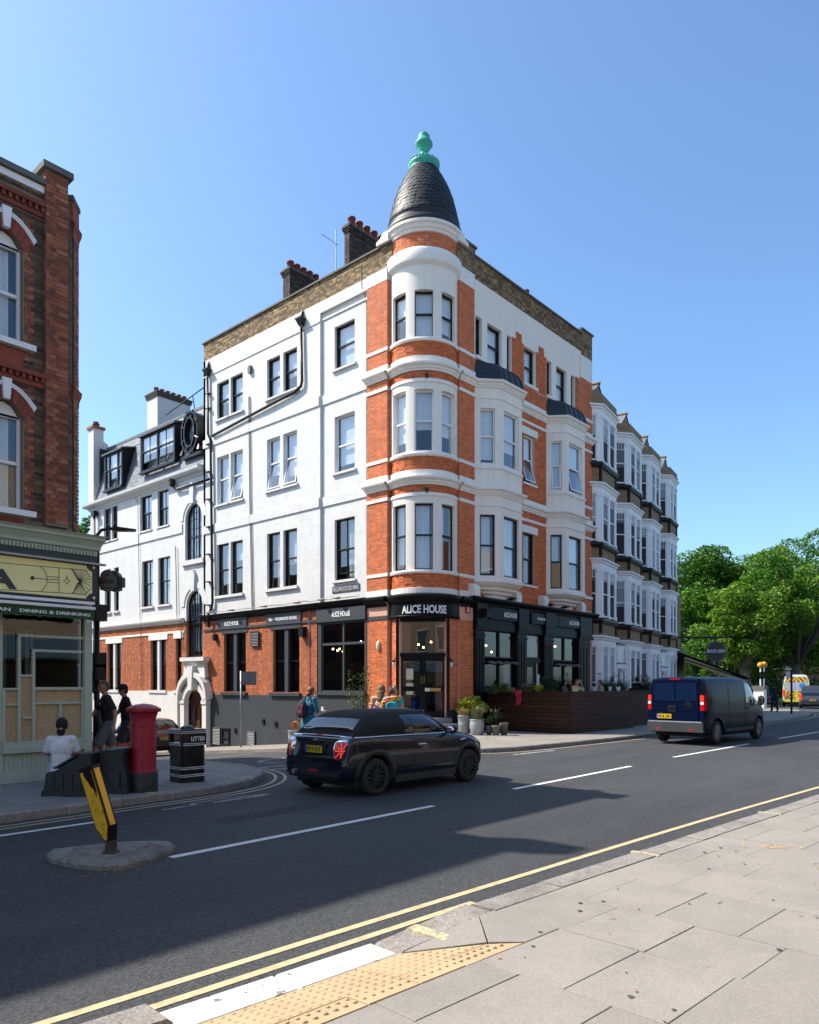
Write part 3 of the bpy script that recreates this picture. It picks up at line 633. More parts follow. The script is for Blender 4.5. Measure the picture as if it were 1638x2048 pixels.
# parapets in yellow stock brick
for nm, fr, a0, a1 in (('parapet', LF, PY0-.2, 14.06), ('parapet', RF, PX0-.1, 11.0)):
    b = MB().box(a0, a1, -0.33, -0.012, PARB, PART, fr).obj(nm, stock_mortar if fr is LF else dark_mortar, pub)
    bricks(fr, a0, a1, PARB+0.005, PART, d=-0.012).obj('brick', stock_brick if fr is LF else dark_stock if False else stock_brick, b, 'stuff')
    c = MB(); c.box(a0, a1+.06, -0.38, 0.06, PART, PART+0.07, fr); c.box(a0+.01, a1+.05, -.34, .03, PART+.07, PART+.10, fr); c.obj('coping', coping, b)
pb = MB().box(11.0, 12.02, -0.33, 0.03, 17.1, 18.34, RF).obj('parapet', stock_mortar, pub)
bricks(RF, 11.0, 12.02, 17.1, 18.34, d=0.03).obj('brick', stock_brick, pb, 'stuff'); MB().box(10.95, 12.08, -.38, .09, 18.34, 18.42, RF).obj('coping', coping, pb)
pb = MB().box(PX0-.1, 2.75, -0.33, 0.03, 17.45, 18.42, RF).obj('parapet', stock_mortar, pub)
bricks(RF, PX0-.1, 2.75, 17.45, 18.42, d=0.03).obj('brick', stock_brick, pb, 'stuff'); MB().box(PX0-.15, 2.81, -.38, .09, 18.42, 18.50, RF).obj('coping', coping, pb)

# ---- turret and the brick piers either side of it
hw = 0.265; cen = [TR*(TF+q-TH0) for q in (-R(45), 0, R(44.5))]
for (z0, z1), (w0, w1) in zip(((5.88, 8.72), (10.1, 12.8), (14.25, 17.1)), (F1, F2, F3)):
    wall(None, 0, TA, z0, z1, [(c-TR*hw, c+TR*hw, w0, w1) for c in cen], 0.26, 0, None, tmap, 40).obj('turret_wall', cream, pub)
core = MB().lathe([(TR-0.02, 5.1), (TR-0.02, 5.9)], (*TC, 0), 48, TH0, TH1, False); core.lathe([(TR-.02, 8.7), (TR-.02, 10.12)], (*TC, 0), 48, TH0, TH1, False); core.lathe([(TR-.02, 12.78), (TR-.02, 14.27)], (*TC, 0), 48, TH0, TH1, False)
core.lathe([(TR-.0, 17.0), (TR-.0, 18.25)], (*TC, 0), 48); core.obj('turret_bed', red_mortar, pub, smooth=True)
tb = MB()
for z0, z1 in ((5.36, 5.88), (8.8, 9.07), (9.61, 10.1), (12.9, 13.17), (13.73, 14.25)): bricks(None, 0, TA, z0, z1, d=-0.02, mb=tb, map_=tmap, proud=.022)
bricks(None, 0, 2*math.pi*TR, 17.64, 18.2, d=0, mb=tb, map_=lambda a, d, z: (TC[0]+(TR+d)*math.cos(a/TR), TC[1]+(TR+d)*math.sin(a/TR), z))
tb.obj('brick', red_brick, pub, 'stuff')
for i, c in enumerate(cen):
    t = TH0+c/TR; n = (math.cos(t), math.sin(t), 0); fr = Fr((TC[0]+TR*n[0], TC[1]+TR*n[1], 0), (-n[1], n[0], 0), n); w = TR*math.sin(hw)
    window(pub, fr, -w, w, *F1, d=-0.17, cover=net, cover_h=1, side=(0, .85) if i == 1 else (0, .5), rail=.53)
    window(pub, fr, -w, w, *F2, d=-0.17, fm=white_frame, cover=net if i == 1 else blind, cover_h=(.8, .62, .7)[i], rail=.5)
    window(pub, fr, -w, w, *F3, d=-0.17, cover=blind, cover_h=(.5, .98, .8)[i], rail=.51)
def sweep_part(prof, path, m, name): return MB().sweep(prof, path).obj(name, m, pub)
for zc in (9.07, 13.17):
    sweep_part([(0, zc), (0.05, zc), (0.06, zc+.05), (0.10, zc+.09), (0.12, zc+.15), (0.19, zc+.19), (0.21, zc+.24), (0.21, zc+.27), (0, zc+.32)], course, trimw, 'cornice')
    sweep_part([(0, zc+.29), (0.035, zc+.29), (0.035, zc+.54), (0, zc+.54)], course, trimw, 'plaster_band')
    sweep_part([(0, zc-.40), (0.04, zc-.40), (0.04, zc-.28), (0, zc-.27)], course, trimw, 'string_course')
for zs in (5.88, 10.12, 14.25): sweep_part([(0, zs-.005), (0.05, zs-.005), (0.075, zs+.06), (0.06, zs+.12), (-.2, zs+.13)], arc_path(), trimw, 'sill_band')
for zs in (5.88, 10.12, 14.25):
    sweep_part([(0, zs-.005), (.035, zs-.005), (.035, zs+.11), (0, zs+.12)], course[:2], trimw, 'sill_band'); sweep_part([(0, zs-.005), (.035, zs-.005), (.035, zs+.11), (0, zs+.12)], course[-2:], trimw, 'sill_band')
sweep_part([(0, 5.1), (0.04, 5.1), (0.04, 5.36), (0, 5.37)], course, trimw, 'plaster_band')
MB().lathe([(TR, 16.98), (TR+.02, 17.02), (TR+.13, 17.10), (TR+.14, 17.14), (TR+.14, 17.5), (TR+.11, 17.56), (TR+.02, 17.64), (TR, 17.65)], (*TC, 0), 56, R(140), R(300), False).obj('turret_band', trimw, pub, smooth=True)
MB().lathe([(TR, 18.16), (TR+.05, 18.18), (TR+.06, 18.26), (TR+.11, 18.30), (TR+.13, 18.40), (TR+.20, 18.46), (TR+.20, 18.56), (TR-.1, 18.60)], (*TC, 0), 64).obj('turret_cornice', trimw, pub, smooth=False)
# pilaster strips hugging the turret and the brick piers
pm = MB(); pbk = MB()
pm.box(PY0, PY1, -0.4, 0.03, 0.0, TOPB, LF); pm.box(PX0, PX1, -0.4, 0.03, 0.0, TOPB, RF); pm.obj('pier', red_mortar, pub)
bands = [(5.1, 5.36), (5.87, 6.0), (8.67, 8.8), (9.07, 9.62), (10.11, 10.24), (12.77, 12.9), (13.17, 13.72), (14.24, 14.37), (4.3, 5.2)]
hl = [(0, 9, a, b) for a, b in bands]
bricks(LF, PY0, PY1, 0.9, TOPB-.02, hl, d=0.03, mb=pbk); bricks(RF, PX0, PX1, 0.9, TOPB-.02, hl, d=0.03, mb=pbk)
ef = Fr((0, PY0, 0), (1, 0, 0), (0, -1, 0)); bricks(ef, -0.03, 0.3, 5.2, TOPB-.02, hl, d=0.0, mb=pbk)
ef = Fr((PX0, 0, 0), (0, 1, 0), (-1, 0, 0)); bricks(ef, -0.03, 0.3, 5.2, TOPB-.02, hl, d=0.0, mb=pbk)
pbk.obj('brick', red_brick, pub, 'stuff')
MB().box(PY0, PY1, -0.3, 0.045, TOPB-.02, PARB, LF).obj('wall_head', stucco, pub); MB().box(PX0, PX1+.0, -0.3, 0.045, TOPB-.02, PARB+.1, RF).obj('wall_head', trimw, pub)
# cone with fish-scale slates
cone = [(1.44, 18.58), (1.47, 18.66), (1.44, 18.78), (1.37, 18.84), (1.33, 18.9), (1.33, 19.05), (1.36, 19.08), (1.335, 19.12), (1.30, 19.25), (1.225, 19.67), (1.12, 20.12), (0.98, 20.56), (0.80, 21.0), (0.63, 21.35), (0.50, 21.6)]
cone = [(r, z if z < 19.1 else 19.1+(z-19.1)*.875) for r, z in cone]
cn = MB().lathe(cone, (*TC, 0), 64).obj('cone_roof', cone_slate, pub, smooth=True)
def cone_r(z):
    for (r0, z0), (r1, z1) in zip(cone[7:], cone[8:]):
        if z0 <= z <= z1: return r0+(r1-r0)*(z-z0)/(z1-z0)
    return 0.5
sc = MB(); z = 19.14; row = 0
while z < 21.2:
    big = z < 20.85; h = 0.17 if big else 0.12; r = cone_r(z); n = int(2*math.pi*r/(0.19 if big else 0.13)); rt = 0
    for k in range(n):
        t0 = 2*math.pi*(k+0.5*(row % 2))/n; w = math.pi/n*0.97; lift = 0.010*random.uniform(.5, 2.0); t0 += random.uniform(-.02, .02); v = []
        for u, q in ((-1, .35), (-.75, .1), (-.3, 0), (.3, 0), (.75, .1), (1, .35), (1, 1.25), (-1, 1.25)):
            zz = z+h*q; rr = (cone_r(min(zz, 21.28)))+lift*(1.25-q)/1.25+.004; v.append((TC[0]+rr*math.cos(t0+u*w), TC[1]+rr*math.sin(t0+u*w), zz))
        sc.add(v, [tuple(range(8))])
    z += h*0.85; row += 1
sc.obj('fish_scale_slate', cone_slate, cn, 'stuff')
fin = [(.48, 21.10), (.55, 21.13), (.57, 21.22), (.53, 21.27), (.58, 21.33), (.60, 21.43), (.54, 21.51), (.40, 21.56), (.20, 21.60), (.14, 21.66), (.13, 21.76), (.17, 21.81), (.17, 21.85), (.13, 21.90), (.15, 21.95), (.22, 22.06), (.25, 22.15), (.33, 22.22), (.33, 22.28), (.28, 22.31), (.26, 22.40), (.20, 22.50), (.22, 22.55), (.16, 22.64), (.08, 22.70), (0, 22.72)]
fo = MB().lathe(fin, (*TC, 0), 40).obj('finial', verdigris, pub, smooth=True)
eg = MB()
for k in range(30): t = 2*math.pi*k/30; eg.ball((TC[0]+.565*math.cos(t), TC[1]+.565*math.sin(t), 21.49), (.05, .05, .035), 6, 5)
eg.obj('finial_beading', verdigris, fo, smooth=True); MB().lathe([(.06, 22.69), (.03, 22.75), (.0, 22.80)], (*TC, 0), 10).obj('finial_tip', lead, fo)
# scroll brackets where the turret cornice meets the parapets
for sx, fr in ((PY0+.1, LF), (PX0+.05, RF)):
    MB().prism([(sx-.25, 18.2), (sx+.35, 18.2), (sx+.33, 18.32), (sx+.15, 18.38), (sx, 18.55), (sx-.25, 18.56)], -.25, .16, fr).obj('scroll_bracket', trimw, pub)

# ---- main-road front (plane y = 0)
B1 = (2.71, 3.47, 4.97, 5.72, 0.68); B2 = (7.92, 8.42, 10.10, 10.62, 0.68)
TW = [(2.80, 3.22, 0), (3.58, 4.56, 1), (4.92, 5.24, 0), (6.19, 7.06, 1), (7.97, 8.38, 0), (8.77, 9.68, 1), (10.06, 10.42, 0)]
w3 = (14.42, 15.95)
MW = (6.14, 7.02)
wr = wall(RF, PX1, 11.96, 14.28, PARB, [(a0, a1, *w3) for a0, a1, _ in TW], 0.24)
wr.obj('wall', cream, pub)
wm = wall(RF, PX1, 11.96, 5.0, 14.28, [(*MW, 6.05, 8.2), (*MW, 10.3, 12.3), (3.0, 5.4, 5.6, 13.2), (8.2, 10.3, 5.6, 13.2)], 0.2, -0.006); wm.obj('wall', red_mortar, pub)
rb = MB(); hs = [(*MW, 6.05, 8.2), (*MW, 10.3, 12.3), (B1[0], B1[3], 5.6, 13.4), (B2[0], B2[3], 5.6, 13.4), (MW[0]-.2, MW[1]+.2, 12.3, 12.62), (MW[0]-.2, MW[1]+.2, 8.2, 8.5), (2, 12, 9.05, 9.62), (2, 12, 13.15, 13.7)]
bricks(RF, PX1, 11.96, 5.1, 14.27, hs, d=-0.006, mb=rb, proud=.012)
for x0, x1, z1 in ((5.26, 6.17, 16.0), (5.55, 6.0, 16.32), (7.08, 7.95, 16.0), (7.3, 7.75, 16.32), (10.44, 10.84, 16.0)):
    bricks(RF, x0, x1, 14.30, z1, d=0.003, mb=rb, proud=.014)
rb.obj('brick', red_brick, pub, 'stuff')
pr = MB().box(10.86, 11.96, -.3, .05, 0.0, 16.1, RF).obj('pier', red_mortar, pub); bricks(RF, 10.86, 11.96, 5.2, 16.1, [(0, 20, a, b) for a, b in bands], d=.05).obj('brick', red_brick, pr, 'stuff')
MB().box(10.86, 11.97, -.3, .06, 16.1, 17.14, RF).obj('wall_head', trimw, pub)
for a0, a1, wide in TW: window(pub, RF, a0, a1, *w3, d=-.16, cover=blind if wide else net, cover_h=.95 if wide else 1, side=None if wide else (0, .5))
for a0, a1 in ((2.75, 5.3), (6.1, 7.15), (7.92, 10.5)): MB().box(a0, a1, -.1, .10, 14.29, 14.41, RF).obj('sill', trimw, pub)
window(pub, RF, *MW, 6.05, 8.2, cover=net, side=(0, .5), sill=trimw); window(pub, RF, *MW, 10.3, 12.3, fm=white_frame, cover=blind, cover_h=.45, tilt=.25, sill=trimw)
for z0 in (8.2, 12.3): MB().box(MW[0]-.15, MW[1]+.18, -.02, .035, z0, z0+.30, RF).obj('lintel', trimw, pub)
flat = [(5.72, 0, 0, -1), (7.92, 0, 0, -1)]; flat2 = [(10.62, 0, 0, -1), (10.84, 0, 0, -1), ]; endp = [(10.86, -.05, -.4, -1), (11.96, -.05, 1, -1)]
corn = lambda zc: [(0, zc), (0.05, zc), (0.06, zc+.05), (0.10, zc+.09), (0.12, zc+.15), (0.19, zc+.19), (0.21, zc+.24), (0.21, zc+.27), (0, zc+.32)]
def bay_path(b):
    x0, x1, x2, x3, p = b; s = math.hypot(x1-x0, p); nl = (-p/s, -(x1-x0)/s); s2 = math.hypot(x3-x2, p); nr = (p/s2, -(x3-x2)/s2)
    f = lambda n: ((n[0])/(1-n[1])*1.0, -1.0)
    return [(x0, 0, nl[0]/max(.5, -nl[1]+.5), nl[1]), (x1, -p, nl[0]/(1-nl[1])*1.0, -1), (x2, -p, nr[0]/(1-nr[1]), -1), (x3, 0, nr[0]/max(.5, -nr[1]+.5), nr[1])]
for zc in (9.07, 13.17):
    for pth in (flat, endp): sweep_part(corn(zc), pth, trimw, 'cornice'); sweep_part([(0, zc+.29), (.035, zc+.29), (.035, zc+.5), (0, zc+.5)], pth, trimw, 'plaster_band'); sweep_part([(0, zc-.4), (.03, zc-.4), (.03, zc-.29), (0, zc-.28)], pth, trimw, 'string_course')
for zs in (5.88, 10.12): sweep_part([(0, zs), (.035, zs), (.035, zs+.11), (0, zs+.12)], endp, trimw, 'sill_band')
sweep_part([(0, 14.2), (.035, 14.2), (.035, 14.3), (0, 14.31)], endp, trimw, 'sill_band')
def bay(b):
    x0, x1, x2, x3, p = b
    bo = MB(); faces = []
    for (ax, ay), (bx, by) in (((x0, 0), (x1, -p)), ((x1, -p), (x2, -p)), ((x2, -p), (x3, 0))):
        L = math.hypot(bx-ax, by-ay); t = ((bx-ax)/L, (by-ay)/L, 0); fr = Fr((ax, ay, 0), t, (t[1], -t[0], 0)); faces.append((fr, L))
    for i, (fr, L) in enumerate(faces):
        m_ = (L*0.22, L*0.80) if i != 1 else (L*0.16, L*0.86)
        hl = [(m_[0], m_[1], 6.02, 8.35), (m_[0], m_[1], 10.28, 12.4)]; wall(fr, 0, L, 5.85, 13.2, hl, .22, 0, bo)
    r = bo.obj('bay', cream, pub)
    for i, (fr, L) in enumerate(faces):
        m_ = (L*0.22, L*0.80) if i != 1 else (L*0.16, L*0.86)
        big = b is B2
        window(pub, fr, m_[0], m_[1], 6.02, 8.35, d=-.12, cover=net if not big else blind, cover_h=.95 if not big else .5, side=(0, .8) if i == 0 else (0, .9))
        window(pub, fr, m_[0], m_[1], 10.28, 12.4, d=-.12, fm=white_frame, cover=blind, cover_h=(.98 if i == 0 else .45) if big else (.9 if i == 0 else .7), tilt=.22 if big else 0)
    pth = bay_path(b)
    for zc in (9.07, 13.17):
        MB().sweep(corn(zc), pth).obj('cornice', trimw, r); MB().sweep([(0, zc-.42), (.03, zc-.42), (.04, zc-.36), (0, zc-.34)], pth).obj('string_course', trimw, r)
    MB().sweep([(0, 10.08), (.05, 10.08), (.06, 10.16), (0, 10.2)], pth).obj('sill_band', trimw, r)
    MB().sweep([(-.62, 5.2), (-.5, 5.22), (-.46, 5.34), (-.36, 5.38), (-.33, 5.46), (-.22, 5.52), (-.20, 5.6), (-.06, 5.68), (0.0, 5.74), (.05, 5.78), (.06, 5.88), (.02, 5.93), (0, 5.94)], pth).obj('corbel', trimw, r)
    dm = MB(); rows = 8; out = [(x0+.02, 0), (x1, -p), (x2, -p), (x3-.02, 0)]; mid = (x0+x3)/2; vs = []
    for k in range(rows+1):
        t = math.pi/2*k/rows; f = math.cos(t)**.8; zz = 13.48+.80*math.sin(t); sx = .80+.20*f
        for (x, y) in out: vs.append((mid+(x-mid)*sx*1.04, (y*1.1)*f-.02, zz))
    fs = [(k*4+q, k*4+q+1, (k+1)*4+q+1, (k+1)*4+q) for k in range(rows) for q in range(3)]; dm.add(vs, fs)
    d_ = dm.obj('bay_roof', mat('lead_black', (0.012, 0.013, 0.016), .45, .15, 3), r, smooth=False)
    rb_ = MB()
    for fq in (.15, .4, .65, .9):
        pts = []
        for k in range(rows+1):
            a = Vector(vs[k*4+1]); c = Vector(vs[k*4+2]); q = a+(c-a)*fq; pts.append((q.x, q.y-.01, q.z+.01))
        rb_.tube(pts, .018, 5)
    rb_.obj('roof_roll', MATS['lead_black'], r)
bay(B1); bay(B2)
for px in (950, 1035, 1090, 1165):         # scroll consoles over the black cornice
    x = hy(px, 1200, -.35)[0]
    MB().prism([(-.02, 5.2), (.33, 5.2), (.34, 5.45), (.30, 5.58), (.18, 5.66), (-.02, 5.66)], x, x+.36, Fr((0, 0, 0), (0, -1, 0), (1, 0, 0))).obj('console', trimw, pub)

# ---- ground floor, side street
gw = [(hx(448, 1)[0], hx(492, 1)[0]), (hx(546, 1)[0], hx(599, 1)[0])]; gw = [(min(a), max(a)) for a in gw]
gz0, gz1 = 1.52, 4.22
g0 = wall(LF, 5.85, 14.06, 1.38, 5.0, [(a, b, gz0, gz1) for a, b in gw], .22, -.006).obj('wall', orange_mortar, pub)
bricks(LF, 5.85, 14.06, 1.40, 4.92, [(a, b, gz0, gz1) for a, b in gw], d=-.006, proud=.011).obj('brick', orange_brick, g0, 'stuff')
MB().box(PY1+.0, 14.06, -.3, .04, -2.6, 1.40, LF).obj('plinth', slate_grey, pub)
MB().box(5.9, 14.0, 0, .05, 4.40, 4.50, LF).obj('string_course', slate_grey, pub)
for (a, b), (s0, s1), txt in zip(gw, ((437, 495), (534.6, 603.4)), ('ALICE HOUSE', 'NEIGHBOURHOOD SOCIAL')):
    m_ = (a+b)/2; MB().box(m_-.12, m_+.12, -.2, -.02, gz0, gz1, LF).obj('mullion', slate_grey, pub)
    window(pub, LF, a, m_-.12, gz0, gz1, d=-.15, gm=dark_glass, rail=.5); window(pub, LF, m_+.12, b, gz0, gz1, d=-.15, gm=dark_glass, rail=.5)
    MB().box(a-.15, b+.15, -.05, .03, gz1, gz1+.19, LF).obj('lintel', slate_grey, pub); MB().box(a-.12, b+.12, -.1, .14, gz0-.13, gz0, LF).obj('sill', slate_grey, pub)
    q0, q1 = hx(s1)[0], hx(s0)[0]; bd = MB().box(q0, q1, 0, .07, 4.42, 4.90, LF).obj('sign_board', slate_grey, pub)
    text(txt, (-.078, (q0+q1)/2, 4.66), (0, -1, 0), (-1, 0, 0), .19 if 'A' == txt[0] else .13, white_text, bd, width=(q1-q0)*(.5 if txt[0] == 'A' else .82), bold=.004)
MB().sweep([(0, 4.88), (.08, 4.90), (.10, 4.96), (.20, 5.02), (.24, 5.10), (.24, 5.15), (0, 5.19)], [(0, 14.1, -1, 0), (0, 5.8, -1, 0), (0, 3.0, -1, 0)]).obj('cornice', pub_black, pub)
def louvre(px0, px1, z0, z1, m, name='vent'):
    a0, a1 = hx(px1)[0], hx(px0)[0]; v = MB().box(a0, a1, .04, .06, z0, z1, LF).obj(name, black_paint, pub); n = max(4, int((z1-z0)/.07)); s = MB()
    for k in range(n): zz = z0+.03+(z1-z0-.06)*k/n; s.add([LF.P(a0+.03, .06, zz+.045), LF.P(a1-.03, .06, zz+.045), LF.P(a1-.03, .10, zz), LF.P(a0+.03, .10, zz), LF.P(a0+.03, .06, zz+.03), LF.P(a1-.03, .06, zz+.03), LF.P(a1-.03, .10, zz-.012), LF.P(a0+.03, .10, zz-.012)], [(0, 1, 2, 3), (4, 5, 6, 7), (2, 3, 7, 6)])
    s.box(a0, a0+.03, .06, .1, z0, z1, LF); s.box(a1-.03, a1, .06, .1, z0, z1, LF); s.box(a0+.03, a1-.03, .06, .1, z1-.03, z1, LF); s.obj('louvre', m, v)
louvre(504, 520, 3.55, 4.22, slate_grey); louvre(428, 443, hx(435, 1489)[1], hx(435, 1455)[1], lead); louvre(497, 512, hx(505, 1490)[1], hx(505, 1462)[1], lead)
a0, a1 = hx(461)[0], hx(446)[0]; window(pub, LF, a0, a1, hx(453, 1490)[1], hx(453, 1456)[1], d=.07, fm=black_frame, rail=0.4)
for px, py in ((529, 1443), (554, 1448), (473, 1461)):
    y, z = hx(px, py); MB().box(y-.07, y+.07, .04, .09, z-.11, z+.11, LF).obj('air_brick', black_paint, pub)
y, z = hx(609, 1264); MB().prism([(0, -.22), (.22, -.2), (.22, .2), (0, .22)], y-.13, y+.13, Fr((0, 0, z), (-1, 0, 0), (0, 1, 0))).obj('loudspeaker', black_paint, pub)
y, z = hx(433, 1275); MB().prism([(0, -.16), (.16, -.14), (.18, .12), (0, .16)], y-.09, y+.09, Fr((0, 0, z), (-1, 0, 0), (0, 1, 0))).obj('security_lamp', black_paint, pub)
y = hx(619.5)[0]; MB().tube([(-.04, y, 1.4), (-.04, y, 4.95)], .018, 6).obj('conduit', metal_grey, pub)
# downpipes
iron = black_paint
def lp(px, py, d=.10): y, z = hx(px, py, -d); return (-d, y, z)
def pipe(pts, r=.06, name='downpipe'):
    o_ = MB().tube(pts, r, 10).obj(name, iron, pub, smooth=True); return o_
p1 = pipe([lp(602, 655), lp(604, 762), lp(602, 772), lp(590, 783), lp(424, 872)]); p2 = pipe([lp(414.6, 755), lp(416, 868), lp(421, 880), lp(422.5, 1000), lp(425, 1205), lp(423, 1216), lp(417, 1228, .16), lp(418, 1255, .16)])
for (px, py), pp in (((602, 646), p1), ((414.6, 747), p2)):
    y, z = hx(px, py, -.12); h = MB(); h.add([(-.02, y-.17, z+.13), (-.28, y-.17, z+.13), (-.28, y+.17, z+.13), (-.02, y+.17, z+.13), (-.03, y-.08, z-.12), (-.18, y-.08, z-.12), (-.18, y+.08, z-.12), (-.03, y+.08, z-.12)], [(0, 1, 2, 3), (4, 7, 6, 5), (0, 4, 5, 1), (1, 5, 6, 2), (2, 6, 7, 3), (3, 7, 4, 0)])
    h.box(y-.19, y+.19, .01, .30, z+.13, z+.19, LF); h.tube([(-.10, y, z+.15), (-.06, y, z+.42), (-.03, y, z+.62)], [.07, .06, .01], 6); h.obj('hopper', iron, pp)
for z in (15.6, 14.9, 13.2, 11.9, 10.6, 9.3, 8.0, 6.7, 5.6): MB().box(hx(420)[0]-.12, hx(420)[0]+.12, .02, .17, z, z+.05, LF).obj('pipe_bracket', iron, p2)
cb = MB(); cb.tube([lp(497.6, 795, .03), lp(499.5, 1000, .03), lp(504, 1218, .03)], .02, 5); cb.tube([lp(500.2, 797, .03), lp(502.5, 1000, .03), lp(507, 1218, .03)], .016, 5); cb.tube([lp(497.6, 795, .03), lp(499, 793, .03), lp(500.2, 797, .03)], .016, 5); cb.obj('cable', mat('cable_grey', (.10, .10, .10), .6), pub)
cb = MB(); cb.tube([lp(733, 600, -.05), lp(733, 1000, -.06), lp(734, 1185, -.06)], .014, 5); cb.tube([(.0, 3.35, 17.9), (.0, 3.3, 17.0), (.08, 3.25, 16.9), (.08, 3.12, 16.2), (.08, 3.06, 6)], .018, 5); cb.obj('cable', mat('cable_green', (.16, .22, .18), .6), pub)
wire = MB()
pts = [(-.27, 14, 5.2)]+[(-.27+random.uniform(-.03, .02), 14-.4*k, 5.215+random.uniform(-.02, .04)) for k in range(1, 28)]; wire.tube(pts, .012, 4); wire.tube([(p[0]+.03, p[1], p[2]+.02+random.uniform(-.02, .02)) for p in pts], .01, 4); wire.obj('cable', MATS['cable_grey'], pub)
for yy in (13.0, 11.3, 8.9, 6.7, 5.2, 4.3):
    sl = MB().prism([(-.1, 0), (.12, .0), (.14, .05), (-.06, .10)], yy, yy+.22, Fr((-.27, 0, 5.2), (-1, 0, 0), (0, 1, 0))); sl.obj('spotlight', mat('lamp_cream', (.55, .5, .42), .5), pub)
y, z = hx(692, 1177, .1)
ns = MB().box(y-.78, y+.78, .0, .025, z-.13, z+.13, CF).obj('street_name_plate', mat('sign_dark', (.05, .05, .055), .6, .3, 9), pub)
text('INGLEWOOD RD NW6', (.07, y, z), (0, -1, 0), (-1, 0, 0), .17, mat('sign_white_worn', (.55, .53, .5), .7, .2, 9), ns, width=1.46)
y, z = hx(502, 740); MB().box(y-.09, y+.09, 0, .12, z-.16, z+.16, LF).obj('bell_box', MATS['cable_grey'], pub)

# ---- ground floor window bay next to the pier
sy0, sy1 = PY1, 5.83
sf = wall(LF, sy0, sy1, .9, 5.0, [(3.1, 5.58, 1.58, 4.32)], .12, .05); sf.box(sy1-.06, sy1, -.2, .05, -1, 5.0, LF); sf.obj('shopfront', slate_grey, pub)
MB().box(sy0, sy1, -.3, .08, -2.0, 1.45, LF).obj('stall_riser', slate_grey, pub); MB().box(sy0+.02, sy1, .0, .16, 1.45, 1.54, LF).obj('sill', slate_grey, pub)
for q0, q1, zz0, zz1 in ((3.1, 4.32, 3.47, 4.32), (4.32, 5.58, 3.47, 4.32), (3.1, 4.32, 1.58, 3.47), (4.32, 5.58, 1.58, 3.47)): window(pub, LF, q0, q1, zz0, zz1, d=0.0, fm=slate_grey, rail=1, gm=dark_glass, fw=.045)
bd = MB().box(sy0+.02, sy1-.03, .05, .12, 4.36, 4.88, LF).obj('sign_board', slate_grey, pub)
text('ALICE HOUSE', (-.128, hx(686, 1)[0], 4.63), (0, -1, 0), (-1, 0, 0), .21, white_text, bd, width=1.05, bold=.008)
# ---- turret entrance
fcs = [(0, 4.76), (.05, 4.78), (.07, 4.86), (.16, 4.93), (.20, 5.02), (.20, 5.1), (.02, 5.17), (-.2, 5.18)]
pth = [(-.03, PY1, -1, .3), (-.03, PY0, -1, 0)]+arc_path(TR+.02)+[(PX0, -.03, 0, -1), (PX1, -.03, 0, -1)]
MB().sweep(fcs, pth).obj('cornice', pub_black, pub)
fb = MB().lathe([(TR-.2, 4.28), (TR+.10, 4.28), (TR+.12, 4.34), (TR+.07, 4.38), (TR+.07, 4.78)], (*TC, 0), 48, R(146), R(296), False).obj('sign_fascia', pub_black, pub)
def bend(x, y): return x, y
ct = R(221); tm = text_mesh('ALICE HOUSE', .30/.7, .004, .012, 1.62)
co = np.empty(len(tm.vertices)*3); tm.vertices.foreach_get('co', co); co = co.reshape(-1, 3); rr = TR+.078+co[:, 2]; an = ct+co[:, 0]/TR
tm.vertices.foreach_set('co', np.stack([TC[0]+rr*np.cos(an), TC[1]+rr*np.sin(an), 4.58+co[:, 1]], 1).ravel()); tm.materials.append(white_text); tm.update(); link('lettering', tm, fb)
jm = MB(); jb = MB()
tj0, tj1 = R(178), R(258)
jm.lathe([(TR, 0), (TR, 4.3)], (*TC, 0), 8, TH0, tj0, False); jm.lathe([(TR, 0), (TR, 4.3)], (*TC, 0), 8, tj1, TH1, False)
for t in (tj0, tj1):
    c, s = math.cos(t), math.sin(t); jm.quad((TC[0]+TR*c, TC[1]+TR*s, 0), (TC[0]+.7*c, TC[1]+.7*s, 0), (TC[0]+.7*c, TC[1]+.7*s, 4.3), (TC[0]+TR*c, TC[1]+TR*s, 4.3))
jm.obj('door_jamb', red_mortar, pub)
bricks(None, 0, TR*(tj0-TH0), .9, 4.28, d=0, mb=jb, map_=tmap); bricks(None, TR*(tj1-TH0), TA, .9, 4.28, d=0, mb=jb, map_=tmap); jb.obj('brick', red_brick, pub, 'stuff')
MB().sweep([(0, 4.28), (.03, 4.28), (.03, 4.42), (0, 4.42)], [(-.03, PY1, -1, 0), (-.03, PY0, -1, 0)]+arc_path()[:5]).obj('string_course', slate_grey, pub)
MB().sweep([(0, .0), (.05, 0), (.05, .92), (0, .95)], [(-.03, PY1, -1, 0), (-.03, PY0, -1, 0)]+arc_path(t1=tj0, n=5)).obj('plinth', slate_grey, pub)
MB().sweep([(0, .0), (.05, 0), (.05, .92), (0, .95)], arc_path(t0=tj1, n=5)+[(PX0, -.03, 0, -1), (PX1, -.03, 0, -1)]).obj('plinth', slate_grey, pub)
tn = R(218); nn = (math.cos(tn), math.sin(tn), 0); DF = Fr((TC[0]+.92*nn[0], TC[1]+.92*nn[1], 0), (-nn[1], nn[0], 0), nn)
zt = .68; dw = .84
dfm = MB(); dfm.box(-dw-.14, -dw, -.1, .08, zt-.1, 4.3, DF); dfm.box(dw, dw+.14, -.1, .08, zt-.1, 4.3, DF); dfm.box(-dw, dw, -.1, .08, 2.88, 3.02, DF); dfm.box(-dw, dw, -.1, .08, 4.16, 4.3, DF); dfm.box(-dw-.14, dw+.14, -.3, .10, zt-.14, zt, DF); dfm.obj('door_frame', pub_black, pub)
g_ = MB().quad(DF.P(-dw, 0, 3.02), DF.P(dw, 0, 3.02), DF.P(dw, 0, 4.16), DF.P(-dw, 0, 4.16)).obj('fanlight', dark_glass, pub)
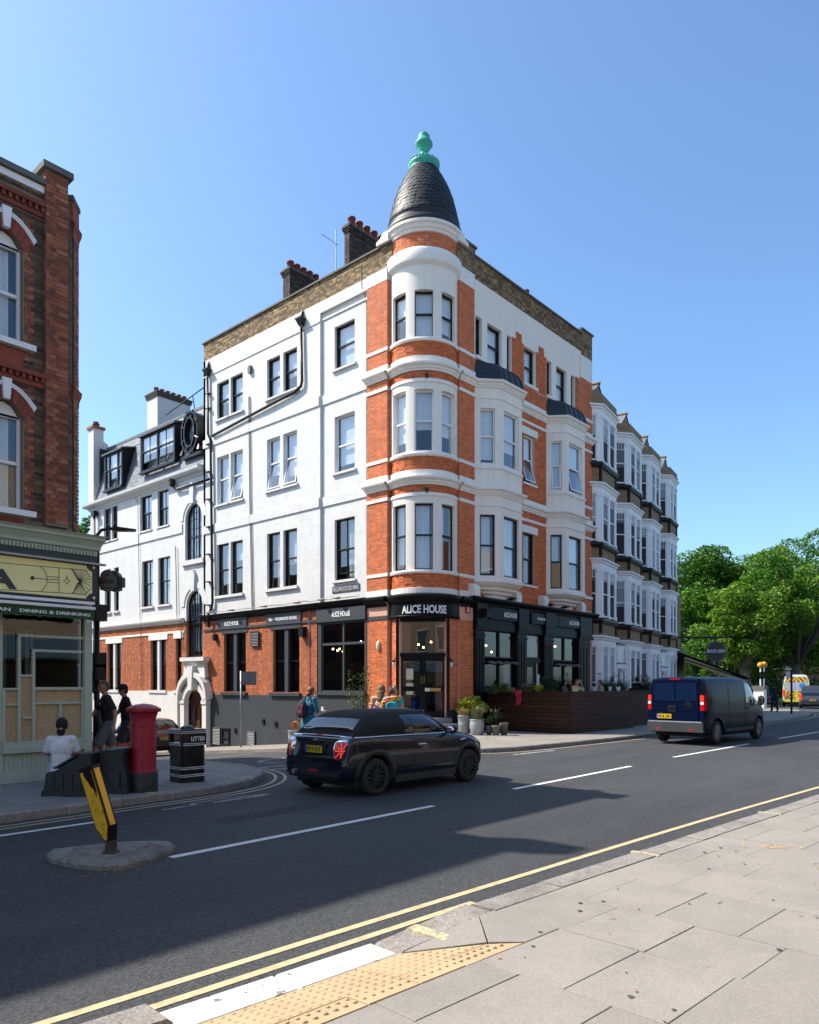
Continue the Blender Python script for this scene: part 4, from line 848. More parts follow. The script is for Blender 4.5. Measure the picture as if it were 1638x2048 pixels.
for s in (-1, 1):
    q0, q1 = (-dw, -.005) if s < 0 else (.005, dw); d_ = wall(DF, q0, q1, zt, 2.88, [(q0+.12, q1-.12, zt+.22, zt+.95), (q0+.12, q1-.12, zt+1.12, 2.72)], .03, .03); d_.box(q0, q1, -.02, -.019, zt, zt+.2, DF); d_ = d_.obj('door', pub_black, pub)
    for z0, z1 in ((zt+.22, zt+.95), (zt+1.12, 2.72)): MB().quad(DF.P(q0+.12, .01, z0), DF.P(q1-.12, .01, z0), DF.P(q1-.12, .01, z1), DF.P(q0+.12, .01, z1)).obj('pane', dark_glass, d_)
    hx_ = -.05 if s < 0 else .05; MB().tube([DF.P(hx_, .05, zt+1.2), DF.P(hx_, .09, zt+1.22), DF.P(hx_, .09, zt+1.5), DF.P(hx_, .05, zt+1.52)], .014, 6).obj('handle', mat('brass', (.55, .38, .14), .25, .1, 9, metal=1), d_)
paper = mat('paper', (.62, .56, .45), .8, .15, 9)
for z0, z1, w in ((2.05, 2.45, .13), (1.75, 1.92, .13), (1.5, 1.62, .13)): MB().box(-.48-w, -.48+w, .012, .016, z0, z1, DF).obj('notice', paper, pub)
MB().box(.08, .26, .035, .045, 1.62, 1.74, DF).obj('door_plate', mat('plate_white', (.7, .68, .62), .5), pub); MB().box(.28, .66, .035, .05, 1.62, 1.74, DF).obj('letter_box', MATS['brass'], pub)
for r_, z0, z1 in ((1.45, .45, zt-.02), (1.75, .22, .45), (2.05, -.1, .22)):
    MB().lathe([(r_, z0), (r_, z1), (.2, z1)], (*TC, 0), 20, R(172), R(266), False).obj('step', mat('step_stone', (.2, .2, .2), .85, .15, 4), pub)
for t in (R(173), R(263)):                 # bulkhead lamps either side of the door
    c, s = math.cos(t), math.sin(t); l = MB(); P_ = lambda r, z: (TC[0]+r*c, TC[1]+r*s, z)
    l.tube([P_(TR, 2.78), P_(TR+.12, 2.82), P_(TR+.16, 2.74)], .025, 6); l.lathe([(.07, .05), (.06, 0), (.03, -.02)], P_(TR+.16, 2.7), 10); l = l.obj('wall_lamp', black_paint, pub)
    MB().lathe([(.03, 0), (.045, -.05), (.045, -.14), (.02, -.19)], P_(TR+.16, 2.69), 10).obj('lamp_globe', mat('lamp_glass', (.6, .6, .56), .1), l)
y, z = hx(757, 1292, -.05); MB().ball((-.06, y, z), (.07, .10, .20), 10, 8).obj('alarm_box', mat('alarm_beige', (.62, .52, .38), .4), pub, smooth=True)
x, z = hy(935, 1218, -.05); al = MB().prism([(x-.12, z-.16), (x+.12, z-.16), (x+.12, z+.04), (x, z+.17), (x-.12, z+.04)], .03, .08, RF).obj('wall_sign', mat('sign_red', (.45, .02, .03), .4), pub)
MB().ball((x, -.085, z+.03), .03, 8, 6).obj('sign_emblem', white_text, al); MB().prism([(x-.06, z-.1), (x+.06, z-.1), (x+.025, z), (x-.025, z)], .081, .085, RF).obj('sign_emblem', white_text, al)

# ---- main-road pub front
PFY = .14
gx = lambda px: hy(px, 1300, -PFY)[0]
pil = [(2.62, 3.22), (gx(1035), gx(1054)), (gx(1089), gx(1107)), (gx(1158), gx(1177)+.15)]
bays_ = [(pil[i][1], pil[i+1][0]) for i in range(3)]
bk = MB(); bk.box(2.6, 12.0, 0.0, PFY-.04, 4.28, 4.95, RF); bk.obj('fascia', pub_black, pub)
for a0, a1 in pil:
    p_ = MB(); p_.box(a0, a1, -.2, PFY, 0.0, 4.3, RF); p_.box(a0-.04, a1+.04, -.2, PFY+.05, 0, .55, RF); p_.box(a0-.03, a1+.03, -.1, PFY+.04, 3.72, 3.8, RF); p_.box(a0-.05, a1+.05, -.1, PFY+.07, 3.95, 4.05, RF); p_.box(a0-.02, a1+.02, -.1, PFY+.10, 4.05, 4.95, RF)
    w = (a1-a0)/7
    for k in range(3): p_.box(a0+w*(2*k+1), a0+w*(2*k+2), PFY, PFY+.02, .8, 3.6, RF)
    p_.obj('pilaster', pub_black, pub)
MB().sweep([(0, 4.9), (.16, 4.92), (.18, 5.0), (.27, 5.05), (.32, 5.14), (.32, 5.2), (0, 5.24)], [(2.55, 0, -.6, -1), (12.02, 0, .6, -1)]).obj('cornice', pub_black, pub)
MB().box(2.6, 12.0, 0, PFY-.01, 3.98, 4.28, RF).obj('head_rail', pub_black, pub)
for i, (a0, a1) in enumerate(bays_):
    if i == 1:
        q = a0+(a1-a0)*.62
        window(pub, RF, a0, a1, 2.95, 3.98, d=0.0, fm=pub_black, rail=1, gm=dark_glass, cover=blind, cover_h=.98, side=(.25, 1)); MB().box(a0, a1, -.06, .04, 2.83, 2.95, RF).obj('transom', pub_black, pub)
        dr = wall(RF, a0, q, .3, 2.83, [(a0+.14, q-.14, .9, 2.6)], .04, .0).obj('door', pub_black, pub); MB().quad(RF.P(a0+.14, -.02, .9), RF.P(q-.14, -.02, .9), RF.P(q-.14, -.02, 2.6), RF.P(a0+.14, -.02, 2.6)).obj('pane', dark_glass, dr)
        MB().tube([(q-.06, -.06, 1.3), (q-.06, -.06, 1.9)], .015, 6).obj('handle', MATS['brass'], dr)
        window(pub, RF, q, a1, .3, 2.83, d=0.0, fm=pub_black, rail=1, gm=dark_glass, cover=blind, cover_h=.99)
        MB().box(q+.12, q+.34, .0, .01, 1.5, 2.3, RF).obj('notice', white_text, pub)
    else:
        n = 2; st = (a1-a0)/n
        for k in range(n):
            for z0, z1 in ((.95, 2.78), (2.9, 3.98)): window(pub, RF, a0+st*k, a0+st*(k+1), z0, z1, d=0.0, fm=pub_black, rail=1, gm=dark_glass, fw=.05, cover=blind if (i == 0 and k == 1 and z0 < 2) else None, cover_h=1, side=(.45, 1))
        MB().box(a0, a1, -.2, .02, 0, .95, RF).obj('stall_riser', pub_black, pub)
        hb = MB().tube([(a0+.2, -.25, 2.72), (a1-.1, -.25, 2.72)], .025, 6).obj('heater_bar', black_paint, pub)
        for k in range(4): xx = a0+.35+(a1-a0-.7)*k/3; MB().prism([(-.1, 0), (.1, -.06), (.13, 0), (-.07, .07)], xx-.14, xx+.14, Fr((0, -.25, 2.72), (0, -1, 0), (1, 0, 0))).obj('heater', mat('heater_grey', (.18, .16, .15), .5), hb)
for (p0, p1), txt, h in (((981, 1058), 'ALICE HOUSE', .20), ((1063.6, 1117), 'NEIGHBOURHOOD SOCIAL', .10), ((1118, 1177), 'ALICE HOUSE', .19)):
    a0, a1 = hy(p0, 1220, -.2)[0], hy(p1, 1220, -.2)[0]; bd = MB().box(a0, a1, PFY-.04, PFY+.06, 4.42, 4.86, RF).obj('sign_board', pub_black, pub)
    text(txt, ((a0+a1)/2, -PFY-.068, 4.64), (1, 0, 0), (0, -1, 0), h, white_text, bd, width=.9 if h > .15 else 1.3, bold=.006 if h > .15 else .003)
x = hy(975, 1225, -.4)[0]; MB().prism([(-.05, -.15), (.3, -.2), (.34, .12), (-.05, .15)], x-.14, x+.14, Fr((0, -.15, 4.62), (0, -1, 0), (1, 0, 0))).obj('loudspeaker', black_paint, pub)
for px in (1020, 1098, 1128): x = hy(px, 1190, -.4)[0]; MB().prism([(.0, 0), (.28, .05), (.26, .10), (0, .05)], x, x+.3, Fr((0, -.25, 5.22), (0, -1, 0), (1, 0, 0))).obj('spotlight', black_paint, pub)

# ---- the rest of its shell: back walls, floors, roof
sh = MB(); sh.box(0.3, 11.96, 13.76, 14.04, -3, PARB, W); sh.box(11.7, 11.98, 0.3, 13.76, -3, 18.0, W); sh.obj('rear_wall', stock_mortar, pub)
fl = MB()
for z in (.25, 4.7, 8.75, 12.85, 17.1): fl.box(.32, 11.7, .32, 13.76, z, z+.2)
fl.box(3.6, 3.7, .5, 13.7, .4, 17.1); fl.box(3.7, 11.7, 3.6, 3.7, .4, 17.1); fl.obj('floor', interior, pub)
mf = MB()
for z in (8.6, 12.7, 16.9): mf.lathe([(TR-.35, z), (TR-.35, z+.3)], (*TC, 0), 24, TH0, TH1, False)
mf.obj('turret_floor', interior, pub)
bulb_m = mat('lit_bulb', (1, .6, .25), .5, emit=(1, .55, .2), estr=14)
for px, py, D in ((666, 1298, 30.5), (675, 1301, 30.7), (679, 1298, 31), (686, 1303, 30.3), (722, 1283, 29.6), (810, 1292, 28.8), (837, 1289, 28.9), (862, 1284, 28.7), (847, 1295, 28.8), (972, 1291, 29.8), (983, 1304, 30.2), (1110, 1293, 32.5)):
    p = at(px, py, D); b_ = MB().ball(p, .04, 8, 6); o_ = b_.obj('pendant_bulb', bulb_m, None, smooth=True); tag(o_, '%s lit bulb seen %s' % ({666: 'leftmost', 675: 'second', 679: 'third', 686: 'fourth', 722: 'lone right hand', 810: 'leftmost', 837: 'second', 847: 'third', 862: 'rightmost', 972: 'left', 983: 'right', 1110: 'single'}[px], 'through the side street corner window' if px < 740 else 'through the fanlight over the corner door' if px < 900 else 'in the main road window nearest the door' if px < 1000 else 'in the far main road window'), 'bulb', 'pendant bulbs inside the pub')

# ---- chimneys, aerials
def stack(root, x0, x1, y0, y1, z0, z1, brick, bed, pots, rows=3, cap=None):
    st = MB().box(x0, x1, y0, y1, z0, z1).obj('chimney', bed, root); b = MB()
    if brick:
        bricks(LF, y0, y1, z0, z1-.3, d=-x0, mb=b); bricks(RF, x0, x1, z0, z1-.3, d=-y0, mb=b)
        for k in range(rows): e = .03*(k+1); z = z1-.3+.08*k; st2 = MB().box(x0-e, x1+e, y0-e, y1+e, z, z+.08); st2.obj('chimney_corbel', bed, st); bricks(LF, y0-e, y1+e, z, z+.078, d=-(x0-e), mb=b); bricks(RF, x0-e, x1+e, z, z+.078, d=-(y0-e), mb=b)
        b.obj('brick', brick, st, 'stuff'); MB().box(x0-.05, x1+.05, y0-.05, y1+.05, z1-.06, z1+.02).obj('chimney_cap', coping, st)
    for (x, y, s) in pots: MB().lathe([(.12*s, -.05), (.12*s, .03), (.112*s, .06), (.115*s, .24*s), (.13*s, .25*s), (.13*s, .31*s), (.09*s, .31*s), (.09*s, .1)], (x, y, z1), 14).obj('chimney_pot', terracotta, st, smooth=True)
    return st
def stack_at(px_l, px_m, px_r, py_top, X, root, z0, npots, brick, bed, pot_s=1.3, **k):
    y0, zt_ = hx(px_m, py_top, X); y1 = hx(px_l, py_top, X)[0]; x1 = hy(px_r, 700, y0)[0]
    pots = [(X+(x1-X)*(i+.6)/(npots+.2), (y0+y1)/2, pot_s) for i in range(npots)]
    return stack(root, X, x1, y0, y1, z0, zt_, brick, bed, pots, **k)
stack_at(689, 699, 775, 447, .75, pub, 17.3, 5, dark_stock, dark_mortar); stack_at(566, 580, 645, 534, .75, pub, 17.3, 5, dark_stock, dark_mortar)
x, z = hy(1064, 585, 2.0); stack(pub, x-.3, x+.5, 2, 2.6, 17.3, z-.2, dark_stock, dark_mortar, [(x-.05, 2.3, 1.2), (x+.3, 2.3, .8)])
aer = thing('television_aerial', 'thin television aerial on a mast rising behind the left parapet', 'aerial', (1.4, 5.2, 17.3))
p = at(672, 520, 31.0); q = at(672, 473, 31.0); m_ = MB().tube([(p.x, p.y, 17.2), (p.x, p.y, q.z+.3)], .02, 6).obj('mast', metal_grey, aer)
bm_ = MB(); a = at(643, 468, 31); b = at(676, 490, 31); bm_.tube([a, b], .012, 5)
for k in range(7): c = a+(b-a)*(k/6.5); L = .34; bm_.tube([c+Vector((.5, .3, .35))*L*.5, c-Vector((.5, .3, .35))*L*.5], .008, 4)
bm_.obj('antenna', metal_grey, aer)
aer.location = (p.x, p.y, 17.3)
for o_ in aer.children:
    for v in o_.data.vertices: v.co.x += 1.4-p.x; v.co.y += 5.2-p.y
# ================================================================== WHITE MANSION BLOCK BEYOND THE PUB, SIDE STREET
wing = thing('mansion_block', 'white rendered mansion block with slate mansard, dormers and arched stair windows', 'building', (0, 14.06, -1.0))
WF = Fr((0.03, 0, 0), (0, 1, 0), (-1, 0, 0)); WF_KEY[1] = WF; WY0, WY1 = 14.06, 25.6
def arch_pts(a0, a1, zs, n=12):            # spring line zs, semicircle
    c, r = (a0+a1)/2, (a1-a0)/2; return [(c+r*math.cos(math.pi*k/n), zs+r*math.sin(math.pi*k/n)) for k in range(n+1)]
def arched_fill(fr, a0, a1, zs, ztop, d, mb, reveal=.2):   # wall round an arched head between zs and ztop
    ar = arch_pts(a0, a1, zs); P = fr.P
    for (x0, z0), (x1, z1) in zip(ar, ar[1:]):
        mb.quad(P(x0, d, z0), P(x0, d, ztop), P(x1, d, ztop), P(x1, d, z1)); mb.quad(P(x0, d, z0), P(x1, d, z1), P(x1, d-reveal, z1), P(x0, d-reveal, z0))
A2, A1 = (14.25, 15.72), (14.18, 15.62)
wins2 = [(23.38, 24.2), (22.6, 23.28), (18.92, 20.1), (17.25, 18.33)]; wins1 = [(23.38, 24.1), (22.45, 23.0), (18.78, 19.92), (17.1, 18.27)]
zA2, zA1 = 10.7-(A2[1]-A2[0])/2, 6.44-(A1[1]-A1[0])/2
hw_ = [(a, b, 10.02, 11.85) for a, b in wins2]+[(a, b, 5.98, 8.4) for a, b in wins1]+[(*A2, 7.95, 10.72), (*A1, 3.2, 6.46)]
w_ = wall(WF, WY0, WY1, 5.0, 12.3, hw_, .2); arched_fill(WF, *A2, zA2, 10.72, 0, w_); arched_fill(WF, *A1, zA1, 6.46, 0, w_)
wing_wall = w_.obj('wall', stucco, wing)
gwn = [(22.2, 23.75), (17.5, 19.0), (16.05, 16.58)]
w_ = wall(WF, WY0, WY1, 1.5, 5.0, [(a, b, 1.58, 4.18) for a, b in gwn]+[(*A1, 3.2, 6.4)], .2, -.006).obj('wall', orange_mortar, wing)
bricks(WF, WY0, WY1, 1.52, 4.98, [(a, b, 1.58, 4.18) for a, b in gwn]+[(*A1, 3.2, 6.4)], d=-.006, proud=.011).obj('brick', orange_brick, w_, 'stuff')
MB().box(WY0+2.3, WY1, -.3, .05, -4.2, 1.54, WF).obj('plinth', stucco, wing)
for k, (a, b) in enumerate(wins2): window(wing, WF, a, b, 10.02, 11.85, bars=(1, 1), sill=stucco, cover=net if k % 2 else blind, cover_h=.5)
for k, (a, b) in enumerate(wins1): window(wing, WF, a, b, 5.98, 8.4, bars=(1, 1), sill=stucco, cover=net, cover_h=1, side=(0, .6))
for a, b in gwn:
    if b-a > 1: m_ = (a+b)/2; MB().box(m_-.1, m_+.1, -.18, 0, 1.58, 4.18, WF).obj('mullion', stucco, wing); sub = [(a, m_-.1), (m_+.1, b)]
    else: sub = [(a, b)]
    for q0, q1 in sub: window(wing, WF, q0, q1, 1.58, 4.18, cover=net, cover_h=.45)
    MB().box(a-.18, b+.18, -.02, .04, 4.18, 4.44, WF).obj('lintel', trimw, wing); MB().box(a-.12, b+.12, -.1, .1, 1.44, 1.58, WF).obj('sill', stucco, wing)
def arched_window(a0, a1, z0, zs, d=-.16):
    fo = MB(); n = 12; P = WF.P; r = (a1-a0)/2; c = (a0+a1)/2
    fo.box(a0, a0+.07, d-.05, d+.02, z0, zs, WF); fo.box(a1-.07, a1, d-.05, d+.02, z0, zs, WF); fo.box(a0+.07, a1-.07, d-.05, d+.02, z0, z0+.08, WF)
    fo.box(a0+.07, a1-.07, d-.05, d+.025, zs-.9, zs-.84, WF)
    for q in (.33, .67): x = a0+(a1-a0)*q; fo.box(x-.035, x+.035, d-.05, d+.02, z0+.08, zs+math.sqrt(max(0, r*r-(x-c)**2))-.03, WF)
    for q in (.5,): x = c; fo.box(x-.012, x+.012, d-.03, d, z0+.08, zs+r-.05, WF)
    for zz in (zs, zs-.45, zs+.33): fo.box(a0+.07+(.1 if zz > zs else 0), a1-.07-(.1 if zz > zs else 0), d-.03, d, zz-.012, zz+.012, WF)
    for k in range(n):
        t0, t1 = math.pi*k/n, math.pi*(k+1)/n
        q = [(c+rr*math.cos(t), zs+rr*math.sin(t)) for rr, t in ((r, t0), (r-.07, t0), (r-.07, t1), (r, t1))]; fo.prism(q, d-.05, d+.02, WF)
    w = fo.obj('window', black_frame, wing); g_ = MB(); g_.add([P(a0+.03, d-.02, z0), P(a1-.03, d-.02, z0)]+[P(x, d-.02, z) for x, z in arch_pts(a0+.03, a1-.03, zs)], [tuple(range(15))]); g_.obj('pane', glass, w)
    c_ = MB().add([P(a0+.1, d-.2, z0+.3), P(a1-.1, d-.2, z0+.3)]+[P(x, d-.2, z) for x, z in arch_pts(a0+.1, a1-.1, zs)], [tuple(range(15))]).obj('blind', mat('frosted_blue', (.30, .42, .45), .6, .3, 9), w)
    return w
arched_window(*A2, 7.95, zA2); arched_window(*A1, 3.22, zA1)
MB().box(A2[0]-.25, A2[1]+.2, -.1, .12, 7.72, 7.95, WF).obj('sill', stucco, wing)
for (a0, a1), zs in ((A2, zA2), (A1, zA1)):  # hood mouldings with tall keystones
    c, r = (a0+a1)/2, (a1-a0)/2; hm = MB(); n = 14
    for k in range(n):
        t0, t1 = math.pi*k/n, math.pi*(k+1)/n; q = [(c+rr*math.cos(t), zs+rr*math.sin(t)) for rr, t in ((r+.42, t0), (r+.16, t0), (r+.16, t1), (r+.42, t1))]; hm.prism(q, 0, .035, WF)
    hm.obj('arch_moulding', stucco, wing); MB().prism([(c-.14, zs+r-.02), (c+.14, zs+r-.02), (c+.18, zs+r+.8), (c+.08, zs+r+1.0), (c-.08, zs+r+1.0), (c-.18, zs+r+.8)], 0, .13, WF).obj('keystone', stucco, wing)
MB().box(15.95, WY1, 0, .05, 9.40, 9.86, WF).obj('plaster_band', stucco, wing)
wc = [(0.03, WY1+.15, -1, .8), (0.03, 15.8, -1, 0)]
MB().sweep([(0, 4.92), (.06, 4.94), (.09, 5.02), (.18, 5.08), (.2, 5.16), (0, 5.2)], wc).obj('cornice', stucco, wing)
MB().sweep([(0, 4.45), (.04, 4.45), (.04, 4.55), (0, 4.56)], wc).obj('string_course', trimw, wing)
MB().sweep([(0, 11.95), (.06, 11.97), (.09, 12.07), (.28, 12.13), (.36, 12.22), (.38, 12.36), (.30, 12.40), (-.1, 12.40)], [(0.03, WY1+.3, -1, .9), (0.03, 14.08, -1, 0)]).obj('gutter_cornice', stucco, wing)
# mansard: battened deck and single slates
MZ0, MZ1, MX1 = 12.36, 15.72, 0.85
def mans(a, d, z):
    f = (z-MZ0)/(MZ1-MZ0); x = 0.02+MX1*f; return (x-d*.97, a, z+d*.24)
mroof = MB().add([mans(14.1, 0, MZ0), mans(25.5, 0, MZ0), mans(25.5, 0, MZ1), mans(14.1, 0, MZ1), (MX1+.3, 14.1, MZ1), (MX1+.3, 25.5, MZ1)], [(0, 1, 2, 3), (3, 2, 5, 4)]).obj('mansard_roof', lead, wing)
sl_rest = MB(); cnt = 0; rowh = .215; nrow = int((MZ1-MZ0-.1)/rowh)
for r in range(nrow):
    z = MZ0+.03+r*rowh; y = 14.12-(.18 if r % 2 else 0); sw = .36
    while y < 25.45:
        y0, y1 = max(y, 14.12)+.004, min(y+sw, 25.46)-.004; y += sw
        if y1-y0 < .06: continue
        inside = any(p0-.05 < (y0+y1)/2 < p1+.05 and q0 < z+.1 < q1 for p0, p1, q0, q1 in ((21.2, 24.2, 12.6, 15.2), (16.0, 20.15, 12.9, 15.4)))
        if inside: continue
        j = random.uniform(.012, .02); mb = MB() if cnt < 300 else sl_rest
        zt_ = min(z+rowh*1.4, MZ1)
        mb.add([mans(y0, j, z), mans(y1, j, z), mans(y1, .003, zt_), mans(y0, .003, zt_), mans(y0, 0, z), mans(y1, 0, z)], [(0, 1, 2, 3), (0, 4, 5, 1)])
        if mb is not sl_rest:
            cnt += 1
            if cnt <= 300: mb.obj('slate', slate, mroof)
sl_rest.obj('slate', slate, mroof, 'stuff')
MB().box(14.1, 25.5, -MX1-.25, -MX1+.05, MZ1-.04, MZ1+.1, WF).obj('ridge_capping', lead, wing)
def dormer(a0, a1, z0, z1, panes):
    F = Fr((0, 0, 0), (0, 1, 0), (-1, 0, 0)); dx = -.12; fo = MB()
    top = MB().add([F.P(a0-.18, .16, z1), F.P(a1+.18, .16, z1), F.P(a1+.18, -1.2, z1+.32), F.P(a0-.18, -1.2, z1+.32), F.P(a0-.18, .16, z1+.1), F.P(a1+.18, .16, z1+.1), F.P(a1+.18, -1.2, z1+.42), F.P(a0-.18, -1.2, z1+.42)], [(0, 1, 2, 3), (4, 5, 6, 7), (0, 1, 5, 4), (1, 2, 6, 5), (3, 0, 4, 7)])
    ck = MB()
    for a in (a0, a1): ck.prism([(0.05, z0), (0.05, z1+.03), (-1.2, z1+.3), (-.2, z0)], a-.05, a+.05, Fr((0, 0, 0), (-1, 0, 0), (0, 1, 0)))
    ck.box(a0-.1, a1+.1, -.1, .12, z0-.1, z0, F); d_ = ck.obj('dormer', black_paint, wing); top.obj('dormer_roof', mat('dormer_lead', (.05, .053, .06), .5), d_)
    n = len(panes); st = (a1-a0-.1)/sum(panes); a = a0+.05
    for k, w in enumerate(panes):
        window(wing, F, a, a+st*w-.02, z0+.02, z1-.02, d=.02, bars=(0 if w < .6 else (1 if n < 3 else 0), 0 if w < .6 else (1 if n < 3 else 0)), cover=blind, cover_h=.5, open_=.45 if w > .5 else 0, rail=.55); a += st*w
dormer(21.98, 23.95, 12.85, 14.8, (.45, 1, .45)); dormer(16.6, 19.9, 13.1, 14.95, (1, 1))
# oval window in its black surround
OC = (15.2, 14.2); rf = MB(); OF = Fr((0.12, 0, 0), (0, 1, 0), (-1, 0, 0)); n = 28; ov = lambda ry, rz, t: (OC[0]+ry*math.cos(t), OC[1]+rz*math.sin(t))
for k in range(n):
    t0, t1 = 2*math.pi*k/n, 2*math.pi*(k+1)/n
    rf.prism([ov(.72, 1.02, t0), ov(.42, .68, t0), ov(.42, .68, t1), ov(.72, 1.02, t1)], -.5, .14, OF); rf.prism([ov(.74, 1.05, t0), ov(.66, .95, t0), ov(.66, .95, t1), ov(.74, 1.05, t1)], .14, .2, OF); rf.prism([ov(.48, .75, t0), ov(.40, .66, t0), ov(.40, .66, t1), ov(.48, .75, t1)], .14, .22, OF)
for k in range(8):
    t = 2*math.pi*(k+.5)/8; p0, p1 = ov(.46, .72, t), ov(.80, 1.12, t); rf.tube([OF.P(p0[0], .16, p0[1]), OF.P(p1[0], .16, p1[1])], .055, 5)
rf.box(OC[0]-.95, OC[0]+.75, -.4, .16, OC[1]-1.22, OC[1]-1.06, OF); rf.tube([OF.P(OC[0]-.75, .1, OC[1]-1.0), OF.P(OC[0]-.72, .1, OC[1]-.72)], [.16, .05], 8); rf.tube([OF.P(OC[0]+.75, .1, OC[1]-1.0), OF.P(OC[0]+.72, .1, OC[1]-.72)], [.16, .05], 8)
ow = rf.obj('oval_window', black_paint, wing); MB().add([OF.P(*(lambda q: (q[0], .04, q[1]))(ov(.42, .68, 2*math.pi*k/n))) for k in range(n)], [tuple(range(n))]).obj('pane', glass, ow)
MB().box(OC[0]-.015, OC[0]+.015, .05, .08, OC[1]-.66, OC[1]+.66, OF).box(OC[0]-.4, OC[0]+.4, .05, .08, OC[1]-.015, OC[1]+.015, OF).obj('glazing_bar', black_frame, ow)
MB().add([OF.P(*(lambda q: (q[0], -.1, q[1]))(ov(.42, .68, 2*math.pi*k/n))) for k in range(n)], [tuple(range(n))]).obj('blind', MATS['frosted_blue'], ow)
# end gable wall, chimneys, roof, back
ge = MB().prism([(-.02, -4), (-.02, 16.2), (.55, 16.2), (.9, 16.0), (1.0, 15.75), (6, 15.75), (6, -4)], 25.45, 25.75, Fr((0, 0, 0), (1, 0, 0), (0, 1, 0))).obj('gable_wall', stucco, wing)
ch = MB().box(-.05, .55, 25.3, 25.95, 12.4, 16.75).obj('chimney', stucco, wing); MB().box(-.13, .63, 25.22, 26.03, 16.75, 16.9).obj('chimney_cap', mat('chim_cap_red', (.3, .1, .05), .85), ch)
MB().lathe([(.15, 0), (.13, .12), (.2, .16), (.2, .22), (.12, .26), (.16, .32), (0, .38)], (.25, 25.62, 16.9), 12).obj('chimney_pot', terracotta, ch)
cs = stack(wing, 2.0, 4.1, 21.81, 22.95, 15.0, 18.6, None, stucco, [(2.2+k*.36, 22.3, 1.1) for k in range(6)]); cs.data.materials.clear(); cs.data.materials.append(stucco)
cp = MB()
for k in range(4): cp.box(1.95-.02*k, 4.15+.02*k, 21.76-.02*k, 23.0+.02*k, 18.30+.075*k, 18.37+.075*k)
cp.obj('chimney_cap', dark_mortar, cs)
MB().tube([(1.0, 19.2, 16.3), (1.0, 14.2, 17.0)], .03, 6).tube([(1.0, 16.4, 15.9), (1.0, 16.6, 16.66)], .025, 6).obj('guard_rail', black_paint, wing)
MB().box(1.0, 6, 14.1, 25.4, 15.4, 15.68).box(.3, 6, 25.2, 25.4, -4, 15.6).box(5.8, 6, 14.1, 25.4, -4, 15.6).box(1.6, 1.7, 14.1, 25.4, -4, 15.6).box(.3, 6, 14.1, 25.4, 9.0, 9.2).box(.3, 6, 14.1, 25.4, 4.7, 4.9).box(.3, 6, 14.1, 25.4, 12.1, 12.3).obj('floor', interior, wing)
# pipes
def wp_(px, py, d=.1): y, z = hx(px, py, -d); return (-d, y, z)
pp = MB().tube([wp_(348, 975), wp_(352, 979), wp_(420, 958)], .055, 8).obj('downpipe', iron, wing, smooth=True); y, z = hx(346, 968, -.12); MB().lathe([(.08, -.15), (.15, -.05), (.15, .15), (.18, .16), (.18, .2)], (-.16, y, z), 10).obj('hopper', iron, pp)
pp = MB().tube([wp_(189, 1025, .12), wp_(189, 1270, .12), wp_(189, 1400, .12)], .06, 8).obj('downpipe', iron, wing, smooth=True); y, z = hx(189, 1028, -.14); MB().box(y-.17, y+.17, 0, .28, z-.1, z+.16, LF).obj('hopper', iron, pp)
MB().tube([wp_(268, 985, .03), wp_(276, 1010, .03), wp_(277, 1100, .03), wp_(280, 1220, .03), wp_(284, 1380, .03)], .016, 4).obj('cable', MATS['cable_grey'], wing)
MB().tube([wp_(351, 1092, .04), wp_(354, 1236, .04), wp_(361, 1246, .04), wp_(364, 1300, .04)], .022, 5).obj('cable', MATS['cable_grey'], wing)
# entrance portal
PYC = 14.55; pt = MB(); PF = Fr((-.12, 0, 0), (0, 1, 0), (-1, 0, 0)); zsp = 1.05
da0, da1 = 13.72, 15.28; aw = [(x, z) for x, z in [(PYC+(da1-da0)/2*math.cos(math.pi*k/10), zsp+.62*math.sin(math.pi*k/10)) for k in range(11)]]
for s in (-1, 1): x0 = PYC+s*.95; pt.box(x0-.17, x0+.17, -.1, .16, -1.4, 1.15, PF); pt.box(x0-.21, x0+.21, -.1, .2, .95, 1.12, PF); pt.box(x0-.22, x0+.22, -.1, .2, -1.5, -.9, PF)
for (x0, z0), (x1, z1) in zip(aw, aw[1:]):   # archivolt
    k0 = ((x0-PYC)*1.5+PYC, zsp+.12+(z0-zsp)*1.75); k1 = ((x1-PYC)*1.5+PYC, zsp+.12+(z1-zsp)*1.75); pt.prism([(x0, z0), k0, k1, (x1, z1)], -.1, .16, PF)
    k2 = ((x0-PYC)*1.68+PYC, zsp+.2+(z0-zsp)*2.0); k3 = ((x1-PYC)*1.68+PYC, zsp+.2+(z1-zsp)*2.0); pt.prism([k0, k2, k3, k1], -.1, .3, PF)
pt.prism([(PYC-.14, 1.6), (PYC+.14, 1.6), (PYC+.24, 2.75), (PYC-.24, 2.75)], -.1, .34, PF)
pt.prism([(PYC-.95, 2.2), (PYC+.95, 2.2), (PYC+.85, 3.0), (PYC-.85, 3.0)], -.1, .1, PF); pt.box(PYC-1.05, PYC+1.0, -.1, .26, 3.0, 3.18, PF); pt.box(PYC-.95, PYC+.9, -.1, .18, 2.9, 3.0, PF)
por = pt.obj('entrance_portal', stucco, wing)
def arcw(cy, ang0, span): 
    def f(x, y): t = ang0-x/1.15; r = 1.13+y; return r*np.cos(t)*1.0, r*np.sin(t)*.86
    return f
for txt, a0 in (('INGLEWOOD', R(128)), ('HOUSES', R(52))): text(txt, (-.29, PYC, zsp-.02), (0, -1, 0), (-1, 0, 0), .16, black_paint, por, width=.86 if txt[0] == 'I' else .74, warp=arcw(0, a0, 1))
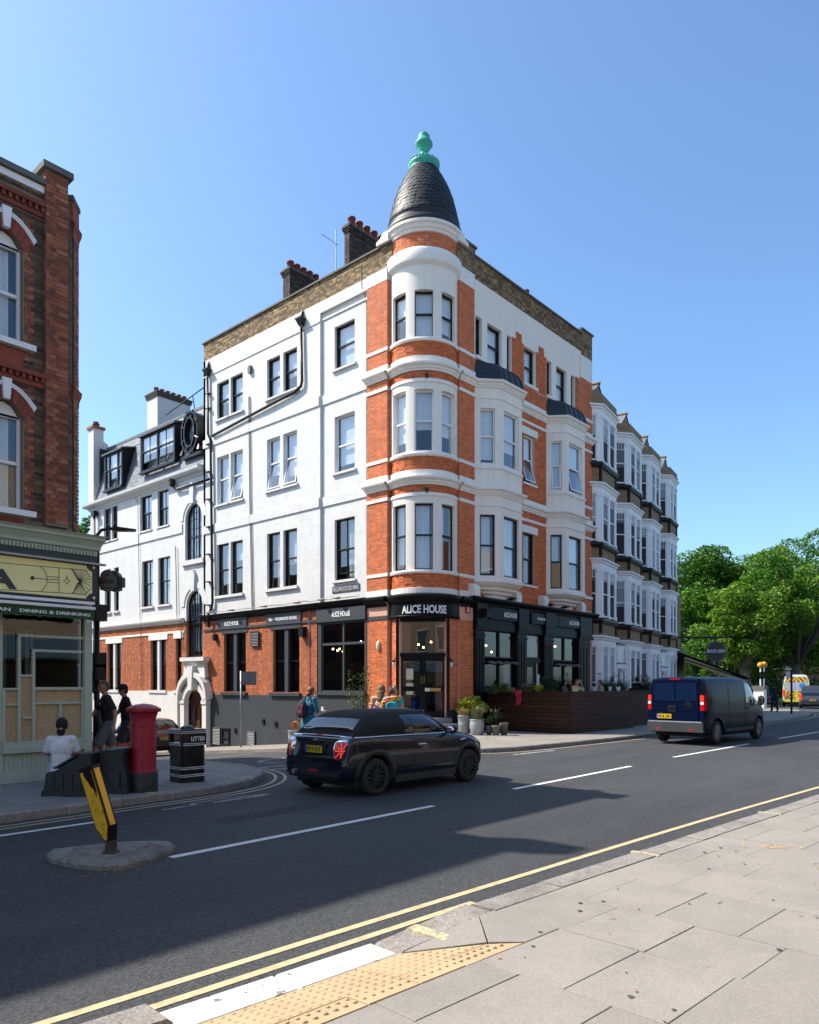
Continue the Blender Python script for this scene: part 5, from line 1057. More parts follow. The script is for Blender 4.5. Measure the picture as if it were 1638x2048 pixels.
dm = mat('oxblood_door', (.07, .014, .01), .35, .2, 4); dd = MB().add([PF.P(da0, -.22, -1.4), PF.P(da1, -.22, -1.4)]+[PF.P(x, -.22, z) for x, z in aw], [tuple(range(13))]).obj('door', dm, wing)
for s in (0, 1):
    a = PYC+.03 if s else da0+.1; b = da1-.1 if s else PYC-.03
    MB().box(a, b, -.22, -.18, -1.3, .9, PF).obj('door_leaf', dm, dd); MB().box(a+.1, b-.1, -.18, -.165, -.1, .75, PF).obj('pane', dark_glass, dd); MB().box(a+.1, b-.1, -.18, -.15, -1.1, -.3, PF).obj('door_panel', dm, dd)
    MB().tube([PF.P(PYC+(.08 if s else -.08), -.14, -.5), PF.P(PYC+(.08 if s else -.08), -.14, .15)], .02, 6).obj('handle', MATS['brass'], dd)

# ================================================================== BROWN BRICK BUILDING WITH THE RESTAURANT, LEFT EDGE
BY = -2.92; BF = Fr((0, BY, 0), (1, 0, 0), (0, -1, 0)); BX1 = -13.86; BTOP = 10.85
shop = thing('brick_corner_building', 'dark brown and red brick corner building above a sage green restaurant front', 'building', (-13.6, BY, 0))
purple = island_ramp(mat('purple_brick', (.06, .04, .03), .9, .3, 5, .2, 60), [(0, (.035, .025, .022)), (.5, (.075, .05, .036)), (.85, (.12, .07, .04)), (1, (.17, .12, .07))])
rubbed = island_ramp(mat('rubbed_red_brick', (.25, .06, .03), .85, .3, 5, .2, 60), [(0, (.13, .045, .026)), (.4, (.25, .07, .034)), (.8, (.34, .10, .045)), (1, (.36, .16, .095))])
grime = mat('grimy_mortar', (.19, .15, .105), .95, .25, 4)
WX0, WX1 = -15.24, -14.66; wz = [(7.92, 9.62), (4.95, 6.62)]
bh = [(WX0, WX1, z0, z1+.28) for z0, z1 in wz]
wb = wall(BF, -30, BX1, 4.3, BTOP, bh, .24)
for z0, z1 in wz:                          # segmental heads
    c, w = (WX0+WX1)/2, (WX1-WX0)/2; seg = [(c+w*q, z1+.26*(1-q*q)) for q in [1-k/6 for k in range(13)]]
    for (x0, q0), (x1, q1) in zip(seg, seg[1:]): wb.quad(BF.P(x0, 0, q0), BF.P(x0, 0, z1+.28), BF.P(x1, 0, z1+.28), BF.P(x1, 0, q1)); wb.quad(BF.P(x0, 0, q0), BF.P(x1, 0, q1), BF.P(x1, -.24, q1), BF.P(x0, -.24, q0))
wb.quad((BX1, BY, 4.3), (-13.5, BY+.42, 4.3), (-13.5, BY+.42, BTOP), (BX1, BY, BTOP)); wb.quad((-13.5, BY+.42, -3), (-13.5, 12, -3), (-13.5, 12, BTOP), (-13.5, BY+.42, BTOP))
wb.box(-30, -13.6, BY+.5, 11.9, BTOP-.5, BTOP-.3); wb.quad((-30, 12, -3), (-13.5, 12, -3), (-13.5, 12, BTOP), (-30, 12, BTOP)); wb.obj('wall', grime, shop)
MB().box(-29, -13.7, BY+1.6, BY+1.7, 0, 10.2).box(-29, -13.7, BY+.3, BY+1.7, 4.25, 4.35).box(-29, -13.7, BY+.3, BY+1.7, 7.0, 7.1).obj('floor', interior, shop)
brick_cache = {}
def brick_objects(fr, a0, a1, z0, z1, holes, m, d, limit, rest, parent, L_=.225, h=.075, gap=.011, proud=.009):
    n = max(1, round((z1-z0)/h)); hh = (z1-z0)/n; c = 0
    for r in range(n):
        zb, zt_ = z0+r*hh+gap/2, z0+(r+1)*hh-gap/2; a = a1+(.17 if r % 2 else 0); k = r % 2
        while a > a0:
            w = L_ if k % 2 == 0 else L_/2; b0, b1 = max(a-w, a0)+gap/2, min(a, a1)-gap/2; a -= w; k += 1
            if b1-b0 < .03 or any(x0 < (b0+b1)/2 < x1 and q0 < (zb+zt_)/2 < q1 for x0, x1, q0, q1 in holes): continue
            e = proud*random.uniform(.3, 1.5)
            if c < limit:
                key = (round(b1-b0, 2), m.name, fr is BF)
                if key not in brick_cache:
                    w2, h2 = (b1-b0)/2, (zt_-zb)/2; q = MB(); f2 = Fr((0, 0, 0), fr.t, fr.n); q.box(-w2, w2, -.02, 0, -h2, h2, f2); me = bpy.data.meshes.new('brick'); me.from_pydata(q.v, [], q.f); me.materials.append(m); brick_cache[key] = me
                o = link('brick', brick_cache[key], parent); p = Vector(fr.P((b0+b1)/2, d+e, (zb+zt_)/2)); off = Vector((0, 0, 0)); q = parent
                while q is not None: off += q.location; q = q.parent
                o.location = p-off; c += 1
            else: rest.box(b0, b1, d-.01, d+e, zb, zt_, fr)
    return c
# shared brick meshes take their colour per object
for mm_ in (purple, rubbed):
    N = mm_.node_tree.nodes; L = mm_.node_tree.links; cr = [n for n in N if n.type == 'VALTORGB'][0]; oi = N.new('ShaderNodeObjectInfo'); ge_ = [n for n in N if n.type == 'NEW_GEOMETRY'][0]
    ad = N.new('ShaderNodeMath'); ad.operation = 'ADD'; L.new(ge_.outputs['Random Per Island'], ad.inputs[0]); L.new(oi.outputs['Random'], ad.inputs[1]); fr_ = N.new('ShaderNodeMath'); fr_.operation = 'FRACT'; L.new(ad.outputs[0], fr_.inputs[0]); L.new(fr_.outputs[0], cr.inputs[0])
rest_p, rest_r = MB(), MB()
PIX0, PIX1 = -14.30, -13.90
piers = MB().box(PIX0, PIX1, 0, .10, 4.75, 11.20, BF).obj('pier', grime, shop)
brick_objects(BF, PIX0, PIX1, 4.8, 11.18, [], rubbed, .10, 240, rest_r, piers)
bricks(Fr((PIX0, 0, 0), (0, 1, 0), (-1, 0, 0)), BY-.1, BY, 4.8, 11.18, mb=rest_r)
jh = [(WX0, WX1, z0-.02, z1+.3) for z0, z1 in wz]+[(WX0-.22, WX1+.22, z0-.12, z0) for z0, _ in wz]
brick_objects(BF, -14.64, PIX0, 4.8, 10.2, jh+[(-14.45, PIX0, 4, 11)], rubbed, 0, 60, rest_r, shop)
brick_objects(BF, -15.6, PIX0, 4.8, 10.75, jh+[(-14.68, -14.45, 4.8, 6.9), (-14.68, -14.45, 7.75, 9.85)]+[(WX0-.1, WX1+.12, z1, z1+.5) for _, z1 in wz]+[(-20, -14, 7.2, 7.5), (-20, -14, 10.3, 10.65)], purple, 0, 220, rest_p, shop)
chf = Fr((BX1, BY, 0), (.36, .42, 0), (.42, -.36, 0)); bricks(chf, .0, .2, 4.8, 10.9, mb=rest_p, d=0); bricks(chf, .22, .54, 4.8, 10.9, mb=rest_r, d=.03)
rest_r.obj('brick', rubbed, shop, 'stuff'); rest_p.obj('brick', purple, shop, 'stuff')
vous = mat('voussoir_red', (.22, .05, .03), .85, .2, 6, island=.2)
for z0, z1 in wz:
    c, w = (WX0+WX1)/2, (WX1-WX0)/2; g_ = lambda q, e: (c+(w+e*.55)*q, z1+.26*(1-q*q)+e)
    for k in range(9):
        q0, q1 = -1.1+2.2*k/9+.01, -1.1+2.2*(k+1)/9-.01
        if k == 4: continue
        MB().prism([g_(q0, 0), g_(q0, .22), g_(q1, .22), g_(q1, 0)], 0, .018, BF).obj('voussoir', vous, shop)
    MB().prism([(c-.05, z1+.24), (c+.05, z1+.24), (c+.08, z1+.60), (c-.08, z1+.60)], 0, .09, BF).obj('keystone', white_frame, shop)
    hd = MB()
    for k in range(12): q0, q1 = -1.14+2.28*k/12, -1.14+2.28*(k+1)/12; hd.prism([g_(q0, .22), g_(q0, .27), g_(q1, .27), g_(q1, .22)], 0, .05, BF); hd.prism([g_(q0, .26), g_(q0, .285), g_(q1, .285), g_(q1, .26)], 0, .065, BF)
    hd.obj('hood_mould', white_frame, shop)
    window(shop, BF, WX0, WX1, z0, z1+.02, d=-.14, fm=white_frame, fw=.05, cover=net, cover_h=.98, side=(.0, .8), rail=.5)
    MB().prism([g_(-1, -.02), g_(-.5, -.02), g_(0, -.02), g_(.5, -.02), g_(1, -.02), (WX1, z1), (WX0, z1)], -.2, -.12, BF).obj('window_head', white_frame, shop)
    MB().box(WX0-.2, WX1+.19, -.14, .12, z0-.10, z0, BF).obj('sill', white_frame, shop)
    MB().box(WX0, WX1, -.01, .03, z0-.55, z0-.14, BF).obj('apron_panel', vous, shop)
for z in (7.22, 10.32):                    # dentil courses
    st = MB().box(-30, PIX0, 0, .05, z, z+.08, BF).box(-30, PIX0, 0, .11, z+.17, z+.25, BF).obj('dentil_course', vous, shop); x = PIX0-.07; dn = MB()
    while x > -17.5: dn.box(x, x+.055, .0, .085, z+.085, z+.165, BF); x -= .11
    dn.obj('dentil', vous, st, 'stuff')
    MB().sweep([(0, z), (.03, z), (.035, z+.1), (.07, z+.2), (.08, z+.28), (0, z+.34)], [(BX1+.13, BY+.15, .5, -.7), (-13.5, BY+.42, 1, -.5), (-13.5, 3, 1, 0)]).obj('corner_moulding', vous, shop)
MB().box(-30, PIX0, -.3, .05, BTOP-.08, BTOP+.04, BF).obj('parapet_band', white_frame, shop); MB().box(-30, PIX0, -.35, .12, BTOP+.05, BTOP+.15, BF).obj('coping', coping, shop)
MB().box(PIX0-.07, PIX1+.07, -.45, .18, 11.2, 11.31, BF).obj('pier_cap', coping, shop); MB().box(PIX0, PIX1, -.35, 0, 10.6, 11.2, BF).obj('pier', grime, shop)
MB().box(.15, .54, -.4, .04, 10.6, 10.98, chf).obj('pier', vous, shop); MB().box(.12, .56, -.42, .06, 10.98, 11.07, chf).obj('pier_cap', coping, shop)
# --- restaurant front
sage = mat('sage_paint', (.40, .44, .34), .55, .08, 2, dirt=(.14, .15, .115), dscale=3, dmin=.6, dmax=.9)
hes = mat('hessian', (.46, .33, .18), .9, .25, 30, .4, 120); teal = mat('sign_teal', (.018, .032, .035), .5, .1); sy = mat('sign_yellow', (.84, .76, .33), .55, .05)
def bp(px, py, Y=BY): return hy(px, py, Y)
def bz(py, px=120, Y=BY): return hy(px, py, Y)[1]
SX1 = bp(181, 1400)[0]; SX0 = -24.0
fr_ = MB(); bar = lambda x0, x1, z0, z1, d0=-.05, d1=.04: fr_.box(x0, x1, d0, d1, z0, z1, BF)
X = lambda px: bp(px, 1400)[0]
bar(X(166), SX1, 0.0, 4.3, -.1, .07); bar(SX0, X(4), .0, 4.3, -.08, .03)
zt0, zs_ = bz(1240), bz(1490)
for px0, px1, y0, y1 in ((34, 166, 1271, 1276.5), (63, 166, 1300, 1305), (68, 166, 1374, 1380), (40, 64, 1349, 1353.5), (69, 166, 1403.5, 1408), (43, 66, 1433, 1437), (4, 35, 1376, 1380), (6, 36, 1407, 1411)):
    bar(X(px0), X(px1), bz(y1, (px0+px1)/2), bz(y0, (px0+px1)/2))
for px0, px1, y0, y1 in ((34, 40, 1271, 1490), (63, 68.5, 1300, 1490), (117, 122, 1405, 1490), (4, 9, 1376, 1490), (162, 166, 1374, 1490)): bar(X(px0), X(px1), bz(y1, px0), bz(y0, px0), -.055, .045)
bar(X(4), X(166), bz(1490), bz(1478), -.06, .05); fr_.box(X(2), X(170), -.1, .10, bz(1500), bz(1490), BF); shopf = fr_.obj('shopfront', sage, shop)
for k in range(26): x1 = X(170)-k*.075; MB().box(x1-.070, x1, -.06, .0, .28, bz(1500), BF).obj('board', sage, shopf)
MB().box(SX0, SX1, -.1, .05, .0, .30, BF).obj('skirting', sage, shopf)
for x0, x1, z0, z1 in ((X(68), X(162), bz(1480), bz(1376)), (X(40), X(63), bz(1480), bz(1351, 50)), (X(8), X(34), bz(1480), bz(1378, 20))): MB().quad(BF.P(x0, -.012, z0), BF.P(x1, -.012, z0), BF.P(x1, -.012, z1), BF.P(x0, -.012, z1)).obj('hessian_panel', hes, shopf)
MB().quad(BF.P(SX0, -.02, bz(1478)), BF.P(X(166), -.02, bz(1478)), BF.P(X(166), -.02, 3.4), BF.P(SX0, -.02, 3.4)).obj('pane', dark_glass, shopf)
MB().box(X(5), X(32), -.5, -.45, 1.6, 2.9, BF).obj('mirror_panel', mat('dull_panel', (.28, .3, .31), .5), shopf)
MB().box(X(0), X(100), -.35, -.3, bz(1262), bz(1242), BF).obj('valance_liner', mat('brown_cloth', (.09, .065, .045), .9), shopf)
for px0, px1 in ((70, 80), (88, 96), (98, 104)): MB().box(X(px0), X(px1), -.9, -.85, 1.7, 2.9, BF).obj('inner_post', sage, shopf)
# fascia sign
FY = BY-.22; FF = Fr((0, FY, 0), (1, 0, 0), (0, -1, 0)); fx1, fzt = hy(195, 1124, FY); fzb = hy(195, 1203, FY)[1]
brd = MB().box(SX0, fx1, -.2, 0, fzb, fzt+.1, FF).obj('sign_board', teal, shop)
PXL = lambda px, py: hy(px, py, FY)
yx1 = PXL(184, 1160)[0]; yt, yb = PXL(180, 1132)[1], PXL(180, 1198)[1]; cr_ = .11
yp = [(SX0, yb), (yx1-cr_, yb)]+[(yx1-cr_*math.cos(math.pi/2*k/6)*1.0+0*k, yb+cr_*math.sin(math.pi/2*k/6)) for k in range(7)][0:0]+[(yx1-cr_, yb+.03), (yx1-cr_*.55, yb+cr_*.75), (yx1, yb+cr_), (yx1, yt-cr_), (yx1-cr_*.55, yt-cr_*.75), (yx1-cr_, yt-.03), (yx1-cr_, yt), (SX0, yt)]
MB().prism(yp, 0, .008, FF).obj('sign_panel', sy, brd)
def line(pts, w=.011, m=teal, d=.012):
    mb = MB(); q = [PXL(*p) for p in pts]; a, b = offset(q, w/2), offset(q, -w/2); n = len(q); mb.v += [FF.P(p[0], d, p[1]) for p in a]+[FF.P(p[0], d, p[1]) for p in b]; mb.f += [(i, i+1, n+i+1, n+i) for i in range(n-1)]; return mb
k_ = 6.3; u = lambda x, y: (x/k_, 1060+y/k_)
orn = MB()
def addl(pts, w=.011): q = line([u(*p) for p in pts], w); orn.add(q.v, q.f)
addl([(-900, 355), (0, 412), (500, 458), (890, 490), (1085, 508)]); addl([(-900, 700), (0, 752), (510, 778), (905, 800), (1080, 820)])
addl([(500, 458), (540, 490), (575, 540), (590, 600), (590, 640), (575, 700), (545, 745), (510, 778)]); addl([(405, 605), (590, 620)], .012); addl([(738, 478), (742, 792)])
addl([(590, 585), (738, 597)]); addl([(590, 620), (738, 630)]); addl([(590, 655), (738, 667)])
addl([(890, 490), (920, 520), (945, 570), (970, 620), (1000, 650), (970, 680), (945, 730), (930, 780), (905, 800)], .016)
for ex, ey in ((915, 495), (940, 498), (975, 500), (1010, 503), (1045, 506), (1085, 508), (1085, 560), (1120, 590), (1150, 615), (1150, 660), (1150, 705), (1110, 750), (1085, 790), (1080, 820), (1045, 815), (1010, 810), (975, 805), (945, 802), (920, 800)): addl([(1000, 650), (ex, ey)], .009)
addl([(1085, 508), (1110, 570), (1150, 605)]); addl([(1080, 820), (1105, 770), (1150, 735)])
st_ = [(840, 585), (852, 630), (888, 645), (852, 660), (842, 695), (830, 660), (795, 635), (830, 622), (840, 585)]; addl(st_, .012)
q = [PXL(*u(405+26*math.cos(6.283*k/12), 605+26*math.sin(6.283*k/12))) for k in range(12)]; orn.add([FF.P(p[0], .012, p[1]) for p in q], [tuple(range(12))])
for cy_ in (475, 855): q = [PXL(*u(1180+dx, cy_+dy)) for dx, dy in ((0, -22), (20, 0), (0, 22), (-20, 0))]; MB().add([FF.P(p[0], .012, p[1]) for p in q], [(0, 1, 2, 3)]).obj('sign_ornament', sy, brd)
orn.obj('sign_ornament', teal, brd)
q0 = PXL(-5, 1160); text('A', (PXL(1, 1157)[0], FY-.012, PXL(1, 1157)[1]), (1, 0, 0), (0, -1, 0), .33, teal, brd, width=.52, bold=.02, depth=.01)
text('COLAB', (PXL(1, 1157)[0]-1.75, FY-.012, PXL(1, 1157)[1]), (1, 0, 0), (0, -1, 0), .33, teal, brd, width=2.6, bold=.02, depth=.01)
# cornice with dentils over the sign
cz = hy(196, 1118, FY)[1]; ct_ = hy(203, 1072, FY-.2)[1]
MB().sweep([(-.1, cz), (.02, cz), (.03, cz+.02), (.05, cz+.13), (.10, cz+.15), (.11, cz+.21), (.17, cz+.30), (.20, cz+.32), (.20, cz+.36), (.24, cz+.40), (.25, ct_), (-.2, ct_+.02)], [(SX0, FY+.05, 0, -1), (fx1-.02, FY+.05, .55, -1), (fx1-.02, FY+.5, 1, 0)]).obj('shop_cornice', sage, shop)
dn = MB(); x = fx1-.05
while x > -16: dn.box(x-.034, x, -.05, .02, cz+.04, cz+.12, FF); x -= .062
dn.obj('dentil', sage, shop, 'stuff')
MB().box(SX0, fx1+.12, .02, .10, hy(180, 1127, FY-.1)[1]-.01, hy(180, 1127, FY-.1)[1]+.025, FF).obj('sign_lamp_trough', metal_grey, shop)
# awning cassette and scalloped valance
AY = BY-.42; AF = Fr((0, AY, 0), (1, 0, 0), (0, -1, 0)); ax1 = hy(189, 1220, AY)[0]; az1, az0 = hy(186, 1221, AY)[1], hy(186, 1240, AY)[1]
awn = thing('shop_awning', 'dark green scalloped awning valance lettered in white under the yellow sign', 'awning', (-13.6, AY, az1))
MB().box(SX0, ax1, -.35, .05, az1+.01, az1+.06, AF).box(SX0, ax1+.02, -.28, -.02, az1+.11, az1+.16, AF).obj('awning_rail', white_frame, awn)
n = 120; vs_ = [AF.P(ax1-.045*k/1.0, .0, az1) for k in range(n)]+[AF.P(ax1-.045*k, .004, az0+.012*math.cos(k*2*math.pi/4)) for k in range(n)]
MB().add(vs_, [(i, i+1, n+i+1, n+i) for i in range(n-1)]).obj('valance', mat('valance_green', (.022, .065, .018), .8, .1), awn)
tx0, tz0 = hy(120, 1226, AY); wd = hy(179, 1230, AY)[0]-hy(0, 1224, AY)[0]
text('DINING & DRINKING', ((hy(39, 1224, AY)[0]+hy(180, 1229, AY)[0])/2, AY-.012, tz0+.0), (1, 0, 0), (0, -1, 0), .058, white_text, awn, width=hy(180, 1229, AY)[0]-hy(39, 1224, AY)[0], bold=.002, up=(0, 0, 1))
text('INDIAN', (hy(39, 1224, AY)[0]-.40, AY-.012, tz0), (1, 0, 0), (0, -1, 0), .058, white_text, awn, width=.50, bold=.002)
# projecting sign
ps = thing('projecting_sign', 'small bronze arched hanging sign lettered COLABA on the shop corner', 'sign', at(215, 1160, 14.2))
p0 = at(215, 1160, 14.2); SF = Fr(p0, (S_*0+.6639, -.7478, 0), (-.7478, -.6639, 0)); mpx = 14.2/FPX
bronze = mat('sign_bronze', (.09, .065, .035), .5, .2, 9)
pr_ = [(-23, -14), (-16, -14), (-16, -20), (-8, -22), (0, -24), (8, -22), (16, -20), (16, -14), (23, -14), (23, 6), (16, 6)]+[(16*math.cos(t), 6+14*math.sin(t)) for t in [math.pi*k/8 for k in range(9)]]+[(-16, 6), (-23, 6)]
pl_ = [(x*mpx*.86, z*mpx) for x, z in pr_]; MB().prism(pl_, -.0, .03, SF).obj('sign_face', bronze, ps); MB().prism([(x*.96+.10, z*.96) for x, z in pl_], -.16, -.0, SF).obj('sign_box', black_paint, ps); MB().box(-.32, -.18, -.06, -.02, -.05, .05, SF).obj('bracket', black_paint, ps)
text('COLABA', SF.P(0, .034, -.03), SF.t, SF.n, .085, black_paint, ps, width=.30, bold=.003); text('NEW', SF.P(0, .034, .085), SF.t, SF.n, .03, black_paint, ps, width=.07); text('INDIAN DINING', SF.P(0, .034, -.155), SF.t, SF.n, .025, black_paint, ps, width=.22)
cctv = MB().ball(at(177, 1242, 14.05), (.05, .05, .05), 8, 6).tube([at(177, 1242, 14.05), at(171, 1245, 13.9)], .035, 8).obj('security_camera', white_frame, shop)
# next building along, out of frame: taller, it throws the long shadow over the road
nb = thing('neighbouring_building', 'taller plain brick building just outside the left edge of the frame', 'building', (-24, BY, 0))
MB().box(-40, -18.85, BY-.05, 10, 0, 12.6).box(-19.3, -18.85, BY-.2, BY+.6, 12.6, 13.2).obj('wall', grime, nb)

# ================================================================== TERRACE OF WHITE BAYS BEYOND THE PUB
ta = R(9.6); TF_ = Fr((12.25, -.32, 0), (math.cos(ta), math.sin(ta), 0), (math.sin(ta), -math.cos(ta), 0))
twhite = mat('terrace_white', (.84, .83, .81), .55, .05, 3, dirt=(.5, .5, .49), dscale=2, dmin=.6, dmax=.9); tbrick = brick_tex('terrace_brick', (.20, .125, .06), (.32, .21, .105), (.26, .21, .15))
def terrace_house(a, fwid, label, i, drop=0.0):
    cw = .75; o = TF_.P(a, 0, 0); h = thing('terraced_house', label, 'house', o, 0, 'white bayed terrace houses beyond the pub')
    back = -.85; pts = [(a-cw, back), (a, 0), (a+fwid, 0), (a+fwid+cw, back)]; P = TF_.P
    W2 = lambda q, z: P(q[0], q[1], z); lev = [(0.3, 3.75, None), (5.05, 7.4, 4.2), (8.65, 11.0, 7.85), (12.45, 14.7, 11.43)]
    MB().box(a-1.3, a+fwid+1.3, back-.3, back, 0, 15.6, TF_).obj('wall', tbrick, h)
    body = MB().add([W2(q, z) for z in (0, 15.7) for q in pts], [(0, 1, 5, 4), (1, 2, 6, 5), (2, 3, 7, 6)]).obj('bay', tbrick, h)
    fcs_ = []
    for (q0, q1) in zip(pts, pts[1:]):
        v0, v1 = Vector(W2(q0, 0)), Vector(W2(q1, 0)); L = (v1-v0).length; t = (v1-v0)/L; fcs_.append((Fr(v0, t, (t.y, -t.x, 0)), L))
    path = []; vv = [Vector(W2(q, 0)) for q in pts]; nr = [Vector(TF_.n)*.8-Vector(TF_.t)*.7, Vector(TF_.n)-Vector(TF_.t)*.4, Vector(TF_.n)+Vector(TF_.t)*.4, Vector(TF_.n)*.8+Vector(TF_.t)*.7]; path = [(v.x, v.y, n.x, n.y) for v, n in zip(vv, nr)]
    for li, (z0, z1, zbk) in enumerate(lev):
        MB().sweep([(.02, z1-.02), (.05, z1), (.05, z1+.22), (.10, z1+.26), (.12, z1+.34), (.2, z1+.38), (.2, z1+.45), (0, z1+.48)], path).obj('cornice', twhite, body)
        if li: MB().sweep([(0, z0-.28), (.10, z0-.26), (.16, z0-.14), (.16, z0-.06), (.03, z0)], path).obj('sill_band', black_paint, body)
        for fi, (fr, L) in enumerate(fcs_):
            if fi == 2 and i: continue
            n = 2 if fi == 1 else 1; pw = .22; open_w = (L-pw*(n+1))/n
            for k in range(n+1):
                x0 = k*(open_w+pw); p_ = MB().box(x0, x0+pw, 0, .06, z0, z1, fr).box(x0-.02, x0+pw+.02, 0, .09, z1-.18, z1-.02, fr).box(x0-.02, x0+pw+.02, 0, .09, z0, z0+.18, fr).obj('pilaster', twhite, body)
            for k in range(n):
                x0 = pw+k*(open_w+pw); window(h, fr, x0, x0+open_w, z0+.05, z1-.02, d=.03, fm=white_frame, rail=.48, bars=(0, 0), fw=.06)
                tl = MB()
                for b in range(5): xx = x0+.06+(open_w-.12)*b/4; tl.box(xx-.012, xx+.012, .0, .04, z1-.42, z1-.08, fr)
                tl.box(x0+.06, x0+open_w-.06, 0, .04, z1-.44, z1-.41, fr).obj('glazing_bar', white_frame, body)
                hh_ = z1-(z1-z0)*random.choice((.25, .45, .6, .9)); MB().quad(fr.P(x0+.05, .008, hh_), fr.P(x0+open_w-.05, .008, hh_), fr.P(x0+open_w-.05, .008, z1), fr.P(x0+.05, .008, z1)).obj('blind', random.choice((mat('terrace_blind', (.26, .28, .31), .9, .1, 3), mat('terrace_net', (.4, .42, .44), .9, .15, 5), mat('terrace_dim', (.14, .15, .17), .9))), body)
            # dark panel on the brick stands in for the unlit room behind the glass
            MB().quad(fr.P(0, .004, z0), fr.P(L, .004, z0), fr.P(L, .004, z1), fr.P(0, .004, z1)).obj('dark_room_panel', interior, body)
        if zbk:
            for q in (1, 2): v = Vector(W2(pts[q], 0)); MB().tube([(v.x, v.y, zbk+.1), (v.x, v.y, z0-.2)], .09, 6).obj('quoin', black_paint, body)
    MB().sweep([(0, 15.18), (.1, 15.2), (.12, 15.4), (.06, 15.42), (.06, 15.68), (-.3, 15.7)], path).obj('parapet', tbrick, body)
    mid = a+fwid/2; r_ = MB(); zz = 15.6; F_ = Fr(o, TF_.t, TF_.n); hwid = fwid/2+.15
    r_.add([TF_.P(mid-hwid, -.45, zz), TF_.P(mid+hwid, -.45, zz), TF_.P(mid, -.45, zz+1.05), TF_.P(mid-hwid, -4, zz), TF_.P(mid+hwid, -4, zz), TF_.P(mid, -4, zz+1.05)], [(0, 3, 5, 2), (1, 2, 5, 4)]); r_.obj('roof', slate, h)
    MB().add([TF_.P(mid-hwid, -.5, zz), TF_.P(mid+hwid, -.5, zz), TF_.P(mid, -.5, zz+1.0)], [(0, 1, 2)]).obj('gable', tbrick, h)
    MB().tube([TF_.P(mid, -.4, zz+1.07), TF_.P(mid, -4, zz+1.07)], .09, 6).obj('ridge_tile', mat('ridge_lichen', (.22, .15, .05), .9, .3, 6), h)
    MB().add([TF_.P(a-1.3, -1.2, 15.4), TF_.P(a+fwid+1.3, -1.2, 15.4), TF_.P(a+fwid+1.3, -7, 17.2), TF_.P(a-1.3, -7, 17.2)], [(0, 1, 2, 3)]).obj('roof', slate, h)
    if i in (1, 3):                        # entrance porch with columns
        px_ = a-1.45; pc = MB()
        for q in (px_-.45, px_+.45):
            c = TF_.P(q, -.15, 0); pc.lathe([(.17, 0), (.17, .15), (.13, .2), (.11, 2.5), (.16, 2.58), (.17, 2.7)], c, 14)
        pc.box(px_-.7, px_+.7, -.9, .05, 2.7, 2.95, TF_); po = pc.obj('porch', twhite, h); MB().box(px_-.55, px_+.55, -.9, -.02, 2.95, 3.9, TF_).obj('porch_parapet', twhite, po); MB().box(px_-.62, px_+.62, -.9, .04, 3.9, 3.98, TF_).box(px_-.72, px_+.72, -.9, .08, 2.93, 2.98, TF_).obj('porch_coping', black_paint, po)
        MB().box(px_-.35, px_+.35, -.84, -.8, 0, 2.3, TF_).obj('door', mat('door_red', (.25, .02, .02), .4), h)
for i, (a, f, lab) in enumerate(((0.1, 2.35, 'white bayed terrace house nearest to the pub'), (4.9, 2.35, 'second white bayed terrace house from the pub, with widest visible side window'), (9.35, 2.2, 'third white bayed terrace house from the pub'), (14.1, 1.95, 'farthest white bayed terrace house beside the trees'))): terrace_house(a, f, lab, i)
# ================================================================== STREET FURNITURE
def lathe_part(name, prof, c, m, parent, n=28, **k): return MB().lathe(prof, c, n).obj(name, m, parent, smooth=True, **k)
def flat_shade(o):
    o.data.shade_flat(); return o
def auto(o, ang=35):
    o.data.shade_smooth()
    try: o.data.set_sharp_from_angle(angle=R(ang))
    except Exception: pass
    return o
# pillar box
bx, by = gd(291, 1583, KH); by += .10; bx += .02
pil_red = mat('pillar_red', (.34, .012, .03), .38, .12, 4, dirt=(.22, .012, .02), dscale=5, dmin=.5, dmax=.8); soot = mat('pillar_black', (.02, .02, .02), .6, .3, 9, dirt=(.07, .055, .045), dscale=9, dmin=.55, dmax=.75)
pb_ = thing('pillar_box', 'red cylindrical pillar box with black base and domed fluted cap', 'post box', (bx, by, KH))
auto(lathe_part('body', [(.215, .30), (.215, .34), (.2, .36), (.2, 1.06), (.212, 1.07), (.212, 1.10), (.2, 1.11), (.2, 1.20), (.208, 1.22), (.225, 1.27), (.2, 1.28)], (bx, by, KH), pil_red, pb_, 40))
auto(lathe_part('base', [(.225, 0), (.225, .28), (.215, .31), (.18, .31)], (bx, by, KH), soot, pb_, 40))
cp = auto(lathe_part('cap', [(.2, 1.27), (.255, 1.29), (.262, 1.31), (.262, 1.34), (.25, 1.35), (.20, 1.385), (.12, 1.41), (0, 1.425)], (bx, by, KH), pil_red, pb_, 40))
fl_ = MB()
for k in range(44): t = 2*math.pi*k/44; fl_.box(-.01, .01, .255, .272, 1.29, 1.345, Fr((bx, by, KH), (-math.sin(t), math.cos(t), 0), (math.cos(t), math.sin(t), 0)))
fl_.obj('fluting', pil_red, cp, 'stuff')
ss = MB()
for t0 in (.3,):
    an = math.atan2(-.83, .2); P_ = lambda r, a, z: (bx+r*math.cos(a), by+r*math.sin(a), KH+z)
    ss.tube([P_(.202, an, .62), P_(.205, an+.12, .58), P_(.202, an+.3, .64), P_(.203, an+.45, .68)], .004, 4)
ss.obj('scratch', soot, pb_)
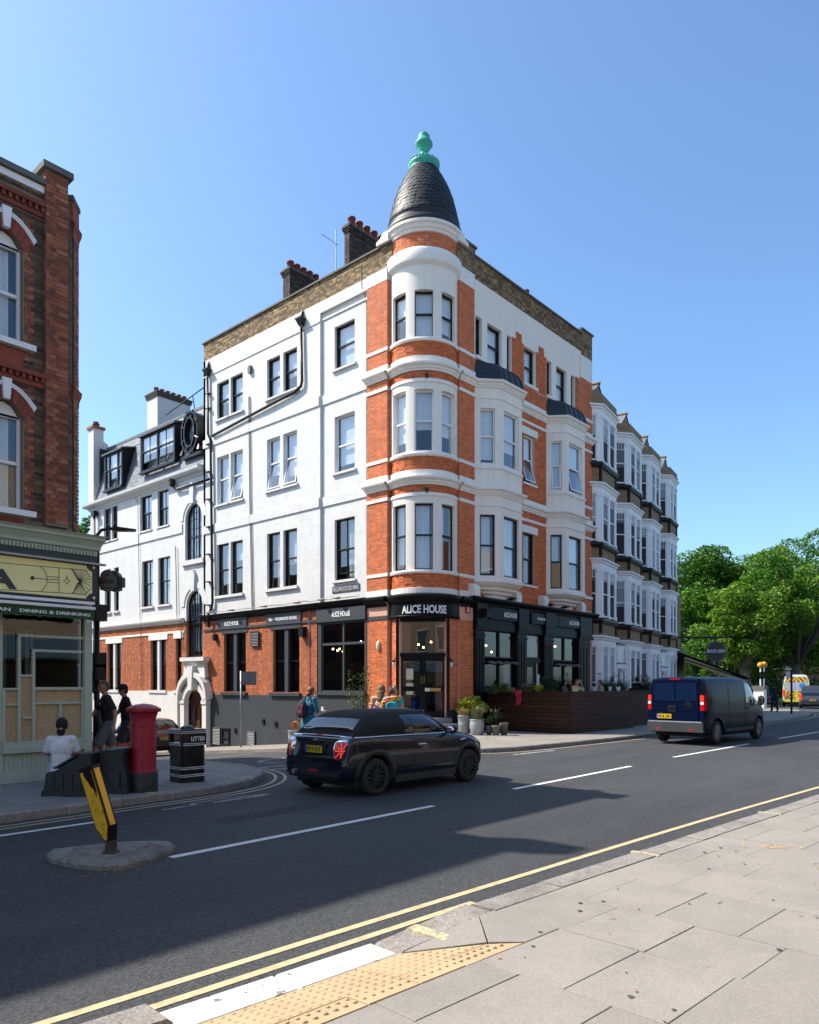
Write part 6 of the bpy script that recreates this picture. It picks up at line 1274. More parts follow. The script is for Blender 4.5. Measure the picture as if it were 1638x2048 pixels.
# litter bin
lx, ly = gd(375, 1566, KH); lx += .12; ly += .2
lb = thing('litter_bin', 'square black litter bin with white bands and LITTER in white capitals', 'litter bin', (lx, ly, KH)); bin_black = mat('bin_black', (.012, .012, .013), .25, .15, 3, coat=.3)
sil = mat('bin_silver', (.6, .6, .58), .4, .1)
ang = R(-3); LBF = [Fr((lx, ly, KH), (math.cos(ang+k*math.pi/2), math.sin(ang+k*math.pi/2), 0), (math.sin(ang+k*math.pi/2), -math.cos(ang+k*math.pi/2), 0)) for k in range(4)]
def oct_(hw, c, z, fr): 
    a = hw-c; return [fr.P(x, y, z) for x, y in ((-a, -hw), (a, -hw), (hw, -a), (hw, a), (a, hw), (-a, hw), (-hw, a), (-hw, -a))]
def oct_loft(prof, fr, c=.045):
    m_ = MB(); 
    for hw, z in prof: m_.v += oct_(hw, c*hw/.25, z, fr)
    for i in range(len(prof)-1): m_.f += [(i*8+k, i*8+(k+1) % 8, (i+1)*8+(k+1) % 8, (i+1)*8+k) for k in range(8)]
    m_.f += [tuple(range(7, -1, -1)), tuple((len(prof)-1)*8+k for k in range(8))]; return m_
f0 = LBF[0]
oct_loft([(.235, 0), (.235, .66)], f0).obj('body', bin_black, lb)
hd_ = MB(); c4 = .21
for sx in (-1, 1):
    for sy in (-1, 1): hd_.box(min(sx*.24, sx*.17), max(sx*.24, sx*.17), min(sy*.24, sy*.17), max(sy*.24, sy*.17), .66, .86, f0)
hd_.box(-.17, .17, -.236, -.215, .66, .70, f0); hd_.box(-.235, .235, -.2, .2, .66, .665, f0); hd_.box(-.05, .17, .225, .238, .66, .86, f0); hd_.obj('hood', bin_black, lb)
MB().box(-.236, .236, .215, .237, .66, .86, f0).obj('letter_panel', bin_black, lb)
oct_loft([(.255, .86), (.26, .88), (.26, .93), (.245, .945)], f0).obj('lid', bin_black, lb); MB().lathe([(.13, .93), (.12, .97), (.07, 1.0), (0, 1.01)], (lx, ly, KH), 20).obj('lid_dome', bin_black, lb, smooth=True)
for z in (.105, .135, .235, .265, .655, .685, .87, .90): oct_loft([(.243, z), (.246, z+.004), (.246, z+.012), (.243, z+.015)] if z < .8 else [(.262, z), (.264, z+.004), (.264, z+.01), (.262, z+.013)], f0).obj('band', sil, lb)
tp = Vector(f0.P(.08, .2385, .775)); text('LITTER', tp, f0.t, f0.n, .075, white_text, lb, width=.27, bold=.002)
# black plastic barrier units
gx0, gy0 = gd(172, 1592, KH)
gb = thing('plastic_barrier', 'black plastic grit bin and barrier block beside the red pillar box', 'barrier', (gx0, gy0, KH)); plastic = mat('black_plastic', (.014, .016, .017), .5, .15, 4, .05, 60)
t_ = Vector((.6639, -.7478, 0)); n_ = Vector((-.7478, -.6639, 0)); GF = Fr((gx0, gy0, KH), t_, n_); mp = 11.6/FPX
g1 = MB(); pr0 = [(-.64, 0), (.10, 0), (.10, .62), (-.09, .63), (-.12, .60), (-.45, .40), (-.60, .36)]
g1.prism(pr0, -.45, .05, GF); g1.box(-.66, .12, -.47, .07, 0, .10, GF); g1.prism([(-.46, .42), (-.13, .62), (-.11, .66), (-.47, .45)], -.47, .07, GF); g1.box(-.10, .10, -.46, .06, .62, .66, GF); auto(g1.obj('grit_bin', plastic, gb))
g2 = MB(); g2.prism([(.10, 0), (.57, 0), (.55, .35), (.52, .38), (.52, .72), (.12, .68)], -.75, -.20, GF); g2.box(.12, .54, -.78, -.17, .66, .70, GF); g2.box(.25, .45, -.2, -.17, .12, .34, GF); g2.box(.46, .50, -.2, -.175, .5, .7, GF); g2.obj('barrier_block', plastic, gb)
for k in range(4): MB().box(-.5+k*.14, -.47+k*.14, .05, .065, .1, .34, GF).obj('rib', plastic, gb)
# traffic island with leaning keep-left post
ix, iy = gd(222, 1706, .1)
isl = thing('traffic_island', 'low worn concrete traffic island in the middle of the road', 'traffic island', (ix, iy, 0)); conc = mat('island_concrete', (.20, .18, .155), .9, .25, 5, .4, 60, dirt=(.09, .08, .065), dscale=3, dmin=.45, dmax=.7); speckle(conc, .4, 110)
ipx = [(92, 1714), (105, 1724), (150, 1734), (205, 1738.5), (250, 1736), (300, 1722), (335, 1707), (350, 1698), (345, 1692), (320, 1690), (265, 1691), (200, 1696), (140, 1703), (100, 1708)]
ip = [gd(a, b, .02) for a, b in ipx]; icx = sum(p[0] for p in ip)/len(ip); icy = sum(p[1] for p in ip)/len(ip); sc_ = lambda f: [(icx+(p[0]-icx)*f, icy+(p[1]-icy)*f) for p in ip]
m_ = MB(); n = len(ip); 
for f, z in ((1.0, -.02), (1.0, .045), (.95, .075), (.6, .085), (.58, .105), (.1, .115)): m_.v += [(x, y, z) for x, y in sc_(f)]
for i in range(5): m_.f += [(i*n+k, i*n+(k+1) % n, (i+1)*n+(k+1) % n, (i+1)*n+k) for k in range(n)]
m_.f.append(tuple(5*n+k for k in range(n))); m_.obj('kerb_base', conc, isl)
kb = thing('keep_left_bollard', 'bent yellow and black reflective traffic bollard leaning over its island', 'bollard', (ix, iy, .1)); amber = mat('bollard_amber', (.85, .45, .02), .45, .12, 9, dirt=(.22, .10, .02), dscale=14, dmin=.58, dmax=.66); strip_m = mat('reflective_amber', (.85, .42, .02), .3, .08, 9)
MB().lathe([(.09, -.01), (.085, .01), (.06, .02), (.058, .12), (.05, .13)], (ix, iy, .11), 16).obj('socket', mat('iron_brown', (.045, .035, .03), .8, .3, 9), kb, smooth=False)
Rm = Matrix.Translation((ix, iy, .22)) @ Matrix.Rotation(R(16.5), 4, Vector((.7478, .6639, 0))).inverted() @ Matrix.Rotation(-YAW+R(-33), 4, 'Z') 
class MF:                                  # frame through a matrix: a = local x, d = -local y (towards viewer), z
    def __init__(s, M): s.M = M
    def P(s, a, d, z): v = s.M @ Vector((a, -d, z)); return (v.x, v.y, v.z)
KF = MF(Rm); kp_ = [(-.02, 0), (.03, 0), (.115, .16), (.115, .80), (-.115, .80), (-.115, .16)]
MB().prism(kp_, -.05, .05, KF).obj('housing', black_paint, kb)
MB().prism([(-.01, .03), (.02, .03), (.10, .18), (.10, .77), (-.10, .77), (-.10, .18)], .05, .056, KF).obj('yellow_face', amber, kb)
wm_ = MB().prism([(-.045, .80), (.1, .80), (.1, .60), (.075, .48), (.05, .58), (.02, .60), (.0, .66), (-.02, .68), (-.045, .74)], .056, .058, KF).obj('torn_patch', black_paint, kb)
KS = MF(Rm @ Matrix.Translation((.115, 0, 0)) @ Matrix.Rotation(R(90), 4, 'Z')); MB().box(-.03, .03, 0, .006, .17, .78, KS).obj('reflective_strip', strip_m, kb)
MB().box(-.125, .125, -.055, .055, .80, .815, KF).obj('top_cap', black_paint, kb)
for a, z in ((-.02, .45), (.06, .2), (.02, .15), (-.01, .1)): MB().box(a-.008, a+.008, .056, .064, z-.008, z+.008, KF).obj('bolt', metal_grey, kb)
# lamp post by the restaurant corner
q = at(194, 1400, 16.4); lpz = gz(q.x, q.y)+KH; lamp = thing('lamp_post', 'black lamp post behind the restaurant corner with one arm over the street', 'lamp post', (q.x, q.y, lpz))
tz = at(194, 1066, 16.4).z; MB().tube([(q.x, q.y, lpz), (q.x, q.y, lpz+1.2), (q.x, q.y, lpz+1.25), (q.x, q.y, tz-.2)], [.085, .085, .06, .055], 12).obj('post', black_paint, lamp, smooth=True)
e1, e2, e3 = at(203, 1060, 16.5), at(225, 1057, 16.6), at(272, 1060, 16.8); MB().tube([(q.x, q.y, tz-.3), (q.x, q.y, tz-.05), e1, e2], .035, 10).obj('arm', black_paint, lamp, smooth=True)
d_ = (e3-e2).normalized(); sd = Vector((-d_.y, d_.x, 0)); hd_ = MB()
hd_.add([e2+sd*.06+Vector((0, 0, .05)), e2-sd*.06+Vector((0, 0, .05)), e3-sd*.10+Vector((0, 0, .0)), e3+sd*.10+Vector((0, 0, .0)), e2+sd*.05-Vector((0, 0, .07)), e2-sd*.05-Vector((0, 0, .07)), e3-sd*.09-Vector((0, 0, .03)), e3+sd*.09-Vector((0, 0, .03))], [(0, 1, 2, 3), (4, 7, 6, 5), (0, 4, 5, 1), (1, 5, 6, 2), (2, 6, 7, 3), (3, 7, 4, 0)]); hd_.obj('lantern', black_paint, lamp)
for py, w, h in ((1226, .12, .18), (1320, .11, .16), (1345, .11, .18)):
    c = at(199, py, 16.3); MB().box(c.x-w, c.x+w, c.y-w, c.y+w, c.z-h, c.z+h).obj('control_box', black_paint, lamp)
c0 = at(187, 1370, 16.3); MB().tube([at(192, 1335, 16.3), at(185, 1355, 16.3), at(184, 1375, 16.3), at(190, 1385, 16.3)], .05, 8).obj('signal_hood', black_paint, lamp)
# sign post with its back to us
sx, sy_ = hx(482, 1495, -2.0)[0], 0; spx, spy = -2.0, sx; sz = gz(spx, spy)+KH
spst = thing('traffic_sign', 'grey traffic sign on a post seen from behind on the side street pavement', 'traffic sign', (spx, spy, sz))
tz = hx(482, 1342, -2.0)[1]; MB().tube([(spx, spy, sz), (spx, spy, tz)], .038, 10).obj('post', metal_grey, spst, smooth=True); zb_ = hx(482, 1370, -2)[1]
MB().box(-.06, .62, -.03, -.018, zb_, tz-.02, Fr((spx, spy, 0), (.6639, -.7478, 0), (-.7478, -.6639, 0))).obj('sign_plate', mat('sign_back', (.22, .23, .24), .5, .1, 3, metal=.4), spst); MB().box(-.05, .5, -.018, .05, zb_+.08, zb_+.12, Fr((spx, spy, 0), (.6639, -.7478, 0), (-.7478, -.6639, 0))).obj('clamp', metal_grey, spst)
# slender post on the far corner, gate pier, beacons, signal, hanging sign and awning of the next pub
q = gd(1583, 1428, .12); tz = at(1583, 1350, math.hypot(1, 0)*44.66).z; fp = thing('signpost', 'tall black post with a small round-cornered sign on the far pavement corner', 'signpost', (q[0], q[1], .12)); D_ = 47.5
MB().tube([(q[0], q[1], .1), (q[0], q[1], 2.75)], .06, 10).obj('post', black_paint, fp); MB().box(-.33, -.07, -.02, .02, 2.25, 2.65, Fr((q[0], q[1], 0), (.6639, -.7478, 0), (-.7478, -.6639, 0))).obj('sign_plate', mat('sign_pale', (.5, .5, .52), .5), fp)
p = at(1520, 1402, 54); gp = thing('gate_pier', 'white square gate pier with dark cap beyond the far pavement', 'pier', (p.x, p.y, 0)); MB().box(p.x-.35, p.x+.35, p.y-.35, p.y+.35, 0, 1.55).obj('shaft', trimw, gp); MB().box(p.x-.45, p.x+.45, p.y-.45, p.y+.45, 1.55, 1.8).obj('cap', coping, gp)
for px, py, lab in ((1521, 1330, 'left amber globe beacon on a striped pole below the trees'), (1528, 1329, 'right amber globe beacon on a striped pole below the trees')):
    p = at(px, py, 62); bcn = thing('belisha_beacon', lab, 'beacon', (p.x, p.y, 0), 0, 'striped crossing beacons under the trees')
    for k in range(6): MB().tube([(p.x, p.y, p.z*k/6), (p.x, p.y, p.z*(k+1)/6)], .06, 8).obj('pole_band', white_text if k % 2 else black_paint, bcn)
    MB().ball((p.x, p.y, p.z+.0), .25, 12, 9).obj('globe', mat('amber_globe', (.75, .30, .01), .25), bcn, smooth=True)
p = at(1424, 1335, 52); sg = thing('traffic_signal', 'traffic signal showing amber under the hanging pub sign', 'traffic light', (p.x, p.y, 0)); MB().tube([(p.x, p.y, 0), (p.x, p.y, p.z-.4)], .06, 8).obj('post', black_paint, sg); MB().box(p.x-.18, p.x+.18, p.y-.15, p.y+.15, p.z-.45, p.z+.45).obj('signal_head', black_paint, sg)
MB().lathe([(.14, 0), (.12, .03), (0, .05)], (0, 0, 0), 12).obj('lens', mat('signal_amber', (.9, .3, .02), .3, emit=(1, .3, .02), estr=2.5), sg, local=True).matrix_local = Matrix.Translation((-.16, -.14, p.z)) @ Matrix.Rotation(R(90), 4, Vector((.6639, -.7478, 0)))
# the next public house: a dark frontage stub, awning and round sign
bl = thing('black_pub_front', 'dark narrow pub frontage at the end of the white terrace', 'building', (28.6, 2.6, 0)); MB().box(28.4, 29.2, 2.5, 9, 0, 8).obj('wall', tbrick, bl); MB().box(28.3, 29.25, 2.3, 2.5, 0, 4.3).obj('pub_front', pub_black, bl)
aw_ = thing('retractable_awning', 'black retractable awning slanting out from the pub beyond the terrace', 'awning', (28.4, 2.3, 4.0)); b_ = MB()
b_.add([(28.3, 2.3, 4.05), (31.4, 4.1, 4.05), (31.5, -.3, 2.3), (28.4, -2.1, 2.3), (28.3, 2.3, 3.9), (31.4, 4.1, 3.9), (31.5, -.3, 2.15), (28.4, -2.1, 2.15)], [(0, 1, 2, 3), (4, 7, 6, 5), (0, 4, 5, 1), (1, 5, 6, 2), (2, 6, 7, 3), (3, 7, 4, 0)]); b_.obj('awning_cloth', pub_black, aw_)
MB().box(28.2, 29.2, 2.2, 2.5, 3.85, 4.2).obj('cassette', black_paint, aw_); MB().tube([(28.5, 2.2, 3.6), (28.5, .4, 3.0), (28.5, -1.9, 2.2)], .04, 6).obj('folding_arm', black_paint, aw_)
p = at(1432, 1303, 47); hs = thing('hanging_pub_sign', 'round dark hanging sign lettered BLACK LION against the trees', 'sign', tuple(p)); HF = Fr(p, (.6639, -.7478, 0), (-.7478, -.6639, 0)); cir = lambda r, n=28: [(r*math.cos(2*math.pi*k/n), r*math.sin(2*math.pi*k/n)) for k in range(n)]
MB().prism(cir(.66), -.06, 0, HF).obj('disc', mat('sign_charcoal', (.035, .037, .042), .4), hs); MB().box(-.04, .04, -.10, -.06, .6, .95, HF).obj('hanger', black_paint, hs); MB().tube([HF.P(-2.4, -.08, .9), HF.P(1.0, -.08, .9)], .05, 8).obj('bracket', black_paint, hs)
rg = MB()
for k in range(28): t0, t1 = 2*math.pi*k/28, 2*math.pi*(k+1)/28; rg.prism([(r*math.cos(t), r*math.sin(t)) for r, t in ((.62, t0), (.595, t0), (.595, t1), (.62, t1))], 0, .01, HF)
rg.obj('ring', mat('sign_grey', (.2, .2, .21), .5), hs); text('BLACK LION', HF.P(0, .012, .03), HF.t, HF.n, .20, white_text, hs, width=1.12, bold=.006)

# ================================================================== TERRACE ENCLOSURE, POTS AND PLANTS
EX, EY = 3.35, -3.73; dk = mat('dark_timber', (.050, .022, .013), .6, .35, 3, .15, 20, island=.3, stretch=(1, 1, 8), spec=.15)
enc = thing('timber_enclosure', 'dark stained horizontal board enclosure round the pub terrace', 'fence', (EX, EY, .12))
nb_ = 10; zt = 1.58
for r in range(nb_):
    z0 = .15+(zt-.15)*r/nb_; z1 = z0+(zt-.15)/nb_-.012
    MB().bev(-EY-3.55, -EY, 0, .028, z0, z1, .004, Fr((EX, 0, 0), (0, -1, 0), (-1, 0, 0))).obj('board', dk, enc)
    for x0, x1 in ((EX, EX+2.55), (EX+2.555, EX+5.1)): MB().bev(x0, x1, 0, .028, z0, z1, .004, Fr((0, EY, 0), (1, 0, 0), (0, -1, 0))).obj('board', dk, enc)
    MB().bev(EX+5.6, EX+9.4, -.55, -.52, z0, z1, .004, Fr((0, EY, 0), (1, 0, 0), (0, -1, 0))).obj('board', dk, enc)
MB().box(EX-.03, EX+.3, EY-.03, -.2, zt, zt+.035).box(EX+.3, EX+5.12, EY-.03, EY+.3, zt, zt+.035).obj('top_rail', dk, enc); MB().box(EX+5.1, EX+9.4, EY+.5, EY+.8, zt, zt+.03).obj('top_rail', dk, enc)
MB().box(EX+.02, EX+.3, EY+.02, -.2, .1, zt).box(EX+.3, EX+5.1, EY+.02, EY+.3, .1, zt).box(EX+5.1, EX+9.4, EY+.55, EY+.8, .1, zt).obj('planter_core', black_paint, enc)
MB().box(EX+.3, EX+9, EY+.8, -.4, .1, .68).obj('deck', dk, enc)
leaf_mats = {}
def leaf_mat(name, col, var=.35, trans=.25):
    m = mat(name, col, .5, .25, 2.0, island=var, spec=.35); N = m.node_tree.nodes; L = m.node_tree.links; o = N['Material Output']; b = N['Principled BSDF']
    t = N.new('ShaderNodeBsdfTranslucent'); s = b.inputs['Base Color'].links[0].from_socket; L.new(s, t.inputs[0]); x = N.new('ShaderNodeMixShader'); x.inputs[0].default_value = trans; L.new(b.outputs[0], x.inputs[1]); L.new(t.outputs[0], x.inputs[2]); L.new(x.outputs[0], o.inputs[0]); return m
def leaf_cloud(pts, size, name, m, parent, up=.35, elong=1.0, kind=None):
    """one small folded face pair per point"""
    pts = np.asarray(pts); n = len(pts); rng = np.random
    d = rng.normal(size=(n, 3)); d[:, 2] = d[:, 2]*.6; d /= np.linalg.norm(d, axis=1)[:, None]
    nr = rng.normal(size=(n, 3)); nr[:, 2] = np.abs(nr[:, 2])+up; nr -= d*(nr*d).sum(1)[:, None]; nr /= np.linalg.norm(nr, axis=1)[:, None]; w = np.cross(d, nr)
    s = size*rng.uniform(.6, 1.3, n)[:, None]; a = pts-d*s*elong; b = pts+d*s*elong; c = pts+w*s*.6+nr*s*.15; e = pts-w*s*.6+nr*s*.15
    v = np.stack([a, c, b, e], 1).reshape(-1, 3); off = Vector((0, 0, 0)); q = parent
    while q is not None: off += q.location; q = q.parent
    v = v-np.array(off); me = bpy.data.meshes.new(name); me.vertices.add(4*n); me.vertices.foreach_set('co', v.ravel().astype(np.float32)); me.loops.add(4*n); me.loops.foreach_set('vertex_index', np.arange(4*n, dtype=np.int32)); me.polygons.add(n); me.polygons.foreach_set('loop_start', np.arange(0, 4*n, 4, dtype=np.int32)); me.update(calc_edges=True); me.materials.append(m)
    return link(name, me, parent, kind)
def blob_points(c, r, n, shell=.35):
    p = np.random.normal(size=(n, 3)); p /= np.linalg.norm(p, axis=1)[:, None]; k = np.random.uniform(shell, 1, n)**.6; return np.array(c)+p*k[:, None]*np.array(r)
def bush(c, r, n, size, m, parent, name='foliage', clumps=9):
    P_ = []
    for k in range(clumps):
        q = np.random.normal(size=3); q /= np.linalg.norm(q); q[2] = q[2]*.8; cc = np.array(c)+q*np.array(r)*np.random.uniform(.3, .75); P_.append(blob_points(cc, np.array(r)*np.random.uniform(.3, .5), n//clumps, .1))
    return leaf_cloud(np.concatenate(P_), size, name, m, parent)
def blades(c, r, h, n, m, parent, name='grass_blades', spread=.6):
    b = MB()
    for _ in range(n):
        t = random.uniform(0, 6.28); q = random.uniform(0, r); x, y = c[0]+q*math.cos(t), c[1]+q*math.sin(t); t2 = random.uniform(0, 6.28); hh = h*random.uniform(.6, 1.1); l = hh*spread*random.uniform(.2, 1); w = .006
        px_, py_ = -math.sin(t2)*w, math.cos(t2)*w; b.add([(x-px_, y-py_, c[2]), (x+px_, y+py_, c[2]), (x+math.cos(t2)*l*.4+px_, y+math.sin(t2)*l*.4+py_, c[2]+hh*.7), (x+math.cos(t2)*l*.4-px_, y+math.sin(t2)*l*.4-py_, c[2]+hh*.7), (x+math.cos(t2)*l, y+math.sin(t2)*l, c[2]+hh)], [(0, 1, 2, 3), (3, 2, 4)])
    return b.obj(name, m, parent, 'stuff')
lime = leaf_mat('leaf_lime', (.30, .34, .02)); green = leaf_mat('leaf_green', (.06, .13, .02)); dgreen = leaf_mat('leaf_dark', (.025, .06, .02)); straw = mat('straw', (.30, .19, .08), .9, .3, 9); sage_l = leaf_mat('leaf_sage', (.12, .16, .08)); rusty = leaf_mat('leaf_rusty', (.14, .10, .02)); autumn = leaf_mat('leaf_autumn', (.35, .13, .03))
galv = mat('galvanised_pot', (.33, .35, .36), .5, .2, 5, metal=.35, dirt=(.2, .2, .2), dscale=7, dmin=.5, dmax=.8); clay = mat('grey_clay', (.14, .13, .115), .9, .25, 7); timber = mat('barrel_oak', (.05, .04, .032), .8, .3, 5)
def pot_at(px, py, D, w_px, h_px, kind, name, label, m):
    p = at(px, py, D); z = gz(p.x, p.y)+KH; r = w_px*D/FPX/2; h = h_px*D/FPX; t = thing(name, label, 'plant pot', (p.x, p.y, z), 0, 'plant pots outside the pub')
    prof = {'bucket': [(.8, 0), (.82, .02), (.93, .5), (.95, .52), (.93, .54), (.98, .95), (1.03, .97), (1.03, 1), (.95, 1), (.93, .9)], 'urn': [(.72, 0), (.8, .05), (.97, .4), (1.0, .6), (.95, .85), (.9, .92), (.98, .96), (.98, 1), (.88, 1), (.86, .9)], 'pot': [(.7, 0), (.93, .78), (1.0, .8), (1.02, 1), (.9, 1), (.88, .9)], 'barrel': [(.85, 0), (1.0, .5), (.95, 1), (.85, 1), (.85, .9)]}[kind]
    o = lathe_part('container', [(a*r, b*h) for a, b in prof], (p.x, p.y, z), m, t, 24); MB().lathe([(r*.88, h*.9), (0, h*.92)], (p.x, p.y, z), 16).obj('soil', mat('soil', (.03, .022, .015), .95, .3, 20), t); return t, p.x, p.y, z+h, r
t, x, y, z, r = pot_at(927, 1462, 26.3, 23, 36, 'bucket', 'plant_pot', 'tall galvanised bucket with dry grass beside the pub steps', galv); blades((x, y, z-.03), r*.8, .28, 160, straw, t)
t, x, y, z, r = pot_at(954, 1469, 25.6, 30, 31, 'urn', 'plant_pot', 'round pale galvanised tub with spiky grass in front of the barrel', galv); blades((x, y, z-.05), r*.8, .55, 220, MATS['leaf_sage'], t); blades((x, y, z-.05), r*.7, .45, 80, straw, t)
t, x, y, z, r = pot_at(944, 1440, 26.9, 36, 32, 'barrel', 'plant_pot', 'dark half barrel holding a yellow green shrub by the pub door', timber); bush((x, y, z+.40), (.68, .68, .42), 2600, .045, lime, t, clumps=16); bush((x+.05, y, z+.2), (.5, .5, .3), 700, .04, green, t); MB().tube([(x, y, z-.1), (x, y, z+.4)], .03, 6).tube([(x, y, z+.1), (x+.25, y-.2, z+.5)], .015, 5).tube([(x, y, z+.1), (x-.3, y+.2, z+.5)], .015, 5).obj('stem', timber, t)
t, x, y, z, r = pot_at(978, 1467, 25.6, 13, 19, 'pot', 'plant_pot', 'narrow grey clay pot with a leafy plant against the enclosure', clay); bush((x, y, z+.18), (.2, .2, .22), 260, .035, green, t)
t, x, y, z, r = pot_at(992, 1469, 25.4, 18, 20, 'pot', 'plant_pot', 'grey clay pot with a twiggy shrub against the enclosure', clay); bush((x, y, z+.38), (.22, .22, .32), 220, .03, dgreen, t); MB().tube([(x, y, z-.05), (x, y, z+.3), (x+.1, y-.08, z+.6)], .012, 5).tube([(x, y, z+.2), (x-.12, y+.1, z+.6)], .01, 5).tube([(x, y, z+.2), (x-.02, y+.02, z+.65)], .01, 5).obj('stem', timber, t)
t, x, y, z, r = pot_at(1008, 1467, 25.6, 17, 24, 'pot', 'plant_pot', 'rightmost empty grey clay pot against the enclosure', clay)
t, x, y, z, r = pot_at(588, 1487, 27.2, 24, 30, 'bucket', 'plant_pot', 'galvanised bucket of autumn leaved plants behind the convertible', galv); bush((x, y, z+.2), (.3, .3, .25), 260, .035, autumn, t); bush((x+.2, y-.3, z+.35), (.25, .25, .4), 260, .035, green, t)
# slender rose against the corner window
p = at(722, 1480, 26.2); rz_ = gz(p.x, p.y)+KH; rs = thing('climbing_rose', 'thin straggly rose bush in front of the pub corner window', 'shrub', (p.x, p.y, rz_)); stm = MB(); pp_ = []
for k in range(9):
    a = random.uniform(-.35, .35); h = random.uniform(1.6, 2.75); c0 = Vector((p.x, p.y, rz_)); c1 = c0+Vector((.6639, -.7478, 0))*a*.6+Vector((0, 0, h*.55)); c2 = c0+Vector((.6639, -.7478, 0))*a*1.3+Vector((0, 0, h)); stm.tube([c0, c1, c2], [.012, .009, .004], 5)
    for j in range(70): f = random.uniform(.35, 1); q = (c1+(c2-c1)*((f-.5)*2) if f > .5 else c0+(c1-c0)*(f*2)); pp_.append((q.x+random.gauss(0, .09), q.y+random.gauss(0, .09), q.z+random.gauss(0, .07)))
stm.obj('stem', timber, rs); leaf_cloud(pp_, .038, 'foliage', green, rs); leaf_cloud([pp_[i] for i in range(0, len(pp_), 9)], .04, 'rose_bloom', mat('rose_red', (.3, .03, .03), .6), rs)
MB().lathe([(.2, 0), (.24, .45), (.25, .5), (.2, .5)], (p.x, p.y, rz_), 18).obj('container', clay, rs)
# plants along the enclosure
for px, py, D, r, m, lab in ((985, 1378, 27.9, .26, sage_l, 'low sage green planting at the door end of the enclosure rim'), (1010, 1376, 27.6, .24, green, 'small green clump left of the red cloth on the enclosure'), (1056, 1373, 27.2, .24, sage_l, 'grey green tuft right of the red cloth on the enclosure'), (1078, 1377, 27.0, .2, lime, 'bright lime plant on the enclosure rim'), (1102, 1366, 27.5, .42, dgreen, 'tall dark shrub inside the enclosure beside the seated man'), (1025, 1379, 27.4, .12, straw, 'small dry straw tuft beside the red cloth')):
    p = at(px, py, D); t = thing('planter_shrub', lab, 'plant', (p.x, p.y, 1.6), 0, 'plants along the terrace enclosure')
    bush((p.x, p.y, p.z), (r*1.2, r*1.2, r*.9), int(2600*r), .035, m, t); blades((p.x, p.y, 1.58), r*.7, r*1.4, 40, green if m is not straw else straw, t); MB().tube([(p.x, p.y, 1.5), (p.x, p.y, p.z)], .012, 5).obj('stem', timber, t)
for px, lab in ((1188, 'left small white tin pot with leaves on the far enclosure rim'), (1220, 'middle small white tin pot on the far enclosure rim'), (1237, 'right small white tin pot on the far enclosure rim')):
    p = at(px, 1380, 31.0); t = thing('tin_pot', lab, 'plant pot', (p.x, p.y, 1.58)); MB().lathe([(.06, 0), (.085, .17), (.09, .18), (.07, .18)], (p.x, p.y, 1.6), 14).obj('container', white_frame, t); bush((p.x, p.y, 1.85), (.1, .1, .09), 90, .03, green, t); MB().box(p.x-.1, p.x+.1, p.y-.1, p.y+.1, .5, 1.6).obj('stand', dk, t)
for px, lab in ((1212, 'left agapanthus clump in front of the white terrace'), (1240, 'middle agapanthus clump in front of the white terrace'), (1290, 'right agapanthus clump behind the seated couple')):
    p = at(px, 1375, 34.0); t = thing('agapanthus', lab, 'plant', (p.x, p.y, 1.0), 0, 'agapanthus clumps in front of the terrace'); blades((p.x, p.y, 1.4), .4, .75, 240, dgreen, t, spread=.9); fl_ = MB(); fp_ = []
    MB().box(p.x-.5, p.x+.5, p.y-.3, p.y+.3, 0.1, 1.45).obj('planter', dk, t)
    for k in range(5): a = random.uniform(-.5, .5); q = (p.x+a*.66, p.y-a*.75, 1.4+random.uniform(.75, 1.0)); fl_.tube([(p.x+a*.3, p.y-a*.3, 1.4), q], .006, 4); fp_ += list(blob_points(q, (.06, .06, .05), 30))
    fl_.obj('stem', green, t); leaf_cloud(fp_, .02, 'flower', mat('agapanthus_blue', (.10, .12, .35), .6), t)
# red cloth over the rim
cl = thing('red_cloth', 'crumpled pinkish red garment hung over the enclosure rim', 'cloth', (EX-.03, 0, 1.6)); cy = -1.55; b_ = MB(); nx, nz = 14, 14; vs_ = []
cy = hx(1037, 1395, EX-.05)[0]
for i in range(nx+1):
    for k in range(nz+1):
        u_, v_ = i/nx-.5, k/nz; hang = .55*v_; vs_.append((EX-.05-.03*math.sin(u_*22)*(.4+v_)-.02*math.sin(v_*9), cy+u_*(.36-.14*v_)+.02*math.sin(v_*7), 1.66-hang-.05*abs(u_)*math.sin(u_*9)))
b_.add(vs_, [(i*(nz+1)+k, (i+1)*(nz+1)+k, (i+1)*(nz+1)+k+1, i*(nz+1)+k+1) for i in range(nx) for k in range(nz)]); b_.add([(EX-.06, cy-.16, 1.655), (EX+.12, cy-.14, 1.64), (EX+.12, cy+.14, 1.64), (EX-.06, cy+.16, 1.655)], [(0, 1, 2, 3)]); b_.obj('garment', mat('cloth_red', (.55, .03, .07), .85, .2, 12), cl, smooth=True); cl.location = (EX-.03, cy, 1.6)
for o_ in cl.children:
    for v in o_.data.vertices: v.co.y -= cy

